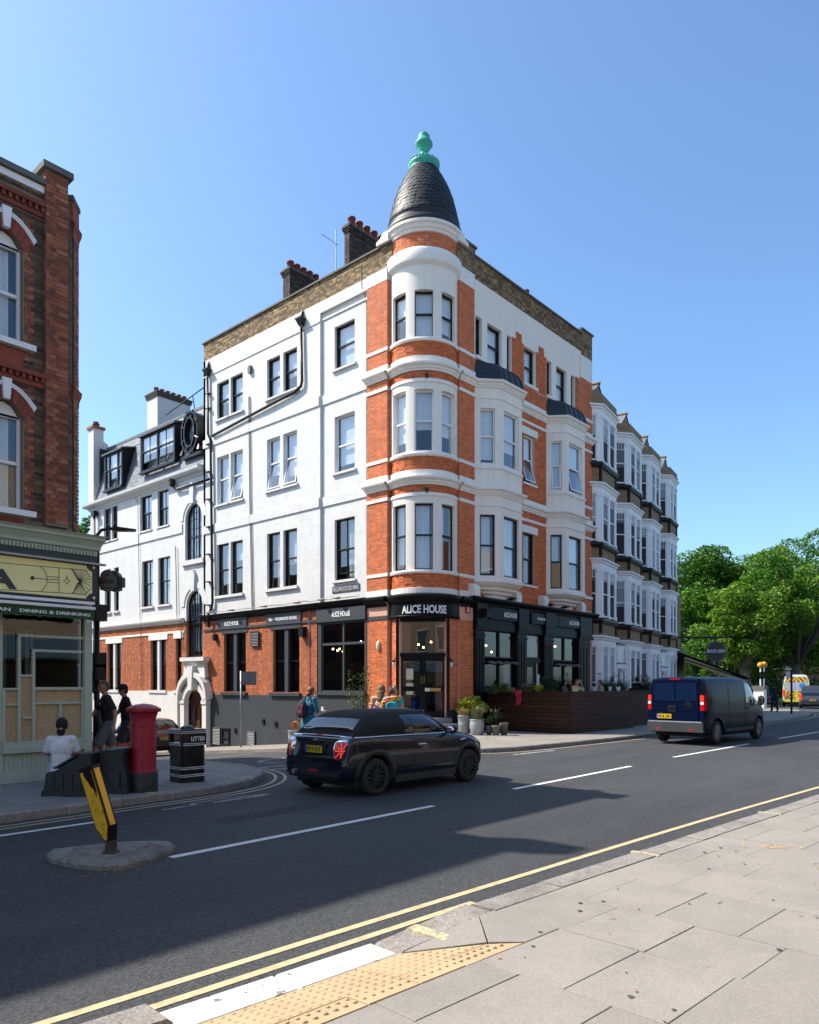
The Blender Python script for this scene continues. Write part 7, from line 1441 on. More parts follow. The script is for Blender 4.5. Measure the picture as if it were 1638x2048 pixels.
# ================================================================== TREES
bark = mat('plane_bark', (.09, .075, .055), .9, .35, 5, .5, 20)
def tree(label, x, y, h, rad, n, leaf, trunk_h, seed, size=.17, group='trees on the green', z0=0.0, bottom=.28):
    np.random.seed(seed); random.seed(seed); t = thing('tree', label, 'tree', (x, y, z0), 0, group); cz = h*.62; rz = h*(.5-bottom/2)*1.0
    tk = MB(); top = Vector((x+random.uniform(-.6, .6), y+random.uniform(-.6, .6), trunk_h)); tk.tube([(x, y, z0), (x, y, z0+.5), (x+(top.x-x)*.5, y+(top.y-y)*.5, trunk_h*.6), top], [.62, .5, .42, .36], 10); cl_ = []; nc = 46
    ends = []
    for k in range(nc):
        q = np.random.normal(size=3); q /= np.linalg.norm(q); f = np.random.uniform(.35, .95); zf = h*bottom+(h-h*bottom)*.5; c = np.array([x, y, zf])+q*np.array([rad, rad, (h-h*bottom)*.5])*f
        c[2] = max(c[2], h*bottom+.6); cl_.append((c, np.random.uniform(.16, .30)*rad))
        if k < 12: ends.append(c)
    for c in ends: m_ = (Vector(c)+top)/2+Vector((0, 0, .5)); tk.tube([top-Vector((0, 0, .4)), m_, Vector(c)], [.26, .14, .04], 6)
    tk.obj('trunk', bark, t, smooth=True); P_ = []
    w = np.array([r for _, r in cl_])**2; w = w/w.sum()
    for (c, r), q in zip(cl_, w): P_.append(blob_points(c, (r, r, r*.75), int(n*q)+20, .55))
    leaf_cloud(np.concatenate(P_), size, 'crown', leaf, t, up=.6); return t
plane1 = leaf_mat('plane_leaf', (.085, .205, .02), .5, .35); plane2 = leaf_mat('plane_leaf_yellow', (.125, .235, .018), .5, .35); plane3 = leaf_mat('plane_leaf_deep', (.04, .10, .02), .45, .3)  # deep leaf colour is the darkest, used on the farthest trees
def tpos(px, D): p = at(px, 1370, D); return p.x, p.y
for lab, px, D, h, rad, n, m, th, sd, bt in (('tall broad plane tree filling the gap right of the terrace', 1478, 86, 19.5, 8.6, 34000, plane1, 5.5, 3, .12), ('yellow green plane tree over the chevron van', 1585, 74, 15.0, 7.0, 30000, plane2, 4.2, 4, .13), ('dark tree at the right edge behind the grey car', 1672, 84, 19.0, 7.5, 28000, plane1, 5, 5, .12),
    ('left plane tree close behind the terrace end', 1395, 80, 15.5, 6.4, 22000, plane1, 4.5, 6, .16), ('middle plane tree between the round sign and the crossing', 1445, 76, 17.5, 6.6, 24000, plane1, 4.5, 16, .12), ('low yellow green tree in front of the broad plane', 1500, 70, 12.0, 4.8, 14000, plane2, 3.6, 8, .25), ('deep green tree far behind the crossing', 1545, 108, 20, 11, 16000, plane3, 5, 9, .08), ('deep green tree far behind the round pub sign', 1420, 104, 18, 10, 14000, plane3, 5, 10, .06)):
    x, y = tpos(px, D); tree(lab, x, y, h, rad, n, m, th, sd, bottom=bt)
p = at(172, 1060, 60); tree('small green tree glimpsed past the mansion block gutter', p.x, p.y, p.z+1.5, 2.6, 5000, plane1, 8, 12, z0=-2.5, bottom=.5, group='trees behind the side street')
np.random.seed(21); random.seed(21)
hg = []
for px, D, w_, h_ in ((1370, 70, 4, 1.8), (1400, 72, 4, 2.0), (1440, 75, 4, 1.6), (1490, 78, 5, 2.0), (1530, 78, 4, 2.4), (1575, 85, 5, 2.2), (1625, 82, 5, 2.0)):
    x, y = tpos(px, D); hg.append(blob_points((x, y, h_*.4), (w_, w_, h_), 2600, .4))
o = leaf_cloud(np.concatenate(hg), .14, 'hedge', green, None, kind='stuff'); tag(o, 'low dark hedge and undergrowth beneath the trees', 'hedge')
# brick houses glimpsed between trunks
for px, D, lab in ((1510, 122, 'red brick house glimpsed between the tree trunks'), (1350, 118, 'red brick house glimpsed past the end of the terrace'), (1625, 125, 'red brick house hidden behind the right hand trees')):
    p = at(px, 1370, D); h = thing('distant_house', lab, 'house', (p.x, p.y, 0)); DF_ = Fr((p.x, p.y, 0), (.6639, -.7478, 0), (-.7478, -.6639, 0)); MB().box(-9, 9, -7, 0, 0, 7.5, DF_).obj('wall', brick_tex('far_red_brick', (.26, .08, .045), (.3, .11, .06), (.3, .25, .2)), h); MB().prism([(-9.4, 7.5), (9.4, 7.5), (7, 10.5), (-7, 10.5)], -7, .3, DF_).obj('roof', slate, h)
    for a in (-7, -4, -1, 2, 5):
        for z in (1.0, 4.4): w_ = MB().box(a, a+1.4, 0, .06, z, z+1.9, DF_).obj('window', white_frame, h); MB().box(a+.12, a+1.28, .06, .07, z+.12, z+1.78, DF_).obj('pane', dark_glass, w_)
p = at(180, 1370, 62); h = thing('end_house', 'brown brick house closing the far end of the side street', 'house', (p.x, p.y, -3)); DF_ = Fr((p.x, p.y, -3), (.6639, -.7478, 0), (-.7478, -.6639, 0)); MB().box(-8, 8, -6, 0, -1, 8.6, DF_).obj('wall', brick_tex('end_brick', (.12, .075, .04), (.2, .135, .07), (.16, .13, .095)), h); MB().prism([(-8.3, 8.6), (8.3, 8.6), (6, 11), (-6, 11)], -6, .3, DF_).obj('roof', slate, h)
for a in (-5, -2, 1, 4):
    for z in (1.0, 4.6): w_ = MB().box(a, a+1.2, 0, .08, z, z+2, DF_).obj('window', white_frame, h); MB().box(a+.1, a+1.1, .08, .09, z+.1, z+1.9, DF_).obj('pane', dark_glass, w_)
# the parade across the road, behind the photographer: it shows in the windows
op_b = brick_tex('parade_brick', (.42, .30, .19), (.5, .37, .25), (.45, .4, .32)); op_d = brick_tex('parade_brick_dark', (.14, .06, .04), (.18, .08, .05), (.15, .12, .1)); op_s = mat('parade_fascia', (.12, .2, .28), .5)
for k, (x0, x1, hgt) in enumerate(((-46, -34, 12), (-34, -24, 11), (-24, -14, 12.5), (-14, -4, 11.5), (-4, 6, 12.5), (6, 16, 11.5), (16, 28, 13))):
    t = thing('parade_building', 'brick shop building %s opposite the pub, behind the viewer' % ('at the far left', 'second from left', 'third from left', 'in the middle', 'third from right', 'second from right', 'at the far right')[k], 'building', (x0, -22.5, 0)); OF_ = Fr((0, -22.5, 0), (1, 0, 0), (0, 1, 0)); MB().box(x0, x1-.02, -8, 0, 0, hgt, OF_).obj('wall', op_b if k < 5 else op_d, t)
    MB().box(x0+.2, x1-.2, 0, .2, 3.0, 3.9, OF_).obj('fascia', op_s if k % 2 else mat('parade_dark', (.05, .05, .06), .5), t); MB().box(x0+.4, x1-.4, 0, .05, .4, 2.9, OF_).obj('shop_window', dark_glass, t)
    for a in (x0+1.2, x0+4.2, x0+7.2):
        for z in (4.8, 8.0): w_ = MB().box(a, a+1.6, 0, .1, z, z+2.2, OF_).obj('window', white_frame, t); MB().box(a+.15, a+1.45, .1, .12, z+.15, z+2.05, OF_).obj('pane', mat('far_pane', (.05, .06, .07), .1), w_)
# houses along the far side of the side street (seen mirrored in the pub windows)
for k, (y0, y1, h_) in enumerate(((12.4, 22, 10.5), (22, 33, 11), (33, 46, 10.5))):
    t = thing('side_street_house', 'brown brick house on the far left of the side street, %s from the corner' % ('first', 'second', 'third')[k], 'house', (-13.5, y0, gz(-13, y0))); HF_ = Fr((-13.5, 0, 0), (0, 1, 0), (1, 0, 0)); MB().box(y0, y1-.02, -8, 0, -4, h_-.06*y0, HF_).obj('wall', brick_tex('side_brick', (.13, .08, .045), (.2, .13, .07), (.16, .13, .095)), t)
    for a in (y0+1.2, y0+4.2, y0+7):
        for z in (0.0, 3.4, 6.6): w_ = MB().box(a, a+1.4, 0, .08, z, z+2.1, HF_).obj('window', timber, t); MB().box(a+.12, a+1.28, .08, .1, z+.12, z+1.98, HF_).obj('pane', MATS['far_pane'], w_)
# ================================================================== VEHICLES
def cr(p0, p1, p2, p3, t): return .5*((2*p1)+(-p0+p2)*t+(2*p0-5*p1+4*p2-p3)*t*t+(-p0+3*p1-3*p2+p3)*t**3)
class Loft:
    """smooth skin through half cross-sections; stations [(x, [(y, z), ...])], y >= 0, from underside to roof centre"""
    def __init__(s, st): s.x = np.array([a for a, _ in st]); s.p = np.array([b for _, b in st], float)
    def ev(s, x, j):
        i = int(np.clip(np.searchsorted(s.x, x)-1, 0, len(s.x)-2)); t = (x-s.x[i])/(s.x[i+1]-s.x[i]); t = min(max(t, 0), 1)
        n = len(s.x); m = s.p.shape[1]; k = int(min(max(math.floor(j), 0), m-2)); u = j-k; g = lambda a: s.p[min(max(a, 0), n-1)]
        row = cr(g(i-1), g(i), g(i+1), g(i+2), t); q = lambda a: row[min(max(a, 0), m-1)]
        v = cr(q(k-1), q(k), q(k+1), q(k+2), u); return Vector((x, max(v[0], 0), v[1]))
    def grid(s, X, J):
        X = np.array(X); J = np.array(J); n = len(s.x); m = s.p.shape[1]; i = np.clip(np.searchsorted(s.x, X)-1, 0, n-2); t = np.clip((X-s.x[i])/(s.x[i+1]-s.x[i]), 0, 1)[:, None, None]
        g = lambda a: s.p[np.clip(a, 0, n-1)]; row = cr(g(i-1), g(i), g(i+1), g(i+2), t); k = np.clip(np.floor(J).astype(int), 0, m-2); u = (J-k)[None, :, None]; q = lambda a: row[:, np.clip(a, 0, m-1)]
        v = cr(q(k-1), q(k), q(k+1), q(k+2), u); return [[Vector((X[a], max(v[a, b, 0], 0), v[a, b, 1])) for b in range(len(J))] for a in range(len(X))]
    def mesh(s, nx=70, sub=5, cut=None, mb=None, caps=True):
        mb = mb or MB(); m = s.p.shape[1]; J = [k/sub for k in range((m-1)*sub+1)]; X = [s.x[0]+(s.x[-1]-s.x[0])*k/nx for k in range(nx+1)]
        G = s.grid(X, J)
        for sg in (1, -1):
            o = len(mb.v); mb.v += [(v.x, sg*v.y, v.z) for r in G for v in r]; w = len(J)
            for a in range(nx):
                for b in range(w-1):
                    c = (G[a][b]+G[a+1][b+1])/2
                    if cut and cut(c): continue
                    f = (o+a*w+b, o+(a+1)*w+b, o+(a+1)*w+b+1, o+a*w+b+1); mb.f.append(f if sg < 0 else f[::-1])
            if caps:
                mb.f.append(tuple(o+b for b in range(w)) if sg > 0 else tuple(o+b for b in range(w-1, -1, -1))); mb.f.append(tuple(o+nx*w+b for b in range(w-1, -1, -1)) if sg > 0 else tuple(o+nx*w+b for b in range(w)))
        return mb
    def patch(s, c, sides=(1, -1), off=.006, n=10, mb=None):
        """bilinear patch over the skin: c = four (x, j) corners"""
        mb = mb or MB()
        for sg in sides:
            o = len(mb.v)
            for a in range(n+1):
                for b in range(n+1):
                    u, v = a/n, b/n; x = (c[0][0]*(1-u)+c[1][0]*u)*(1-v)+(c[3][0]*(1-u)+c[2][0]*u)*v; j = (c[0][1]*(1-u)+c[1][1]*u)*(1-v)+(c[3][1]*(1-u)+c[2][1]*u)*v
                    p = s.ev(x, j); e = .01; dx = s.ev(min(x+e, s.x[-1]), j)-s.ev(max(x-e, s.x[0]), j); dj = s.ev(x, min(j+.02, s.p.shape[1]-1))-s.ev(x, max(j-.02, 0)); nn = dx.cross(dj)
                    if nn.length < 1e-9: nn = Vector((0, 1, 0))
                    nn.normalize(); nn = nn if nn.dot(Vector((0, p.y, p.z-.8))) > 0 or abs(nn.y) > .6 and nn.y > 0 else -nn
                    p = p+nn*off; mb.v.append((p.x, sg*p.y, p.z))
            q4 = [(o+a*(n+1)+b, o+(a+1)*(n+1)+b, o+(a+1)*(n+1)+b+1, o+a*(n+1)+b+1) for a in range(n) for b in range(n)]; mb.f += q4 if sg < 0 else [f[::-1] for f in q4]
        return mb
def weld(o):
    import bmesh
    b = bmesh.new(); b.from_mesh(o.data); bmesh.ops.remove_doubles(b, verts=b.verts, dist=.0015); b.to_mesh(o.data); b.free(); return o
def wheel(root, x, y, r, w, rim_m, spokes=10, name='wheel', side=-1, rim_r=.68, style='multi'):
    M = Matrix.Translation((x, y, r)) @ Matrix.Rotation(R(90)*(1 if side < 0 else -1), 4, 'X')
    def tr(mb): mb.v = [tuple(M @ Vector(v)) for v in mb.v]; return mb
    t = tr(MB().lathe([(r*rim_r, -w/2), (r*.93, -w/2), (r*.99, -w*.36), (r, -w*.2), (r, w*.2), (r*.99, w*.36), (r*.93, w/2), (r*.74, w/2+.004), (r*rim_r, w/2-.004), (r*rim_r*.98, w*.1)], (0, 0, 0), 40, cap=False)).obj(name, rubber, root, local=True, smooth=True)
    rm = MB(); rr = r*rim_r
    rm.lathe([(rr, w/2-.004), (rr*.94, w/2-.002), (rr*.92, w/2-.03), (rr*.93, 0)], (0, 0, 0), 36, cap=False); rm.lathe([(.055, w/2-.012), (.03, w/2-.002), (0, w/2)], (0, 0, 0), 16, cap=False)
    for k in range(spokes):
        a = 2*math.pi*k/spokes; c, s = math.cos(a), math.sin(a); hw, ho = (.016, .02) if style == 'multi' else (.045, .03)
        P_ = lambda q, l, z: (c*q-s*l, s*q+c*l, z); rm.add([P_(.04, -hw, w/2-.02), P_(.04, hw, w/2-.02), P_(rr*.95, ho, w/2-.012), P_(rr*.95, -ho, w/2-.012), P_(.04, -hw*.6, w/2-.004), P_(.04, hw*.6, w/2-.004), P_(rr*.95, ho*.5, w/2-.002), P_(rr*.95, -ho*.5, w/2-.002)], [(4, 5, 6, 7), (0, 1, 5, 4), (1, 2, 6, 5), (2, 3, 7, 6), (3, 0, 4, 7)])
    tr(rm).obj('rim', rim_m, t, local=True); tr(MB().lathe([(rr*.9, w*.18), (0, w*.18)], (0, 0, 0), 24, cap=False)).obj('brake_disc', mat('brake_dark', (.03, .03, .03), .6, metal=.5), t, local=True)
    return t
def arch(root, x, z, y, r0, r1, m, side, loft, x0=None):   # dark lip round a wheel opening, following the body side
    mb = MB(); n = 22
    for k in range(n+1):
        t = math.pi*(k/n)*1.16-.08*math.pi
        for rr, o in ((r0-.02, -.06), (r0, .012), (r1, .012), (r1+.004, -.01)):
            px_, pz = x+rr*math.cos(t), z+rr*math.sin(t); yy = body_y(loft, px_, pz); mb.v.append((px_, side*(yy+o), pz))
    mb.f = [(k*4+q, (k+1)*4+q, (k+1)*4+q+1, k*4+q+1) for k in range(n) for q in range(3)]; return mb.obj('wheel_arch', m, root, local=True, smooth=True)
def body_y(loft, x, z):
    x = min(max(x, loft.x[0]+.01), loft.x[-1]-.01); best = None; m = loft.p.shape[1]
    for p in loft.grid([x], [k/8 for k in range((m-1)*8+1)])[0]:
        if p.y > .3*loft.p[:, :, 0].max() and (best is None or abs(p.z-z) < best[0]): best = (abs(p.z-z), p.y)
    return best[1] if best else .8
def plate(root, txt, x, y, z, w, h, col, local=True, lean=0.0):
    pm_ = MB().box(x-.012, x, y-w/2, y+w/2, z-h/2, z+h/2).obj('number_plate', col, root, local=True)
    MB().box(x-.0135, x-.011, y+w/2-.05, y+w/2, z-h/2, z+h/2).obj('plate_band', mat('plate_blue', (.01, .05, .35), .4), pm_, local=True)
    text(txt, (x-.014, y-.02, z), (0, -1, 0), (-1, 0, 0), h*.66, black_paint, pm_, width=w*.78, bold=.002, local=True, depth=.002)
plate_y = mat('plate_yellow', (.62, .40, .02), .4, .05); lamp_red = mat('lamp_red', (.45, .006, .008), .15, .05, coat=.6); lamp_lit = mat('lamp_red_lit', (.6, .01, .01), .2, emit=(1, .04, .02), estr=.7); paint_navy = mat('paint_midnight', (.004, .006, .014), .25, .05, 1, coat=1.0, spec=.2); fabric = mat('hood_fabric', (.010, .010, .011), .95, .15, 30, .15, 200); clad = mat('cladding', (.016, .017, .018), .6, .1, 4); seat_dark = mat('cabin_dark', (.012, .012, .012), .8)

# ---- black convertible
mini = thing('convertible_car', 'small midnight blue convertible with black fabric hood and flag pattern tail lamps', 'car', (-11.72, -7.37, 0), R(-1.0))
def mst(x, w, zb, zs, zt, wt): return (x, [(0, zb), (w*.80, zb), (w*.97, zb+.09), (w, (zb+zs)*.5), (w*.985, zs-.13), (w*.94, zs-.02), (wt, zt-.01), (0, zt)])
MS = [(0.0, [(0, .33), (.52, .33), (.66, .36), (.71, .46), (.71, .55), (.67, .62), (.4, .64), (0, .64)]), (.03, [(0, .28), (.6, .28), (.755, .33), (.79, .47), (.78, .60), (.74, .68), (.5, .70), (0, .70)]),
      mst(.10, .815, .26, .93, .955, .60), mst(.22, .84, .26, .985, 1.0, .64), mst(.42, .855, .24, .995, 1.01, .66), mst(.75, .866, .21, .995, 1.0, .68), mst(1.3, .862, .20, .985, .99, .70), mst(2.0, .86, .20, .97, .975, .70), mst(2.55, .862, .20, .955, .985, .68), mst(2.9, .862, .20, .93, .985, .62), mst(3.25, .85, .21, .88, .945, .58), mst(3.5, .815, .24, .82, .885, .54), mst(3.68, .74, .28, .74, .79, .48), (3.80, [(0, .36), (.4, .36), (.52, .38), (.56, .48), (.55, .55), (.5, .62), (.35, .66), (0, .67)])]
ML = Loft(MS); RW, FW, WR, AR = .66, 3.155, .312, .375
cutm = lambda c: c.y > .45 and any((c.x-a)**2+(c.z-WR-.01)**2 < AR**2 for a in (RW, FW))
mbody = auto(ML.mesh(150, 7, cutm).obj('body', paint_navy, mini, local=True), 50)
for s in (1, -1):
    for a in (RW, FW): arch(mini, a, WR+.01, 0, AR, AR+.085, clad, s, ML); wheel(mini, a, s*.755, WR, .20, mat('rim_dark', (.022, .021, .021), .45, .1, metal=.3), 14, side=s)
MB().box(.25, 3.6, -.74, .74, .17, .40).obj('underbody', seat_dark, mini, local=True)
for s in (1, -1): MB().box(RW+AR+.06, FW-AR-.06, min(s*.79, s*.872), max(s*.79, s*.872), .19, .31).obj('side_sill', clad, mini, local=True)
def rst(x, wb, zb, wt, zt): return (x, [(wb, zb), (wb*.985, zb+(zt-zb)*.45), (wt, zb+(zt-zb)*.80), (wt*.82, zt-.018), (wt*.42, zt), (0, zt+.004)])
RS = [rst(.20, .74, .985, .70, 1.0), rst(.34, .765, .985, .69, 1.15), rst(.52, .775, .985, .665, 1.285), rst(.76, .78, .985, .645, 1.375), rst(1.1, .78, .985, .63, 1.405), rst(1.5, .775, .98, .62, 1.412), rst(1.9, .77, .97, .61, 1.405), rst(2.15, .765, .97, .60, 1.385), rst(2.42, .755, .97, .60, 1.24), rst(2.85, .73, .97, .64, .985)]
RL = Loft(RS)
hood = auto(RL.mesh(80, 6, lambda c: c.x > 2.14, caps=False).obj('fabric_hood', fabric, mini, local=True), 60)
weld(RL.patch([(.29, 2.55), (.29, 5), (.50, 5), (.52, 2.75)], off=.008, n=12).obj('rear_window', glass_mat('hood_window', (.3, .33, .34), 1.5, 1.5), mini, local=True, smooth=True))
for s in (1, -1):
    RL.patch([(1.42, .05), (1.66, .05), (1.55, 1.95), (1.40, 1.9)], (s,), .007).obj('quarter_window', car_glass, mini, local=True, smooth=True)
    RL.patch([(1.68, .05), (2.62, .05), (2.16, 1.98), (1.57, 1.98)], (s,), .007).obj('door_window', car_glass, mini, local=True, smooth=True)
weld(RL.patch([(2.18, 1.9), (2.18, 5), (2.82, 5), (2.82, 1.7)], off=.002, n=12).obj('windscreen', car_glass, mini, local=True, smooth=True))
ap = MB()
for s in (1, -1):
    ap.tube([tuple(Vector((RL.ev(x, 1.95).x, s*RL.ev(x, 1.95).y, RL.ev(x, 1.95).z))) for x in (2.12, 2.3, 2.45, 2.6, 2.78)], .028, 6)
ap.tube([(2.14, -.56, 1.37), (2.16, 0, 1.395), (2.14, .56, 1.37)], .03, 6); ap.obj('windscreen_frame', paint_navy, mini, local=True, smooth=True)
bl_ = MB(); cs_ = MB()
for s in (1, -1): cs_.tube([(x, s*(RL.ev(x, 0).y+.035), RL.ev(x, 0).z+.0) for x in (.22, .5, 1.0, 1.6, 2.2, 2.72)], .013, 6)
cs_.tube([(.20, -.74, .99), (.16, -.4, 1.0), (.15, 0, 1.003), (.16, .4, 1.0), (.20, .74, .99)], .013, 6); cs_.obj('belt_strip', chrome, mini, local=True, smooth=True)
MB().tube([(.165, -.16, 1.012), (.155, 0, 1.014), (.165, .16, 1.012)], .016, 6).obj('brake_lamp', lamp_red, mini, local=True)
def ring(cy, cz, ry, rz, x, n=24, e=3.0): return [(x, cy+ry*math.copysign(abs(math.cos(t))**(2/e), math.cos(t)), cz+rz*math.copysign(abs(math.sin(t))**(2/e), math.sin(t))) for t in [2*math.pi*k/n for k in range(n)]]
for s in (1, -1):
    cy, cz = s*.665, .775; lm = MB(); tilt = lambda p: (p[0]+(abs(p[1])-.665)*.62+.0+max(0, p[2]-.775)*.12, p[1], p[2])
    A = [tilt(p) for p in ring(cy, cz, .125, .178, .045)]; B = [tilt(p) for p in ring(cy, cz, .100, .150, .03)]; C = [tilt(p) for p in ring(cy, cz, .125, .178, .16)]; n = 24
    lm.add(A+B+C, [(k, (k+1) % n, n+(k+1) % n, n+k) for k in range(n)]+[(2*n+k, 2*n+(k+1) % n, (k+1) % n, k) for k in range(n)]); tl = lm.obj('tail_lamp', chrome, mini, local=True, smooth=True)
    MB().add(B+[tilt((.024, cy, cz))], [(k, (k+1) % n, n) for k in range(n)]).obj('lens', lamp_red, tl, local=True)
    fg = MB(); dl = MB()
    for p0, p1, w in (((-.09, 0), (.09, 0), .012), ((0, -.14), (0, .14), .012), ((-.085, -.12), (.085, .12), .008), ((-.085, .12), (.085, -.12), .008)):
        a, b = Vector(p0), Vector(p1); d = (b-a).normalized(); q = Vector((-d.y, d.x))*w; fg.add([tilt((.018, cy+v.x, cz+v.y)) for v in (a-q, b-q, b+q, a+q)], [(0, 1, 2, 3)]); q = q*1.9; dl.add([tilt((.0205, cy+v.x, cz+v.y)) for v in (a-q, b-q, b+q, a+q)], [(0, 1, 2, 3)])
    fg.obj('flag_motif', mat('lamp_flag', (.75, .05, .04), .2, emit=(1, .05, .03), estr=.35), tl, local=True); dl.obj('flag_motif', mat('lamp_smoked', (.05, .004, .004), .2), tl, local=True)
plate(mini, 'PF19 ZXY', .024, .02, .775, .44, .115, plate_y)
MB().box(.034, .07, -.28, .32, .695, .87).obj('plate_recess', paint_navy, mini, local=True)
MB().box(.03, .055, -.1, .14, .88, .905).obj('boot_handle', black_paint, mini, local=True); MB().ball((.062, .02, .925), (.008, .03, .02), 10, 6).box(.058, .066, -.05, .09, .922, .930).obj('boot_emblem', chrome, mini, local=True)
text('COOPER', (.045, -.36, .69), (0, -1, 0), (-1, 0, 0), .024, chrome, mini, 'badge', width=.11, local=True)
MB().box(-.008, .1, -.62, .62, .34, .385).obj('diffuser', clad, mini, local=True); MB().box(-.008, .01, -.12, .10, .40, .44).obj('fog_lamp', lamp_red, mini, local=True)
MB().lathe([(.042, 0), (.046, .0), (.046, .1), (.038, .1), (.038, .02)], (0, 0, 0), 16).obj('exhaust_pipe', chrome, mini, local=True).matrix_local = Matrix.Translation((-.03, .5, .37)) @ Matrix.Rotation(R(90), 4, 'Y')
for s in (1, -1):
    mr = MB().ball((2.50, s*.97, 1.03), (.07, .11, .075), 14, 10).obj('wing_mirror', black_paint, mini, local=True, smooth=True); MB().tube([(2.52, s*.80, .98), (2.51, s*.9, 1.0)], .03, 6).obj('mirror_arm', black_paint, mr, local=True); MB().ball((2.44, s*.97, 1.03), (.02, .09, .06), 12, 8).obj('mirror_glass', chrome, mr, local=True, smooth=True)
    hd_ = MB().tube([(1.68, s*.878, .80), (1.72, s*.892, .805), (1.84, s*.892, .805), (1.88, s*.878, .80)], .014, 6).obj('door_handle', chrome, mini, local=True, smooth=True)
    mbd = MB()
    for xx in (1.58, 2.68): mbd.tube([(xx-(.02 if zz < .5 else 0), s*(body_y(ML, xx, zz)+.001), zz) for zz in (.36, .5, .65, .8, .93)], .005, 4)
    mbd.obj('door_seam', black_paint, mini, local=True)
    MB().tube([(2.86, s*.868, .82), (3.0, s*.866, .84), (3.03, s*.862, .80)], .016, 6).obj('side_scuttle', chrome, mini, local=True)
    lp_ = MB().ball((3.50, s*.60, .72), (.12, .12, .12), 14, 10).obj('headlamp', mat('headlamp_glass', (.6, .62, .65), .08, coat=.5), mini, local=True, smooth=True)
for s in (1, -1):                          # seats and steering wheel seen through the glass
    MB().box(1.5, 1.72, min(s*.15, s*.6), max(s*.15, s*.6), .5, 1.12).box(1.54, 1.64, min(s*.25, s*.5), max(s*.25, s*.5), 1.12, 1.3).box(1.6, 2.1, min(s*.15, s*.6), max(s*.15, s*.6), .45, .62).obj('seat', seat_dark, mini, local=True)
MB().box(2.35, 2.8, -.7, .7, .7, .96).obj('dashboard', seat_dark, mini, local=True)

# ---- blue panel van
van_x, van_y = gd(1432, 1484, .08); paint_blue = mat('paint_navy_blue', (.002, .006, .024), .3, .05, 1, coat=.18, spec=.06)
VRW, VFW, VWR, VAR = .88, 4.16, .335, .41
van = thing('panel_van', 'dark blue panel van with double chevron badge driving away', 'van', (van_x-VRW, van_y+.93, 0.02), R(-4.5)); van.scale = (1, 1, 1.075)
def vst(x, w, zb, zs, wr_, zr): return (x, [(0, zb), (w*.85, zb), (w*.98, zb+.08), (w, zb+.45), (w*.985, zs), (w*.95, zs+(zr-zs)*.45), (wr_, zr-.10), (wr_*.72, zr-.012), (0, zr)])
VL = Loft([vst(0.0, .90, .42, 1.05, .76, 1.86), vst(.06, .935, .36, 1.05, .80, 1.91), vst(.25, .955, .30, 1.06, .815, 1.93), vst(1.2, .96, .26, 1.06, .82, 1.945), vst(2.4, .96, .26, 1.06, .82, 1.945), vst(3.2, .96, .26, 1.06, .815, 1.92), vst(3.55, .955, .26, 1.05, .79, 1.84), vst(4.0, .945, .27, 1.03, .72, 1.50), vst(4.35, .93, .28, 1.00, .66, 1.20), vst(4.7, .88, .30, .88, .60, 1.04), vst(4.95, .74, .36, .70, .5, .86)])
cutv = lambda c: c.y > .5 and any((c.x-a)**2+(c.z-VWR-.01)**2 < VAR**2 for a in (VRW, VFW))
auto(VL.mesh(170, 7, cutv).obj('body', paint_blue, van, local=True), 40)
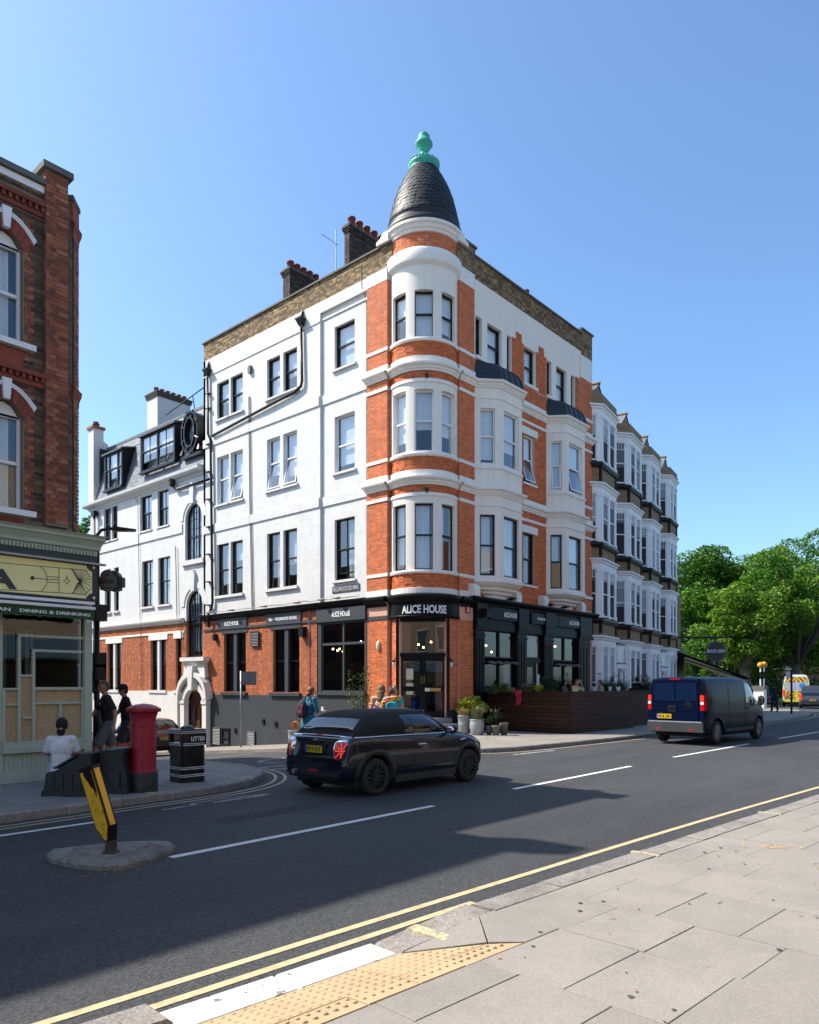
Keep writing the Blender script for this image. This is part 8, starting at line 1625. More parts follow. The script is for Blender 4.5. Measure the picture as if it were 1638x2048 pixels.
for s in (1, -1):
    for a in (VRW, VFW): arch(van, a, VWR+.01, 0, VAR, VAR+.03, paint_blue, s, VL); wheel(van, a, s*.83, VWR, .215, mat('rim_steel', (.22, .22, .22), .4, .1, metal=.6), 12, side=s, rim_r=.64)
    VL.patch([(3.05, 4.3), (4.05, 4.25), (3.55, 5.75), (3.05, 5.8)], (s,), .004).obj('cab_window', car_glass, van, local=True, smooth=True)
    VL.patch([(1.75, 4.25), (2.85, 4.25), (2.85, 5.75), (1.75, 5.75)], (s,), .004).obj('side_panel', mat('tinted_panel', (.003, .004, .01), .15, coat=.15, spec=.05), van, local=True, smooth=True); VL.patch([(.45, 4.25), (1.60, 4.25), (1.60, 5.75), (.5, 5.75)], (s,), .004).obj('side_panel', MATS['tinted_panel'], van, local=True, smooth=True)
    mr = MB().ball((3.95, s*1.08, 1.22), (.10, .11, .16), 12, 10).obj('wing_mirror', black_paint, van, local=True, smooth=True); MB().box(3.86, 3.88, min(s*1.0, s*1.16), max(s*1.0, s*1.16), 1.1, 1.34).obj('mirror_glass', chrome, mr, local=True)
    ls = MB(); ls.tube([(x, s*(body_y(VL, x, 1.02)+.002), 1.02) for x in (.3, .9, 1.5, 2.1, 2.9, 3.3)], .008, 4)
    for xx in (1.68, 2.95): ls.tube([(xx, s*(body_y(VL, xx, z)+.001), z) for z in (.45, .8, 1.1, 1.4, 1.75)], .006, 4)
    ls.obj('panel_seam', black_paint, van, local=True)
    MB().box(1.4, 3.6, min(s*.93, s*.975), max(s*.93, s*.975), .34, .44).obj('side_sill', clad, van, local=True); MB().tube([(3.0, s*.99, 1.0), (3.14, s*.99, 1.0)], .018, 6).obj('door_handle', paint_blue, van, local=True)
    tl = MB().add([(-.012, s*.80, .98), (-.012, s*.91, .98), (.10, s*.965, .98), (-.012, s*.79, 1.42), (-.004, s*.895, 1.42), (.10, s*.945, 1.42), (.1, s*.7, .98), (.1, s*.7, 1.42)], [(0, 1, 4, 3), (1, 2, 5, 4), (3, 4, 5, 7), (0, 6, 2, 1), (0, 3, 7, 6)]).obj('tail_lamp', lamp_red, van, local=True)
    MB().add([(-.016, s*.805, 1.15), (-.014, s*.905, 1.15), (-.013, s*.9, 1.23), (-.016, s*.80, 1.23)], [(0, 1, 2, 3)]).obj('reverse_lens', mat('lens_white', (.7, .66, .62), .2), tl, local=True); MB().add([(-.016, s*.80, 1.26), (-.014, s*.90, 1.26), (-.010, s*.895, 1.40), (-.015, s*.795, 1.40)], [(0, 1, 2, 3)]).obj('lens', lamp_lit, tl, local=True)
    MB().box(-.075, -.02, min(s*.45, s*.6), max(s*.45, s*.6), .42, .46).obj('reflector', lamp_red, van, local=True)
MB().box(.3, 4.6, -.8, .8, .22, .5).obj('underbody', seat_dark, van, local=True)
bm = MB().box(-.07, .2, -.90, .90, .36, .64); auto(bm.obj('bumper', mat('bumper_grey', (.035, .037, .04), .5), van, local=True)); MB().box(-.072, .02, -.86, .86, .635, .665).obj('bumper_top', mat('bumper_pale', (.25, .26, .28), .35), van, local=True)  # paler grey strip along the top of the bumper
MB().box(-.02, .05, -.74, .74, .67, 1.84).obj('rear_door', paint_blue, van, local=True)
for s in (1, -1):
    y0, y1 = (.02, .70) if s > 0 else (-.70, -.02); MB().prism([(y0, 1.24), (y1, 1.24), (y1-.03*s if s > 0 else y1, 1.76), (y0 if s > 0 else y0+.03, 1.76)], -.032, -.02, Fr((0, 0, 0), (0, 1, 0), (1, 0, 0))).obj('rear_window_panel', mat('blue_glass', (.003, .012, .042), .1, coat=.8), van, local=True)
MB().box(-.026, -.018, -.006, .006, .67, 1.24).obj('door_seam', black_paint, van, local=True); MB().box(-.035, -.02, -.04, .22, .92, 1.12).obj('handle_plate', black_paint, van, local=True); MB().box(-.05, -.03, .0, .24, 1.04, 1.06).obj('door_handle', chrome, van, local=True)
plate(van, 'KK18 UZN', -.03, .36, .80, .50, .13, plate_y); MB().box(-.03, .0, -.15, .15, 1.855, 1.89).obj('brake_lamp', lamp_red, van, local=True)
chv = MB()
for dz in (0, .075): chv.prism([(-.11, 1.06+dz), (0, 1.13+dz), (.11, 1.06+dz), (.11, 1.10+dz), (0, 1.17+dz), (-.11, 1.10+dz)], -.034, -.02, Fr((0, -.42, 0), (0, 1, 0), (1, 0, 0)))
chv.obj('chevron_emblem', chrome, van, local=True); text('CITROËN', (-.026, -.42, 1.01), (0, -1, 0), (-1, 0, 0), .03, chrome, van, 'badge', width=.26, local=True); text('DISPATCH', (-.026, .52, 1.02), (0, -1, 0), (-1, 0, 0), .03, chrome, van, 'badge', width=.28, local=True); MB().box(-.026, -.02, .40, .52, .885, .91).obj('badge', chrome, van, local=True)
MB().box(3.0, 3.3, -.7, .7, .5, 1.4).obj('seat', mat('seat_red', (.16, .01, .015), .8), van, local=True)

# ---- white van with chevrons
p = at(1590, 1411, 63); wv = thing('chevron_van', 'white works van with red and yellow rear chevrons stopped beyond the corner', 'van', (p.x-.4, p.y-.2, 0), R(14)); paint_w = mat('paint_white', (.72, .73, .74), .3, .05, 1, coat=.6)
WL = Loft([(0.0, [(0, .5), (.95, .5), (1.0, .6), (1.02, 1.0), (1.01, 1.4), (.93, 2.1), (.80, 2.55), (.6, 2.64), (0, 2.66)]), (.1, [(0, .45), (.97, .45), (1.02, .55), (1.04, 1.0), (1.03, 1.4), (.95, 2.1), (.83, 2.58), (.62, 2.68), (0, 2.7)]), (3.6, [(0, .45), (.97, .45), (1.02, .55), (1.04, 1.0), (1.03, 1.4), (.95, 2.1), (.83, 2.55), (.62, 2.66), (0, 2.68)]), (4.3, [(0, .45), (.95, .45), (1.0, .55), (1.02, .9), (1.0, 1.3), (.9, 1.5), (.75, 1.75), (.6, 1.85), (0, 1.9)]), (5.4, [(0, .45), (.8, .45), (.85, .5), (.88, .7), (.86, .85), (.8, .95), (.7, 1.0), (.5, 1.05), (0, 1.08)])])
auto(WL.mesh(60, 5).obj('body', paint_w, wv, local=True), 40)
for s in (1, -1):
    for a in (.95, 4.4): wheel(wv, a, s*.92, .35, .22, MATS['rim_steel'], 8, side=s)
    MB().box(-.03, .05, min(s*.93, s*1.03), max(s*.93, s*1.03), .95, 1.45).obj('tail_lamp', lamp_lit, wv, local=True)
chy = mat('chevron_yellow', (.65, .58, .03), .5); chr_ = mat('chevron_red', (.35, .01, .02), .5)
for z0, z1 in ((.62, 1.35), (2.1, 2.52)):
    half = .9 if z0 < 1 else .82
    bk_ = MB().box(-.015, -.004, -half, half, z0, z1).obj('chevron_panel', chy, wv, local=True); h_ = z1-z0
    for s in (1, -1):
        for k in range(5):
            a = k*.36-.25; q = [(a, z0), (a+.18, z0), (a+.18-h_*.9 if False else a+.18+0, z1), (a, z1)]; sl = h_*.85
            poly = [(s*min(max(v, 0), half), zz) for v, zz in ((a+sl, z0), (a+.18+sl, z0), (a+.18, z1), (a, z1))]
            if abs(poly[1][0]-poly[3][0]) > .02: MB().prism(poly, -.02, -.015, Fr((0, 0, 0), (0, 1, 0), (1, 0, 0))).obj('chevron_stripe', chr_, bk_, local=True)
for s in (1, -1): MB().box(-.012, -.004, min(s*.86, s*.95), max(s*.86, s*.95), 1.4, 2.1).obj('chevron_panel', chy, wv, local=True); MB().prism([(s*.04, 1.45), (s*.84, 1.45), (s*.80, 2.06), (s*.04, 2.06)], -.02, -.005, Fr((0, 0, 0), (0, 1, 0), (1, 0, 0))).obj('rear_window_panel', mat('van_panel_grey', (.42, .44, .5), .4), wv, local=True)
MB().prism([(-.45+.24*math.cos(t), 1.78+.24*math.sin(t)) for t in [2*math.pi*k/20 for k in range(20)]], -.028, -.02, Fr((0, 0, 0), (0, 1, 0), (1, 0, 0))).obj('round_logo', mat('logo_blue', (.03, .22, .55), .5), wv, local=True)
plate(wv, 'NL21 KFE', -.03, .35, .78, .5, .12, plate_y); MB().box(-.06, .1, -.95, .95, .42, .58).obj('bumper', chy, wv, local=True)
MB().prism([(1.0, 1.1), (1.5, 1.1), (1.5, 1.45), (1.38, 1.45), (1.4, 2.2), (1.3, 2.35), (1.2, 2.2), (1.22, 1.45), (1.0, 1.45)], -1.06, -1.045, Fr((0, 0, 0), (1, 0, 0), (0, 1, 0))).obj('side_logo', MATS['logo_blue'], wv, local=True); MB().prism([(1.0, 1.1), (1.5, 1.1), (1.5, 1.45), (1.38, 1.45), (1.4, 2.2), (1.3, 2.35), (1.2, 2.2), (1.22, 1.45), (1.0, 1.45)], 1.035, 1.05, Fr((0, 0, 0), (1, 0, 0), (0, 1, 0))).obj('side_logo', MATS['logo_blue'], wv, local=True)
MB().ball((1.0, .6, 2.75), (.2, .2, .1), 10, 6).obj('roof_beacon', lamp_red, wv, local=True); MB().box(.6, 3.0, -.5, .5, 2.7, 2.76).obj('roof_rack', metal_grey, wv, local=True)

# ---- ordinary hatchbacks / people carriers from one builder
def hatch(name, label, loc, rz, paint, L=4.0, W_=.86, H=1.46, reg=None, rim=None, lit=False, boxy=0.0):
    c = thing(name, label, 'car', loc, rz); k = L/4.0
    st = lambda x, w, zb, zs, zt: (x*k, [(0, zb), (w*W_*.85, zb), (w*W_*.98, zb+.1), (w*W_, (zb+zs)/2), (w*W_*.98, zs-.1), (w*W_*.93, zs), (w*W_*.8, zt), (0, zt)])
    BL = Loft([st(0, .86, .42, .70, .72), st(.06, .95, .36, .90, .92), st(.25, .98, .28, .93, .95), st(.7, 1, .24, .94, .96), st(1.6, 1, .22, .92, .94), st(2.7, 1, .22, .90, .95), st(3.1, .99, .23, .86, .93), st(3.6, .95, .27, .76, .84), st(3.9, .82, .33, .64, .70), st(4.0, .6, .42, .58, .60)])
    rw, fw, wr, ar = .68*k, 3.22*k, .31, .365; auto(BL.mesh(100, 5, lambda q: q.y > .45 and any((q.x-a)**2+(q.z-wr)**2 < ar**2 for a in (rw, fw))).obj('body', paint, c, local=True), 50)
    rt = lambda x, wb, wt, zt: (x*k, [(W_*wb, .92), (W_*(wb*.6+wt*.4), .92+(zt-.92)*.5), (W_*wt, zt-.07), (W_*wt*.8, zt-.015), (0, zt)])
    b = boxy; GL = Loft([rt(.10, .90, .86, .95), rt(.2, .92, .78, 1.18+.1*b), rt(.42-.2*b, .92, .74, H-.08), rt(.9, .92, .73, H), rt(1.6, .92, .73, H+.01), rt(2.1, .92, .72, H-.03), rt(2.5, .9, .74, H-.25), rt(3.05, .86, .8, .95)])
    auto(GL.mesh(70, 6, caps=False).obj('cabin', paint, c, local=True), 50)
    for s in (1, -1): GL.patch([(.75*k, .15), (1.65*k, .15), (1.65*k, 1.8), (.85*k, 1.8)], (s,), .006).obj('side_window', car_glass, c, local=True); GL.patch([(1.72*k, .15), (2.65*k, .15), (2.15*k, 1.8), (1.72*k, 1.8)], (s,), .006).obj('side_window', car_glass, c, local=True)
    GL.patch([(2.2*k, 2.1), (2.2*k, 4), (2.98*k, 4), (2.98*k, 1.9)], off=.005).obj('windscreen', car_glass, c, local=True); GL.patch([(.13*k, 2.0), (.13*k, 4), (.40*k-.2*b*k, 4), (.40*k-.2*b*k, 2.3)], off=.006).obj('rear_window', car_glass, c, local=True)
    for s in (1, -1):
        for a in (rw, fw): wheel(c, a, s*(W_-.10), wr, .2, rim or MATS['rim_steel'], 6, side=s, style='fat'); arch(c, a, wr, 0, ar, ar+.03, clad, s, BL)
        MB().box(-.005, .22*k, min(s*W_*.76, s*W_*.97), max(s*W_*.76, s*W_*.97), .72, .98+.12*b).obj('tail_lamp', lamp_lit if lit else lamp_red, c, local=True); MB().ball((3.72*k, s*W_*.68, .68), (.14, .14, .09), 10, 8).obj('headlamp', MATS['headlamp_glass'], c, local=True, smooth=True)
        MB().ball((2.55*k, s*(W_+.08), .98), (.07, .09, .07), 10, 8).obj('wing_mirror', paint, c, local=True, smooth=True)
    MB().box(-.03, .1, -W_*.85, W_*.85, .36, .60).obj('bumper', clad, c, local=True); MB().box(.2*k, 3.7*k, -W_*.85, W_*.85, .2, .45).obj('underbody', seat_dark, c, local=True)
    if reg: plate(c, reg, -.035, 0, .66, .50, .115, plate_y)
    MB().box(1.4*k, 1.7*k, -.55, .55, .5, 1.1).obj('seat', seat_dark, c, local=True); return c
paint_red = mat('paint_maroon', (.10, .008, .008), .3, .05, 1, coat=1); paint_black = mat('paint_black', (.008, .008, .009), .25, .05, 1, coat=1); paint_grey = mat('paint_grey', (.035, .037, .042), .3, .05, 1, coat=1); alloy = mat('rim_alloy', (.6, .6, .62), .25, .05, metal=.9)
def on_street(x, y): return (x, y, gz(x, y))
c1 = hatch('parked_car', 'maroon hatchback seen from behind between pillar box and litter bin', on_street(-5.35, 8.3), R(90), paint_red, reg='RV10 YYT'); c1.rotation_euler = (0, R(4.4), R(90))
c2 = hatch('parked_car', 'dark red car with bright alloy wheels behind the two walking men', on_street(-9.35, 10.3), R(-90), mat('paint_crimson', (.16, .008, .012), .3, coat=1), rim=alloy); c2.rotation_euler = (0, R(-4.4), R(-90))
p = at(1638, 1417, 57); hatch('grey_car', 'dark grey people carrier cut off by the right edge', (p.x-.3, p.y+.4, 0), R(12), paint_grey, L=4.5, W_=.92, H=1.82, reg='LR15 HKM', lit=True, boxy=1)
p = at(1546, 1412, 62); hatch('dark_car', 'dark blue car partly hidden by the man in black', (p.x, p.y+.6, 0), R(16), paint_navy, L=4.2, H=1.5, reg=None, lit=True)
# ================================================================== PEOPLE
skin_l = mat('skin_light', (.52, .29, .20), .5, .06, 6); skin_t = mat('skin_tan', (.36, .18, .11), .5, .06, 6); skin_d = mat('skin_dark', (.10, .05, .032), .5, .06, 6)
def remesh(mb, voxel, name, m, parent, smooth_it=6):
    me = bpy.data.meshes.new(name); me.from_pydata([tuple(v) for v in mb.v], [], mb.f); o = bpy.data.objects.new(name, me); TMPC.objects.link(o)
    r = o.modifiers.new('r', 'REMESH'); r.mode = 'VOXEL'; r.voxel_size = voxel; s = o.modifiers.new('s', 'SMOOTH'); s.iterations = smooth_it; s.factor = .5
    out = evaluated_mesh(o); bpy.data.objects.remove(o); bpy.data.meshes.remove(me)
    out.shade_smooth(); out.materials.clear(); out.materials.append(m); return link(name, out, parent)
def cap(mb, p0, r0, p1, r1, n=12, ends=True):
    mb.tube([p0, p1], [r0, r1], n)
    if ends: mb.ball(p0, r0, n, 8); mb.ball(p1, r1, n, 8)
    return mb
V3 = lambda *a: Vector(a)
def person(label, loc, rz, J, skin, H=1.75, top=None, bottom=None, shoes=None, hair=None, hair_style='short', voxel=.011, sleeves=.5, top_drop=0.0, long_legs=True, group=None, skirt=False, name='person', back_bare=False, extra=None):
    """J: joints in metres for a 1.75 m figure, x forward, y left, z up"""
    t = thing(name, label, 'person', loc, rz, group); k = H/1.75; j = {a: Vector(b)*k for a, b in J.items()}; b = MB(); q = k
    hd = j['head']; nk = j['neck']; ch = j['chest']; pl = j['pelvis']; fw = Vector(J.get('face', (1, 0, 0))).normalized(); lf = Vector((-fw.y, fw.x, 0)).normalized()
    upv = (hd-nk).normalized()
    b.ball(pl, (.115*q, .165*q, .125*q), 14, 10); mid = (pl+ch)/2; b.ball(mid, (.10*q, .142*q, .17*q), 14, 10); b.ball(ch, (.115*q, .165*q, .19*q), 14, 10); cap(b, ch+Vector((0, 0, .10*q)), .085*q, nk, .058*q); cap(b, nk, .056*q, hd-upv*.05*q, .054*q)
    cap(b, j['sl'], .062*q, j['sr'], .062*q)
    b.ball(hd+upv*.02*q, (.093*q, .078*q, .108*q), 16, 12); b.ball(hd+fw*.028*q-upv*.055*q, (.058*q, .056*q, .062*q), 12, 9); b.ball(hd+fw*.066*q-upv*.10*q, (.024*q, .026*q, .02*q), 8, 6)
    cap(b, hd+fw*.088*q+upv*.005*q, .009*q, hd+fw*.106*q-upv*.03*q, .016*q, 8); b.ball(hd+fw*.085*q-upv*.066*q, (.014*q, .024*q, .009*q), 8, 6)
    for s in (1, -1): b.ball(hd+lf*s*.079*q-upv*.012*q-fw*.008*q, (.022*q, .012*q, .032*q), 8, 6); cap(b, hd+fw*.082*q+lf*s*.012*q+upv*.018*q, .008*q, hd+fw*.078*q+lf*s*.045*q+upv*.018*q, .007*q, 6)
    for s, a in ((1, 'l'), (-1, 'r')):
        cap(b, j['s'+a], .054*q, j['e'+a], .042*q); cap(b, j['e'+a], .041*q, j['w'+a], .027*q)
        d = (j['w'+a]-j['e'+a]).normalized(); side = Vector(J.get('hand', (1, 0, 0))); side = (side-d*side.dot(d)); side = side.normalized() if side.length > .1 else Vector((0, 1, 0)); nn = d.cross(side)
        pm_ = j['w'+a]+d*.05*q; cap(b, j['w'+a], .026*q, j['w'+a]+d*.085*q, .030*q, 10)
        for f, (o_, l) in enumerate(((.030, .072), (.011, .082), (-.010, .076), (-.028, .060))):
            p0 = j['w'+a]+d*.085*q+side*o_*q; p1 = p0+d*l*.5*q+nn*s*.006*q; p2 = p1+d*l*.42*q+nn*s*.026*q; cap(b, p0, .0105*q, p1, .0095*q, 7); cap(b, p1, .0095*q, p2, .0085*q, 7)
        p0 = j['w'+a]+d*.03*q+side*.028*q; p1 = p0+d*.03*q+side*.032*q; p2 = p1+d*.035*q+side*.008*q; cap(b, p0, .0125*q, p1, .0115*q, 7); cap(b, p1, .0115*q, p2, .0095*q, 7)
        if 'h'+a in j: cap(b, j['h'+a], .085*q, j['k'+a], .058*q); cap(b, j['k'+a], .056*q, (j['k'+a]*.6+j['a'+a]*.4)+Vector((-.012, 0, 0)), .056*q); cap(b, j['k'+a]*.6+j['a'+a]*.4, .054*q, j['a'+a], .036*q); tdir = (j['t'+a]-j['a'+a]); cap(b, j['a'+a]-Vector((0, 0, .03*q)), .036*q, j['t'+a], .030*q)
    remesh(b, voxel*q, 'body', skin, t)
    ey = MB()
    for s in (1, -1): ey.ball(hd+fw*.083*q+lf*s*.030*q+upv*.004*q, .0085*q, 8, 6)
    ey.obj('eyes', mat('eye_dark', (.02, .015, .012), .2), t, local=True)
    if hair:
        hb = MB(); up2 = upv
        if hair_style in ('short', 'crop'):
            g_ = .010 if hair_style == 'crop' else .02; hb.ball(hd+upv*.034*q-fw*.014*q, ((.093+g_*.6)*q, (.078+g_)*q, (.100+g_)*q), 16, 12); hb.ball(hd-fw*.04*q-upv*.02*q, (.062*q, .072*q, .07*q), 12, 8)
        elif hair_style == 'bun':
            hb.ball(hd+upv*.03*q-fw*.018*q, (.105*q, .094*q, .112*q), 16, 12); hb.ball(hd-fw*.055*q-upv*.04*q, (.06*q, .07*q, .08*q), 12, 8); hb.ball(hd-fw*.10*q-upv*.075*q, (.045*q, .05*q, .06*q), 12, 8)
        elif hair_style == 'low_bun':
            hb.ball(hd+upv*.03*q-fw*.018*q, (.105*q, .096*q, .115*q), 16, 12); hb.ball(hd-fw*.07*q-upv*.09*q, (.05*q, .068*q, .07*q), 12, 8)
        elif hair_style == 'long':
            hb.ball(hd+upv*.03*q-fw*.018*q, (.108*q, .10*q, .118*q), 16, 12)
            for z_ in range(7): hb.ball(hd-fw*(.05+.006*(z_ % 2))*q-upv*(.03+.035*z_)*q+lf*random.uniform(-.014, .014)*q, (.072*q, (.112-.003*z_)*q, .06*q), 12, 8)
        elif hair_style == 'curly':
            for _ in range(46): v = Vector(np.random.normal(size=3)).normalized(); c = hd+upv*.03*q-fw*.02*q+Vector((v.x*.09, v.y*.085, v.z*.10))*q
            for _ in range(70):
                v = Vector(np.random.normal(size=3)).normalized()
                if v.dot(fw) < .45 and v.z > -.75: hb.ball(hd+upv*.026*q-fw*.016*q+Vector((v.x*.096, v.y*.09, v.z*.108))*q, .026*q, 7, 5)
        ho = remesh(hb, .009*q, 'hair', hair, t, 2)
        # keep the face clear: drop hair in front of it
        import bmesh
        bmh = bmesh.new(); bmh.from_mesh(ho.data); dl = [v for v in bmh.verts if (v.co-hd).dot(fw) > (.055*q if (v.co-hd).dot(upv) > .06*q else .012*q) and (v.co-hd).dot(upv) < .085*q]; bmesh.ops.delete(bmh, geom=dl, context='VERTS'); bmh.to_mesh(ho.data); bmh.free()
    if top:
        c = MB(); e = .016*q; lo = pl+Vector((0, 0, .02*q-top_drop*q))
        c.ball(ch-Vector((0, 0, 0 if sleeves > 0 else .07*q)), (.115*q+e, .168*q+e, (.19 if sleeves > 0 else .13)*q+e*.4), 16, 12); c.ball(mid, (.108*q+e*.6, .142*q+e*.6, .18*q), 16, 12)
        for f_ in range(7): pc_ = mid+(lo-mid)*f_/6; c.ball(pc_, (.118*q, (.150+.014*f_/6)*q, .06*q), 16, 8)
        c.ball(lo+Vector((0, 0, .03*q)), (.125*q+e, .168*q+e, .06*q), 16, 8); (cap(c, j['sl'], .071*q, j['sr'], .071*q), c.ball(ch+Vector((0, 0, .11*q)), (.10*q, .14*q, .075*q), 14, 8)) if sleeves > 0 else None
        if sleeves > 0: cap(c, ch+Vector((0, 0, .1*q)), .09*q, nk-Vector((0, 0, .035*q)), .066*q, ends=False)
        for a in ('l', 'r'):
            s0, e0, w0 = j['s'+a], j['e'+a], j['w'+a]
            if sleeves > 1: cap(c, s0, .066*q, e0, .056*q); cap(c, e0, .055*q, e0+(w0-e0)*(sleeves-1), .042*q)
            elif sleeves > 0: c.ball(s0, .070*q, 12, 8); c.tube([s0, s0+(e0-s0)*sleeves, s0+(e0-s0)*(sleeves+.12)], [.066*q, .060*q, .062*q], 14)
        remesh(c, .011*q, 'shirt', top, t, 4)
    if bottom:
        c = MB(); c.ball(pl, (.128*q, .175*q, .13*q), 16, 10)
        if skirt: c.lathe([(.16*q, .08*q), (.19*q, -.05*q), (.22*q, -.3*q), (.25*q, -.52*q), (.2*q, -.53*q)], tuple(pl), 20)
        else:
            for a in ('l', 'r'):
                if 'h'+a not in j: continue
                if long_legs: cap(c, j['h'+a], .105*q, j['k'+a], .078*q); cap(c, j['k'+a], .078*q, j['a'+a], .062*q)
                else: kn = j['h'+a]+(j['k'+a]-j['h'+a])*.93; c.ball(j['h'+a], .108*q, 12, 8); c.tube([j['h'+a], (j['h'+a]+kn)/2, kn], [.106*q, .104*q, .105*q], 14)
        remesh(c, .012*q, 'trousers' if not skirt else 'skirt', bottom, t, 4)
    if shoes:
        for a in ('l', 'r'):
            if 'a'+a in j: m_ = MB(); d = (j['t'+a]-j['a'+a]).normalized(); cap(m_, j['a'+a]-Vector((0, 0, .045*q))-d*.03*q, .045*q, j['t'+a]+d*.03*q, .038*q); cap(m_, j['a'+a], .044*q, j['a'+a]-Vector((0, 0, .04*q)), .048*q); remesh(m_, .012*q, 'shoe', shoes, t, 2)
    if extra: extra(t, j, q, hd, fw, lf, upv)
    return t
def walk(sw=.26, arm=.22, lean=.03):
    return dict(pelvis=(0, 0, .93), chest=(lean, 0, 1.26), neck=(lean+.02, 0, 1.49), head=(lean+.05, 0, 1.63), sl=(lean, .19, 1.43), sr=(lean, -.19, 1.43), el=(lean-arm*.5, .25, 1.16), er=(lean+arm*.55, -.25, 1.16), wl=(lean-arm*.4, .27, .92), wr=(lean+arm*1.5, -.20, .98),
        hl=(0, .09, .90), hr=(0, -.09, .90), kl=(sw*.75, .10, .50), kr=(-sw*.25, -.10, .49), al=(sw*1.0, .10, .10), ar=(-sw*1.3, -.10, .15), tl=(sw*1.0+.15, .11, .05), tr=(-sw*1.3+.13, -.11, .04), hand=(1, 0, 0))
def stand(): 
    d = walk(.06, .05, .0); d.update(wr=(.05, -.27, .90), er=(.0, -.26, 1.15), al=(.02, .10, .09), ar=(-.02, -.10, .09), kl=(.03, .1, .5), kr=(.0, -.1, .5), tl=(.16, .12, .04), tr=(.12, -.12, .04)); return d
def sit():                                 # seat height .45
    return dict(pelvis=(0, 0, .56), chest=(.02, 0, .89), neck=(.05, 0, 1.12), head=(.09, 0, 1.26), sl=(.02, .19, 1.06), sr=(.02, -.19, 1.06), el=(.10, .25, .80), er=(.10, -.25, .80), wl=(.32, .15, .76), wr=(.32, -.15, .76), hl=(.02, .10, .55), hr=(.02, -.10, .55), kl=(.46, .12, .53), kr=(.46, -.12, .53), al=(.44, .12, .10), ar=(.44, -.12, .10), tl=(.58, .13, .05), tr=(.58, -.13, .05), hand=(0, 0, 1))
def heading(dx, dy): return math.atan2(dy, dx)
RIGHT = (.6639, -.7478); AWAY = (.7478, .6639)
def dirv(r, a): return heading(RIGHT[0]*r+AWAY[0]*a, RIGHT[1]*r+AWAY[1]*a)
black_cloth = mat('cloth_black', (.010, .010, .012), .9, .15, 8, .3, 30); grey_cloth = mat('cloth_grey', (.10, .10, .105), .9, .1, 8, .3, 30); white_cloth = mat('cloth_white', (.68, .67, .66), .9, .05, 6, .4, 22); dgrey_cloth = mat('cloth_charcoal', (.035, .037, .04), .9, .1, 8, .3, 30)
hair_b = mat('hair_black', (.006, .005, .005), .8, .3, 40); hair_br = mat('hair_brown', (.07, .035, .018), .55, .3, 40); hair_au = mat('hair_auburn', (.16, .05, .018), .55, .3, 40); hair_fair = mat('hair_fair', (.16, .085, .035), .7, .3, 40); hair_gr = mat('hair_greybrown', (.09, .055, .035), .75, .3, 40); shoe_w = mat('shoe_pale', (.5, .49, .47), .7)
def spot(px, D): p = at(px, 1400, D); return (p.x, p.y, gz(p.x, p.y)+(KH if not (-10.3 < p.x < -4.2) or p.y < -90 else 0.0))
# man in black T-shirt
def logo(t, j, q, hd, fw, lf, upv): MB().box(.155*q, .160*q, .05*q, .13*q, 1.305*q, 1.33*q).obj('chest_print', white_text, t, local=True)
J = walk(.30, .26); J['face'] = (.9, .35, 0); person('walking man in black T-shirt and grey shorts behind the pillar box', spot(216, 14.6), dirv(-.86, -.5), J, skin_t, 1.80, black_cloth, grey_cloth, shoe_w, hair_br, 'crop', sleeves=.72, top_drop=.10, long_legs=False, extra=logo)
def capx(t, j, q, hd, fw, lf, upv):
    c = MB().ball(hd+upv*.045*q-fw*.01*q, (.104*q, .092*q, .092*q), 14, 9).obj('cap', black_cloth, t, local=True, smooth=True); p = hd+fw*.13*q+upv*.045*q; MB().ball(p, (.07*q, .062*q, .010*q), 12, 6).obj('cap_peak', black_cloth, t, local=True, smooth=True)
J = walk(.22, .2); person('walking man in black cap and polo shirt half hidden by the pillar box', spot(254, 15.8), dirv(-.9, -.45), J, skin_t, 1.74, black_cloth, dgrey_cloth, black_cloth, hair_b, 'crop', sleeves=.6, top_drop=.08, long_legs=False, extra=capx)
# seated woman in white
sw_ = at(122, 1500, 12.5); st_o = thing('low_stool', 'low plain stool under the seated woman in white', 'stool', (sw_.x, sw_.y, KH)); MB().lathe([(.17, .0), (.15, .12), (.18, .14), (.18, .17), (0, .17)], (sw_.x, sw_.y, KH), 18).obj('seat', timber, st_o)
J = {a: (v[0], v[1], v[2]-.26) if a not in ('hand',) else v for a, v in sit().items()}
J.update(kl=(.40, .18, .46), kr=(.40, -.18, .46), al=(.50, .16, .10), ar=(.50, -.16, .10), tl=(.64, .17, .05), tr=(.64, -.17, .05), el=(.08, .245, .56), er=(.08, -.245, .56), wl=(.28, .14, .50), wr=(.28, -.14, .50), sl=(.02, .165, .78), sr=(.02, -.165, .78))
def band(t, j, q, hd, fw, lf, upv): MB().ball(hd-fw*.10*q-upv*.045*q, (.03*q, .035*q, .02*q), 10, 6).obj('hair_tie', mat('tie_pink', (.55, .2, .2), .7), t, local=True, smooth=True)
person('woman in white T-shirt sitting with her back to us beside the restaurant', (sw_.x, sw_.y, KH), dirv(-.25, .97), J, skin_t, 1.80, white_cloth, mat('cloth_pale_blue', (.36, .38, .44), .9), shoe_w, hair_b, 'low_bun', sleeves=.8, top_drop=.06, extra=band)
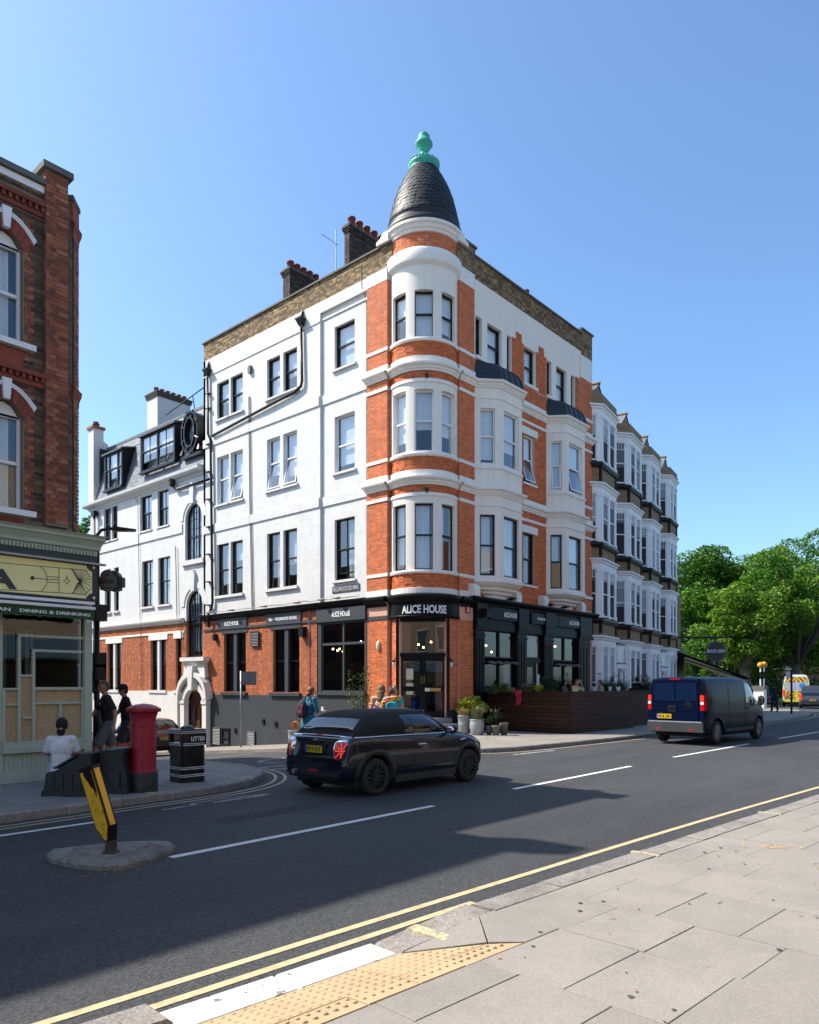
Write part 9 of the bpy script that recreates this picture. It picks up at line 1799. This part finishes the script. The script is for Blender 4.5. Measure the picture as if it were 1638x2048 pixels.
# woman with rucksack
teal_cloth = mat('dress_teal', (.012, .10, .16), .9, .6, 18, .3, 30, dirt=(.05, .22, .28), dscale=22, dmin=.5, dmax=.62); navy_cloth = mat('rucksack_navy', (.012, .012, .03), .8, .2, 8); red_trim = mat('rucksack_red', (.42, .01, .03), .7)
def ruck(t, j, q, hd, fw, lf, upv):
    m_ = MB(); m_.ball((-.20*q, 0, 1.20*q), (.10*q, .15*q, .24*q), 14, 10); m_.ball((-.24*q, 0, 1.08*q), (.08*q, .13*q, .13*q), 12, 8); r_ = remesh(m_, .014, 'rucksack', navy_cloth, t, 4)
    for s in (1, -1): MB().tube([(-.255*q, s*.05*q, 1.34*q), (-.305*q, s*.105*q, 1.22*q), (-.315*q, s*.11*q, 1.08*q), (-.27*q, s*.09*q, .98*q)], .013*q, 6).obj('trim', red_trim, r_, local=True); MB().tube([(-.13*q, s*.10*q, 1.40*q), (-.02*q, s*.12*q, 1.50*q), (.11*q, s*.12*q, 1.38*q), (.10*q, s*.13*q, 1.15*q), (-.1*q, s*.14*q, 1.05*q)], .018*q, 6).obj('strap', navy_cloth, r_, local=True)
    MB().box(.30*q, .33*q, -.20*q, -.12*q, 1.10*q, 1.24*q).obj('phone', white_frame, t, local=True); MB().box(hd.x+.07*q, hd.x+.10*q, -.06*q, .06*q, hd.z-.0*q, hd.z+.025*q).obj('sunglasses', black_paint, t, local=True)
J = walk(.2, .15); J.update(wr=(.30, -.16, 1.12), er=(.06, -.27, 1.14)); person('auburn haired woman in teal dress with navy and red rucksack', spot(618, 19.6), dirv(.72, .7), J, skin_l, 1.80, teal_cloth, teal_cloth, black_cloth, hair_au, 'bun', sleeves=1.1, top_drop=.05, skirt=True, extra=ruck)
# two women arm in arm
J = stand(); J.update(er=(.05, -.30, 1.14), wr=(-.02, -.42, 1.25)); person('woman with wavy fair hair and bare back in blue dress', spot(762, 19.0), dirv(.25, .97), J, skin_l, 1.84, mat('dress_blue', (.01, .10, .45), .8, .1), MATS['dress_blue'], black_cloth, hair_fair, 'long', sleeves=0, skirt=True, top_drop=0, extra=None)
def scarf(t, j, q, hd, fw, lf, upv):
    m_ = MB(); pts = [(-.12*q, .20*q, 1.38*q), (-.16*q, .05*q, 1.44*q), (-.14*q, -.12*q, 1.46*q), (.02*q, -.20*q, 1.47*q), (.13*q, -.08*q, 1.38*q)]
    for dz in (0, -.035, .03): m_.tube([(p[0]-abs(dz)*.3, p[1], p[2]+dz*q) for p in pts], .032*q, 8)
    m_.tube([(-.13*q, .2*q, 1.38*q), (-.14*q, .24*q, 1.2*q)], [.05*q, .035*q], 8)
    s_ = mat('scarf_print', (.65, .06, .05), .85, .2, 9, dirt=(.75, .5, .06), dscale=14, dmin=.48, dmax=.54); remesh(m_, .012, 'scarf', s_, t, 3)
J = stand(); J.update(el=(.02, .32, 1.2), wl=(-.1, .42, 1.28)); J['face'] = (.6, -.8, 0); person('woman with short curly hair and red and yellow scarf', spot(786, 18.6), dirv(.3, .95), J, skin_l, 1.82, mat('top_turquoise', (.05, .38, .42), .8, .1), mat('skirt_pale', (.4, .38, .35), .9), shoe_w, hair_gr, 'curly', sleeves=.3, top_drop=.05, extra=scarf)
# diners behind the enclosure
def diner(label, px, D, J, skin, topm, hair, hs, rz, H=1.7, extra=None, sl=1.3, zoff=.5): 
    p = at(px, 1380, D); c = thing('terrace_chair', 'chair under the %s' % label, 'chair', (p.x, p.y, zoff)); CF_ = Fr((p.x, p.y, zoff), (math.cos(rz), math.sin(rz), 0), (-math.sin(rz), math.cos(rz), 0)); MB().box(-.2, .22, -.2, .2, .40, .44, CF_).obj('seat', dk, c); MB().box(-.24, -.2, -.2, .2, .44, .85, CF_).obj('backrest', dk, c)
    for a in (-.19, .19):
        for b in (-.18, .18): MB().box(a-.02, a+.02, b-.02, b+.02, 0, .4, CF_).obj('leg', dk, c)
    return person(label, (p.x, p.y, zoff), rz, J, skin, H, topm, dgrey_cloth, black_cloth, hair, hs, voxel=.013, sleeves=sl, extra=extra)
def phones(t, j, q, hd, fw, lf, upv): MB().tube([hd+lf*.09*q-upv*.02*q, hd+lf*.085*q+upv*.09*q, hd+upv*.135*q, hd-lf*.085*q+upv*.09*q, hd-lf*.09*q-upv*.02*q], .012*q, 8).ball(hd+lf*.095*q-upv*.02*q, (.035*q, .02*q, .04*q), 10, 6).ball(hd-lf*.095*q-upv*.02*q, (.035*q, .02*q, .04*q), 10, 6).obj('headphones', mat('phones_silver', (.5, .5, .5), .4), t, local=True)
J = sit(); diner('seated man in headphones and beige jacket', 1128, 29.3, J, skin_d, mat('jacket_beige', (.16, .10, .07), .9), hair_b, 'crop', dirv(.9, -.4), extra=phones, zoff=.70)
J = sit(); J.update(el=(.25, .22, .95), wl=(.24, .06, 1.24)); diner('seated woman in pale yellow top with hand to her face', 1150, 28.9, J, skin_l, mat('top_primrose', (.62, .56, .28), .9), hair_au, 'bun', dirv(.75, -.65), zoff=.72)
J = sit(); diner('seated woman in navy sleeveless top facing left', 1204, 30.3, J, skin_l, mat('top_navy', (.015, .035, .09), .9), hair_br, 'bun', dirv(-.95, .1), sl=0, zoff=.70)
J = sit(); J.update(el=(.2, -.24, .92), wr=(.24, -.05, 1.2), er=(.25, -.22, .95)); diner('seated man in black with his back half turned', 1272, 33.5, J, skin_t, black_cloth, hair_b, 'short', dirv(.8, .5), zoff=.86)
J = sit(); diner('seated woman in pink blouse beside the blue van', 1294, 34.6, J, skin_l, mat('blouse_pink', (.5, .36, .38), .9), hair_br, 'low_bun', dirv(-.8, -.5), zoff=.92)
# far pedestrian
def bag(t, j, q, hd, fw, lf, upv): MB().lathe([(.02, 0), (.09, -.06), (.12, -.25), (.10, -.36), (0, -.37)], (.02, -.34*q, .86*q), 10).obj('carrier_bag', mat('bag_green', (.08, .30, .05), .6), t, local=True)
p = gd(1549, 1424, .12); person('distant pedestrian in black carrying a green bag along the far pavement', (p[0], p[1], KH), dirv(.1, 1), walk(.16, .12), skin_d, 1.84, black_cloth, black_cloth, black_cloth, hair_b, 'short', voxel=.014, sleeves=1.7, extra=bag)
p = at(1205, 1390, 30.8); tb = thing('terrace_table', 'small dark terrace table among the seated diners', 'table', (p.x-1.0, p.y, .5)); MB().box(p.x-1.35, p.x-.7, p.y-.3, p.y+.3, 1.2, 1.24).obj('tabletop', dk, tb); MB().tube([(p.x-1.03, p.y, .5), (p.x-1.03, p.y, 1.2)], .04, 8).obj('leg', dk, tb)

bpy.data.scenes.remove(TMP)
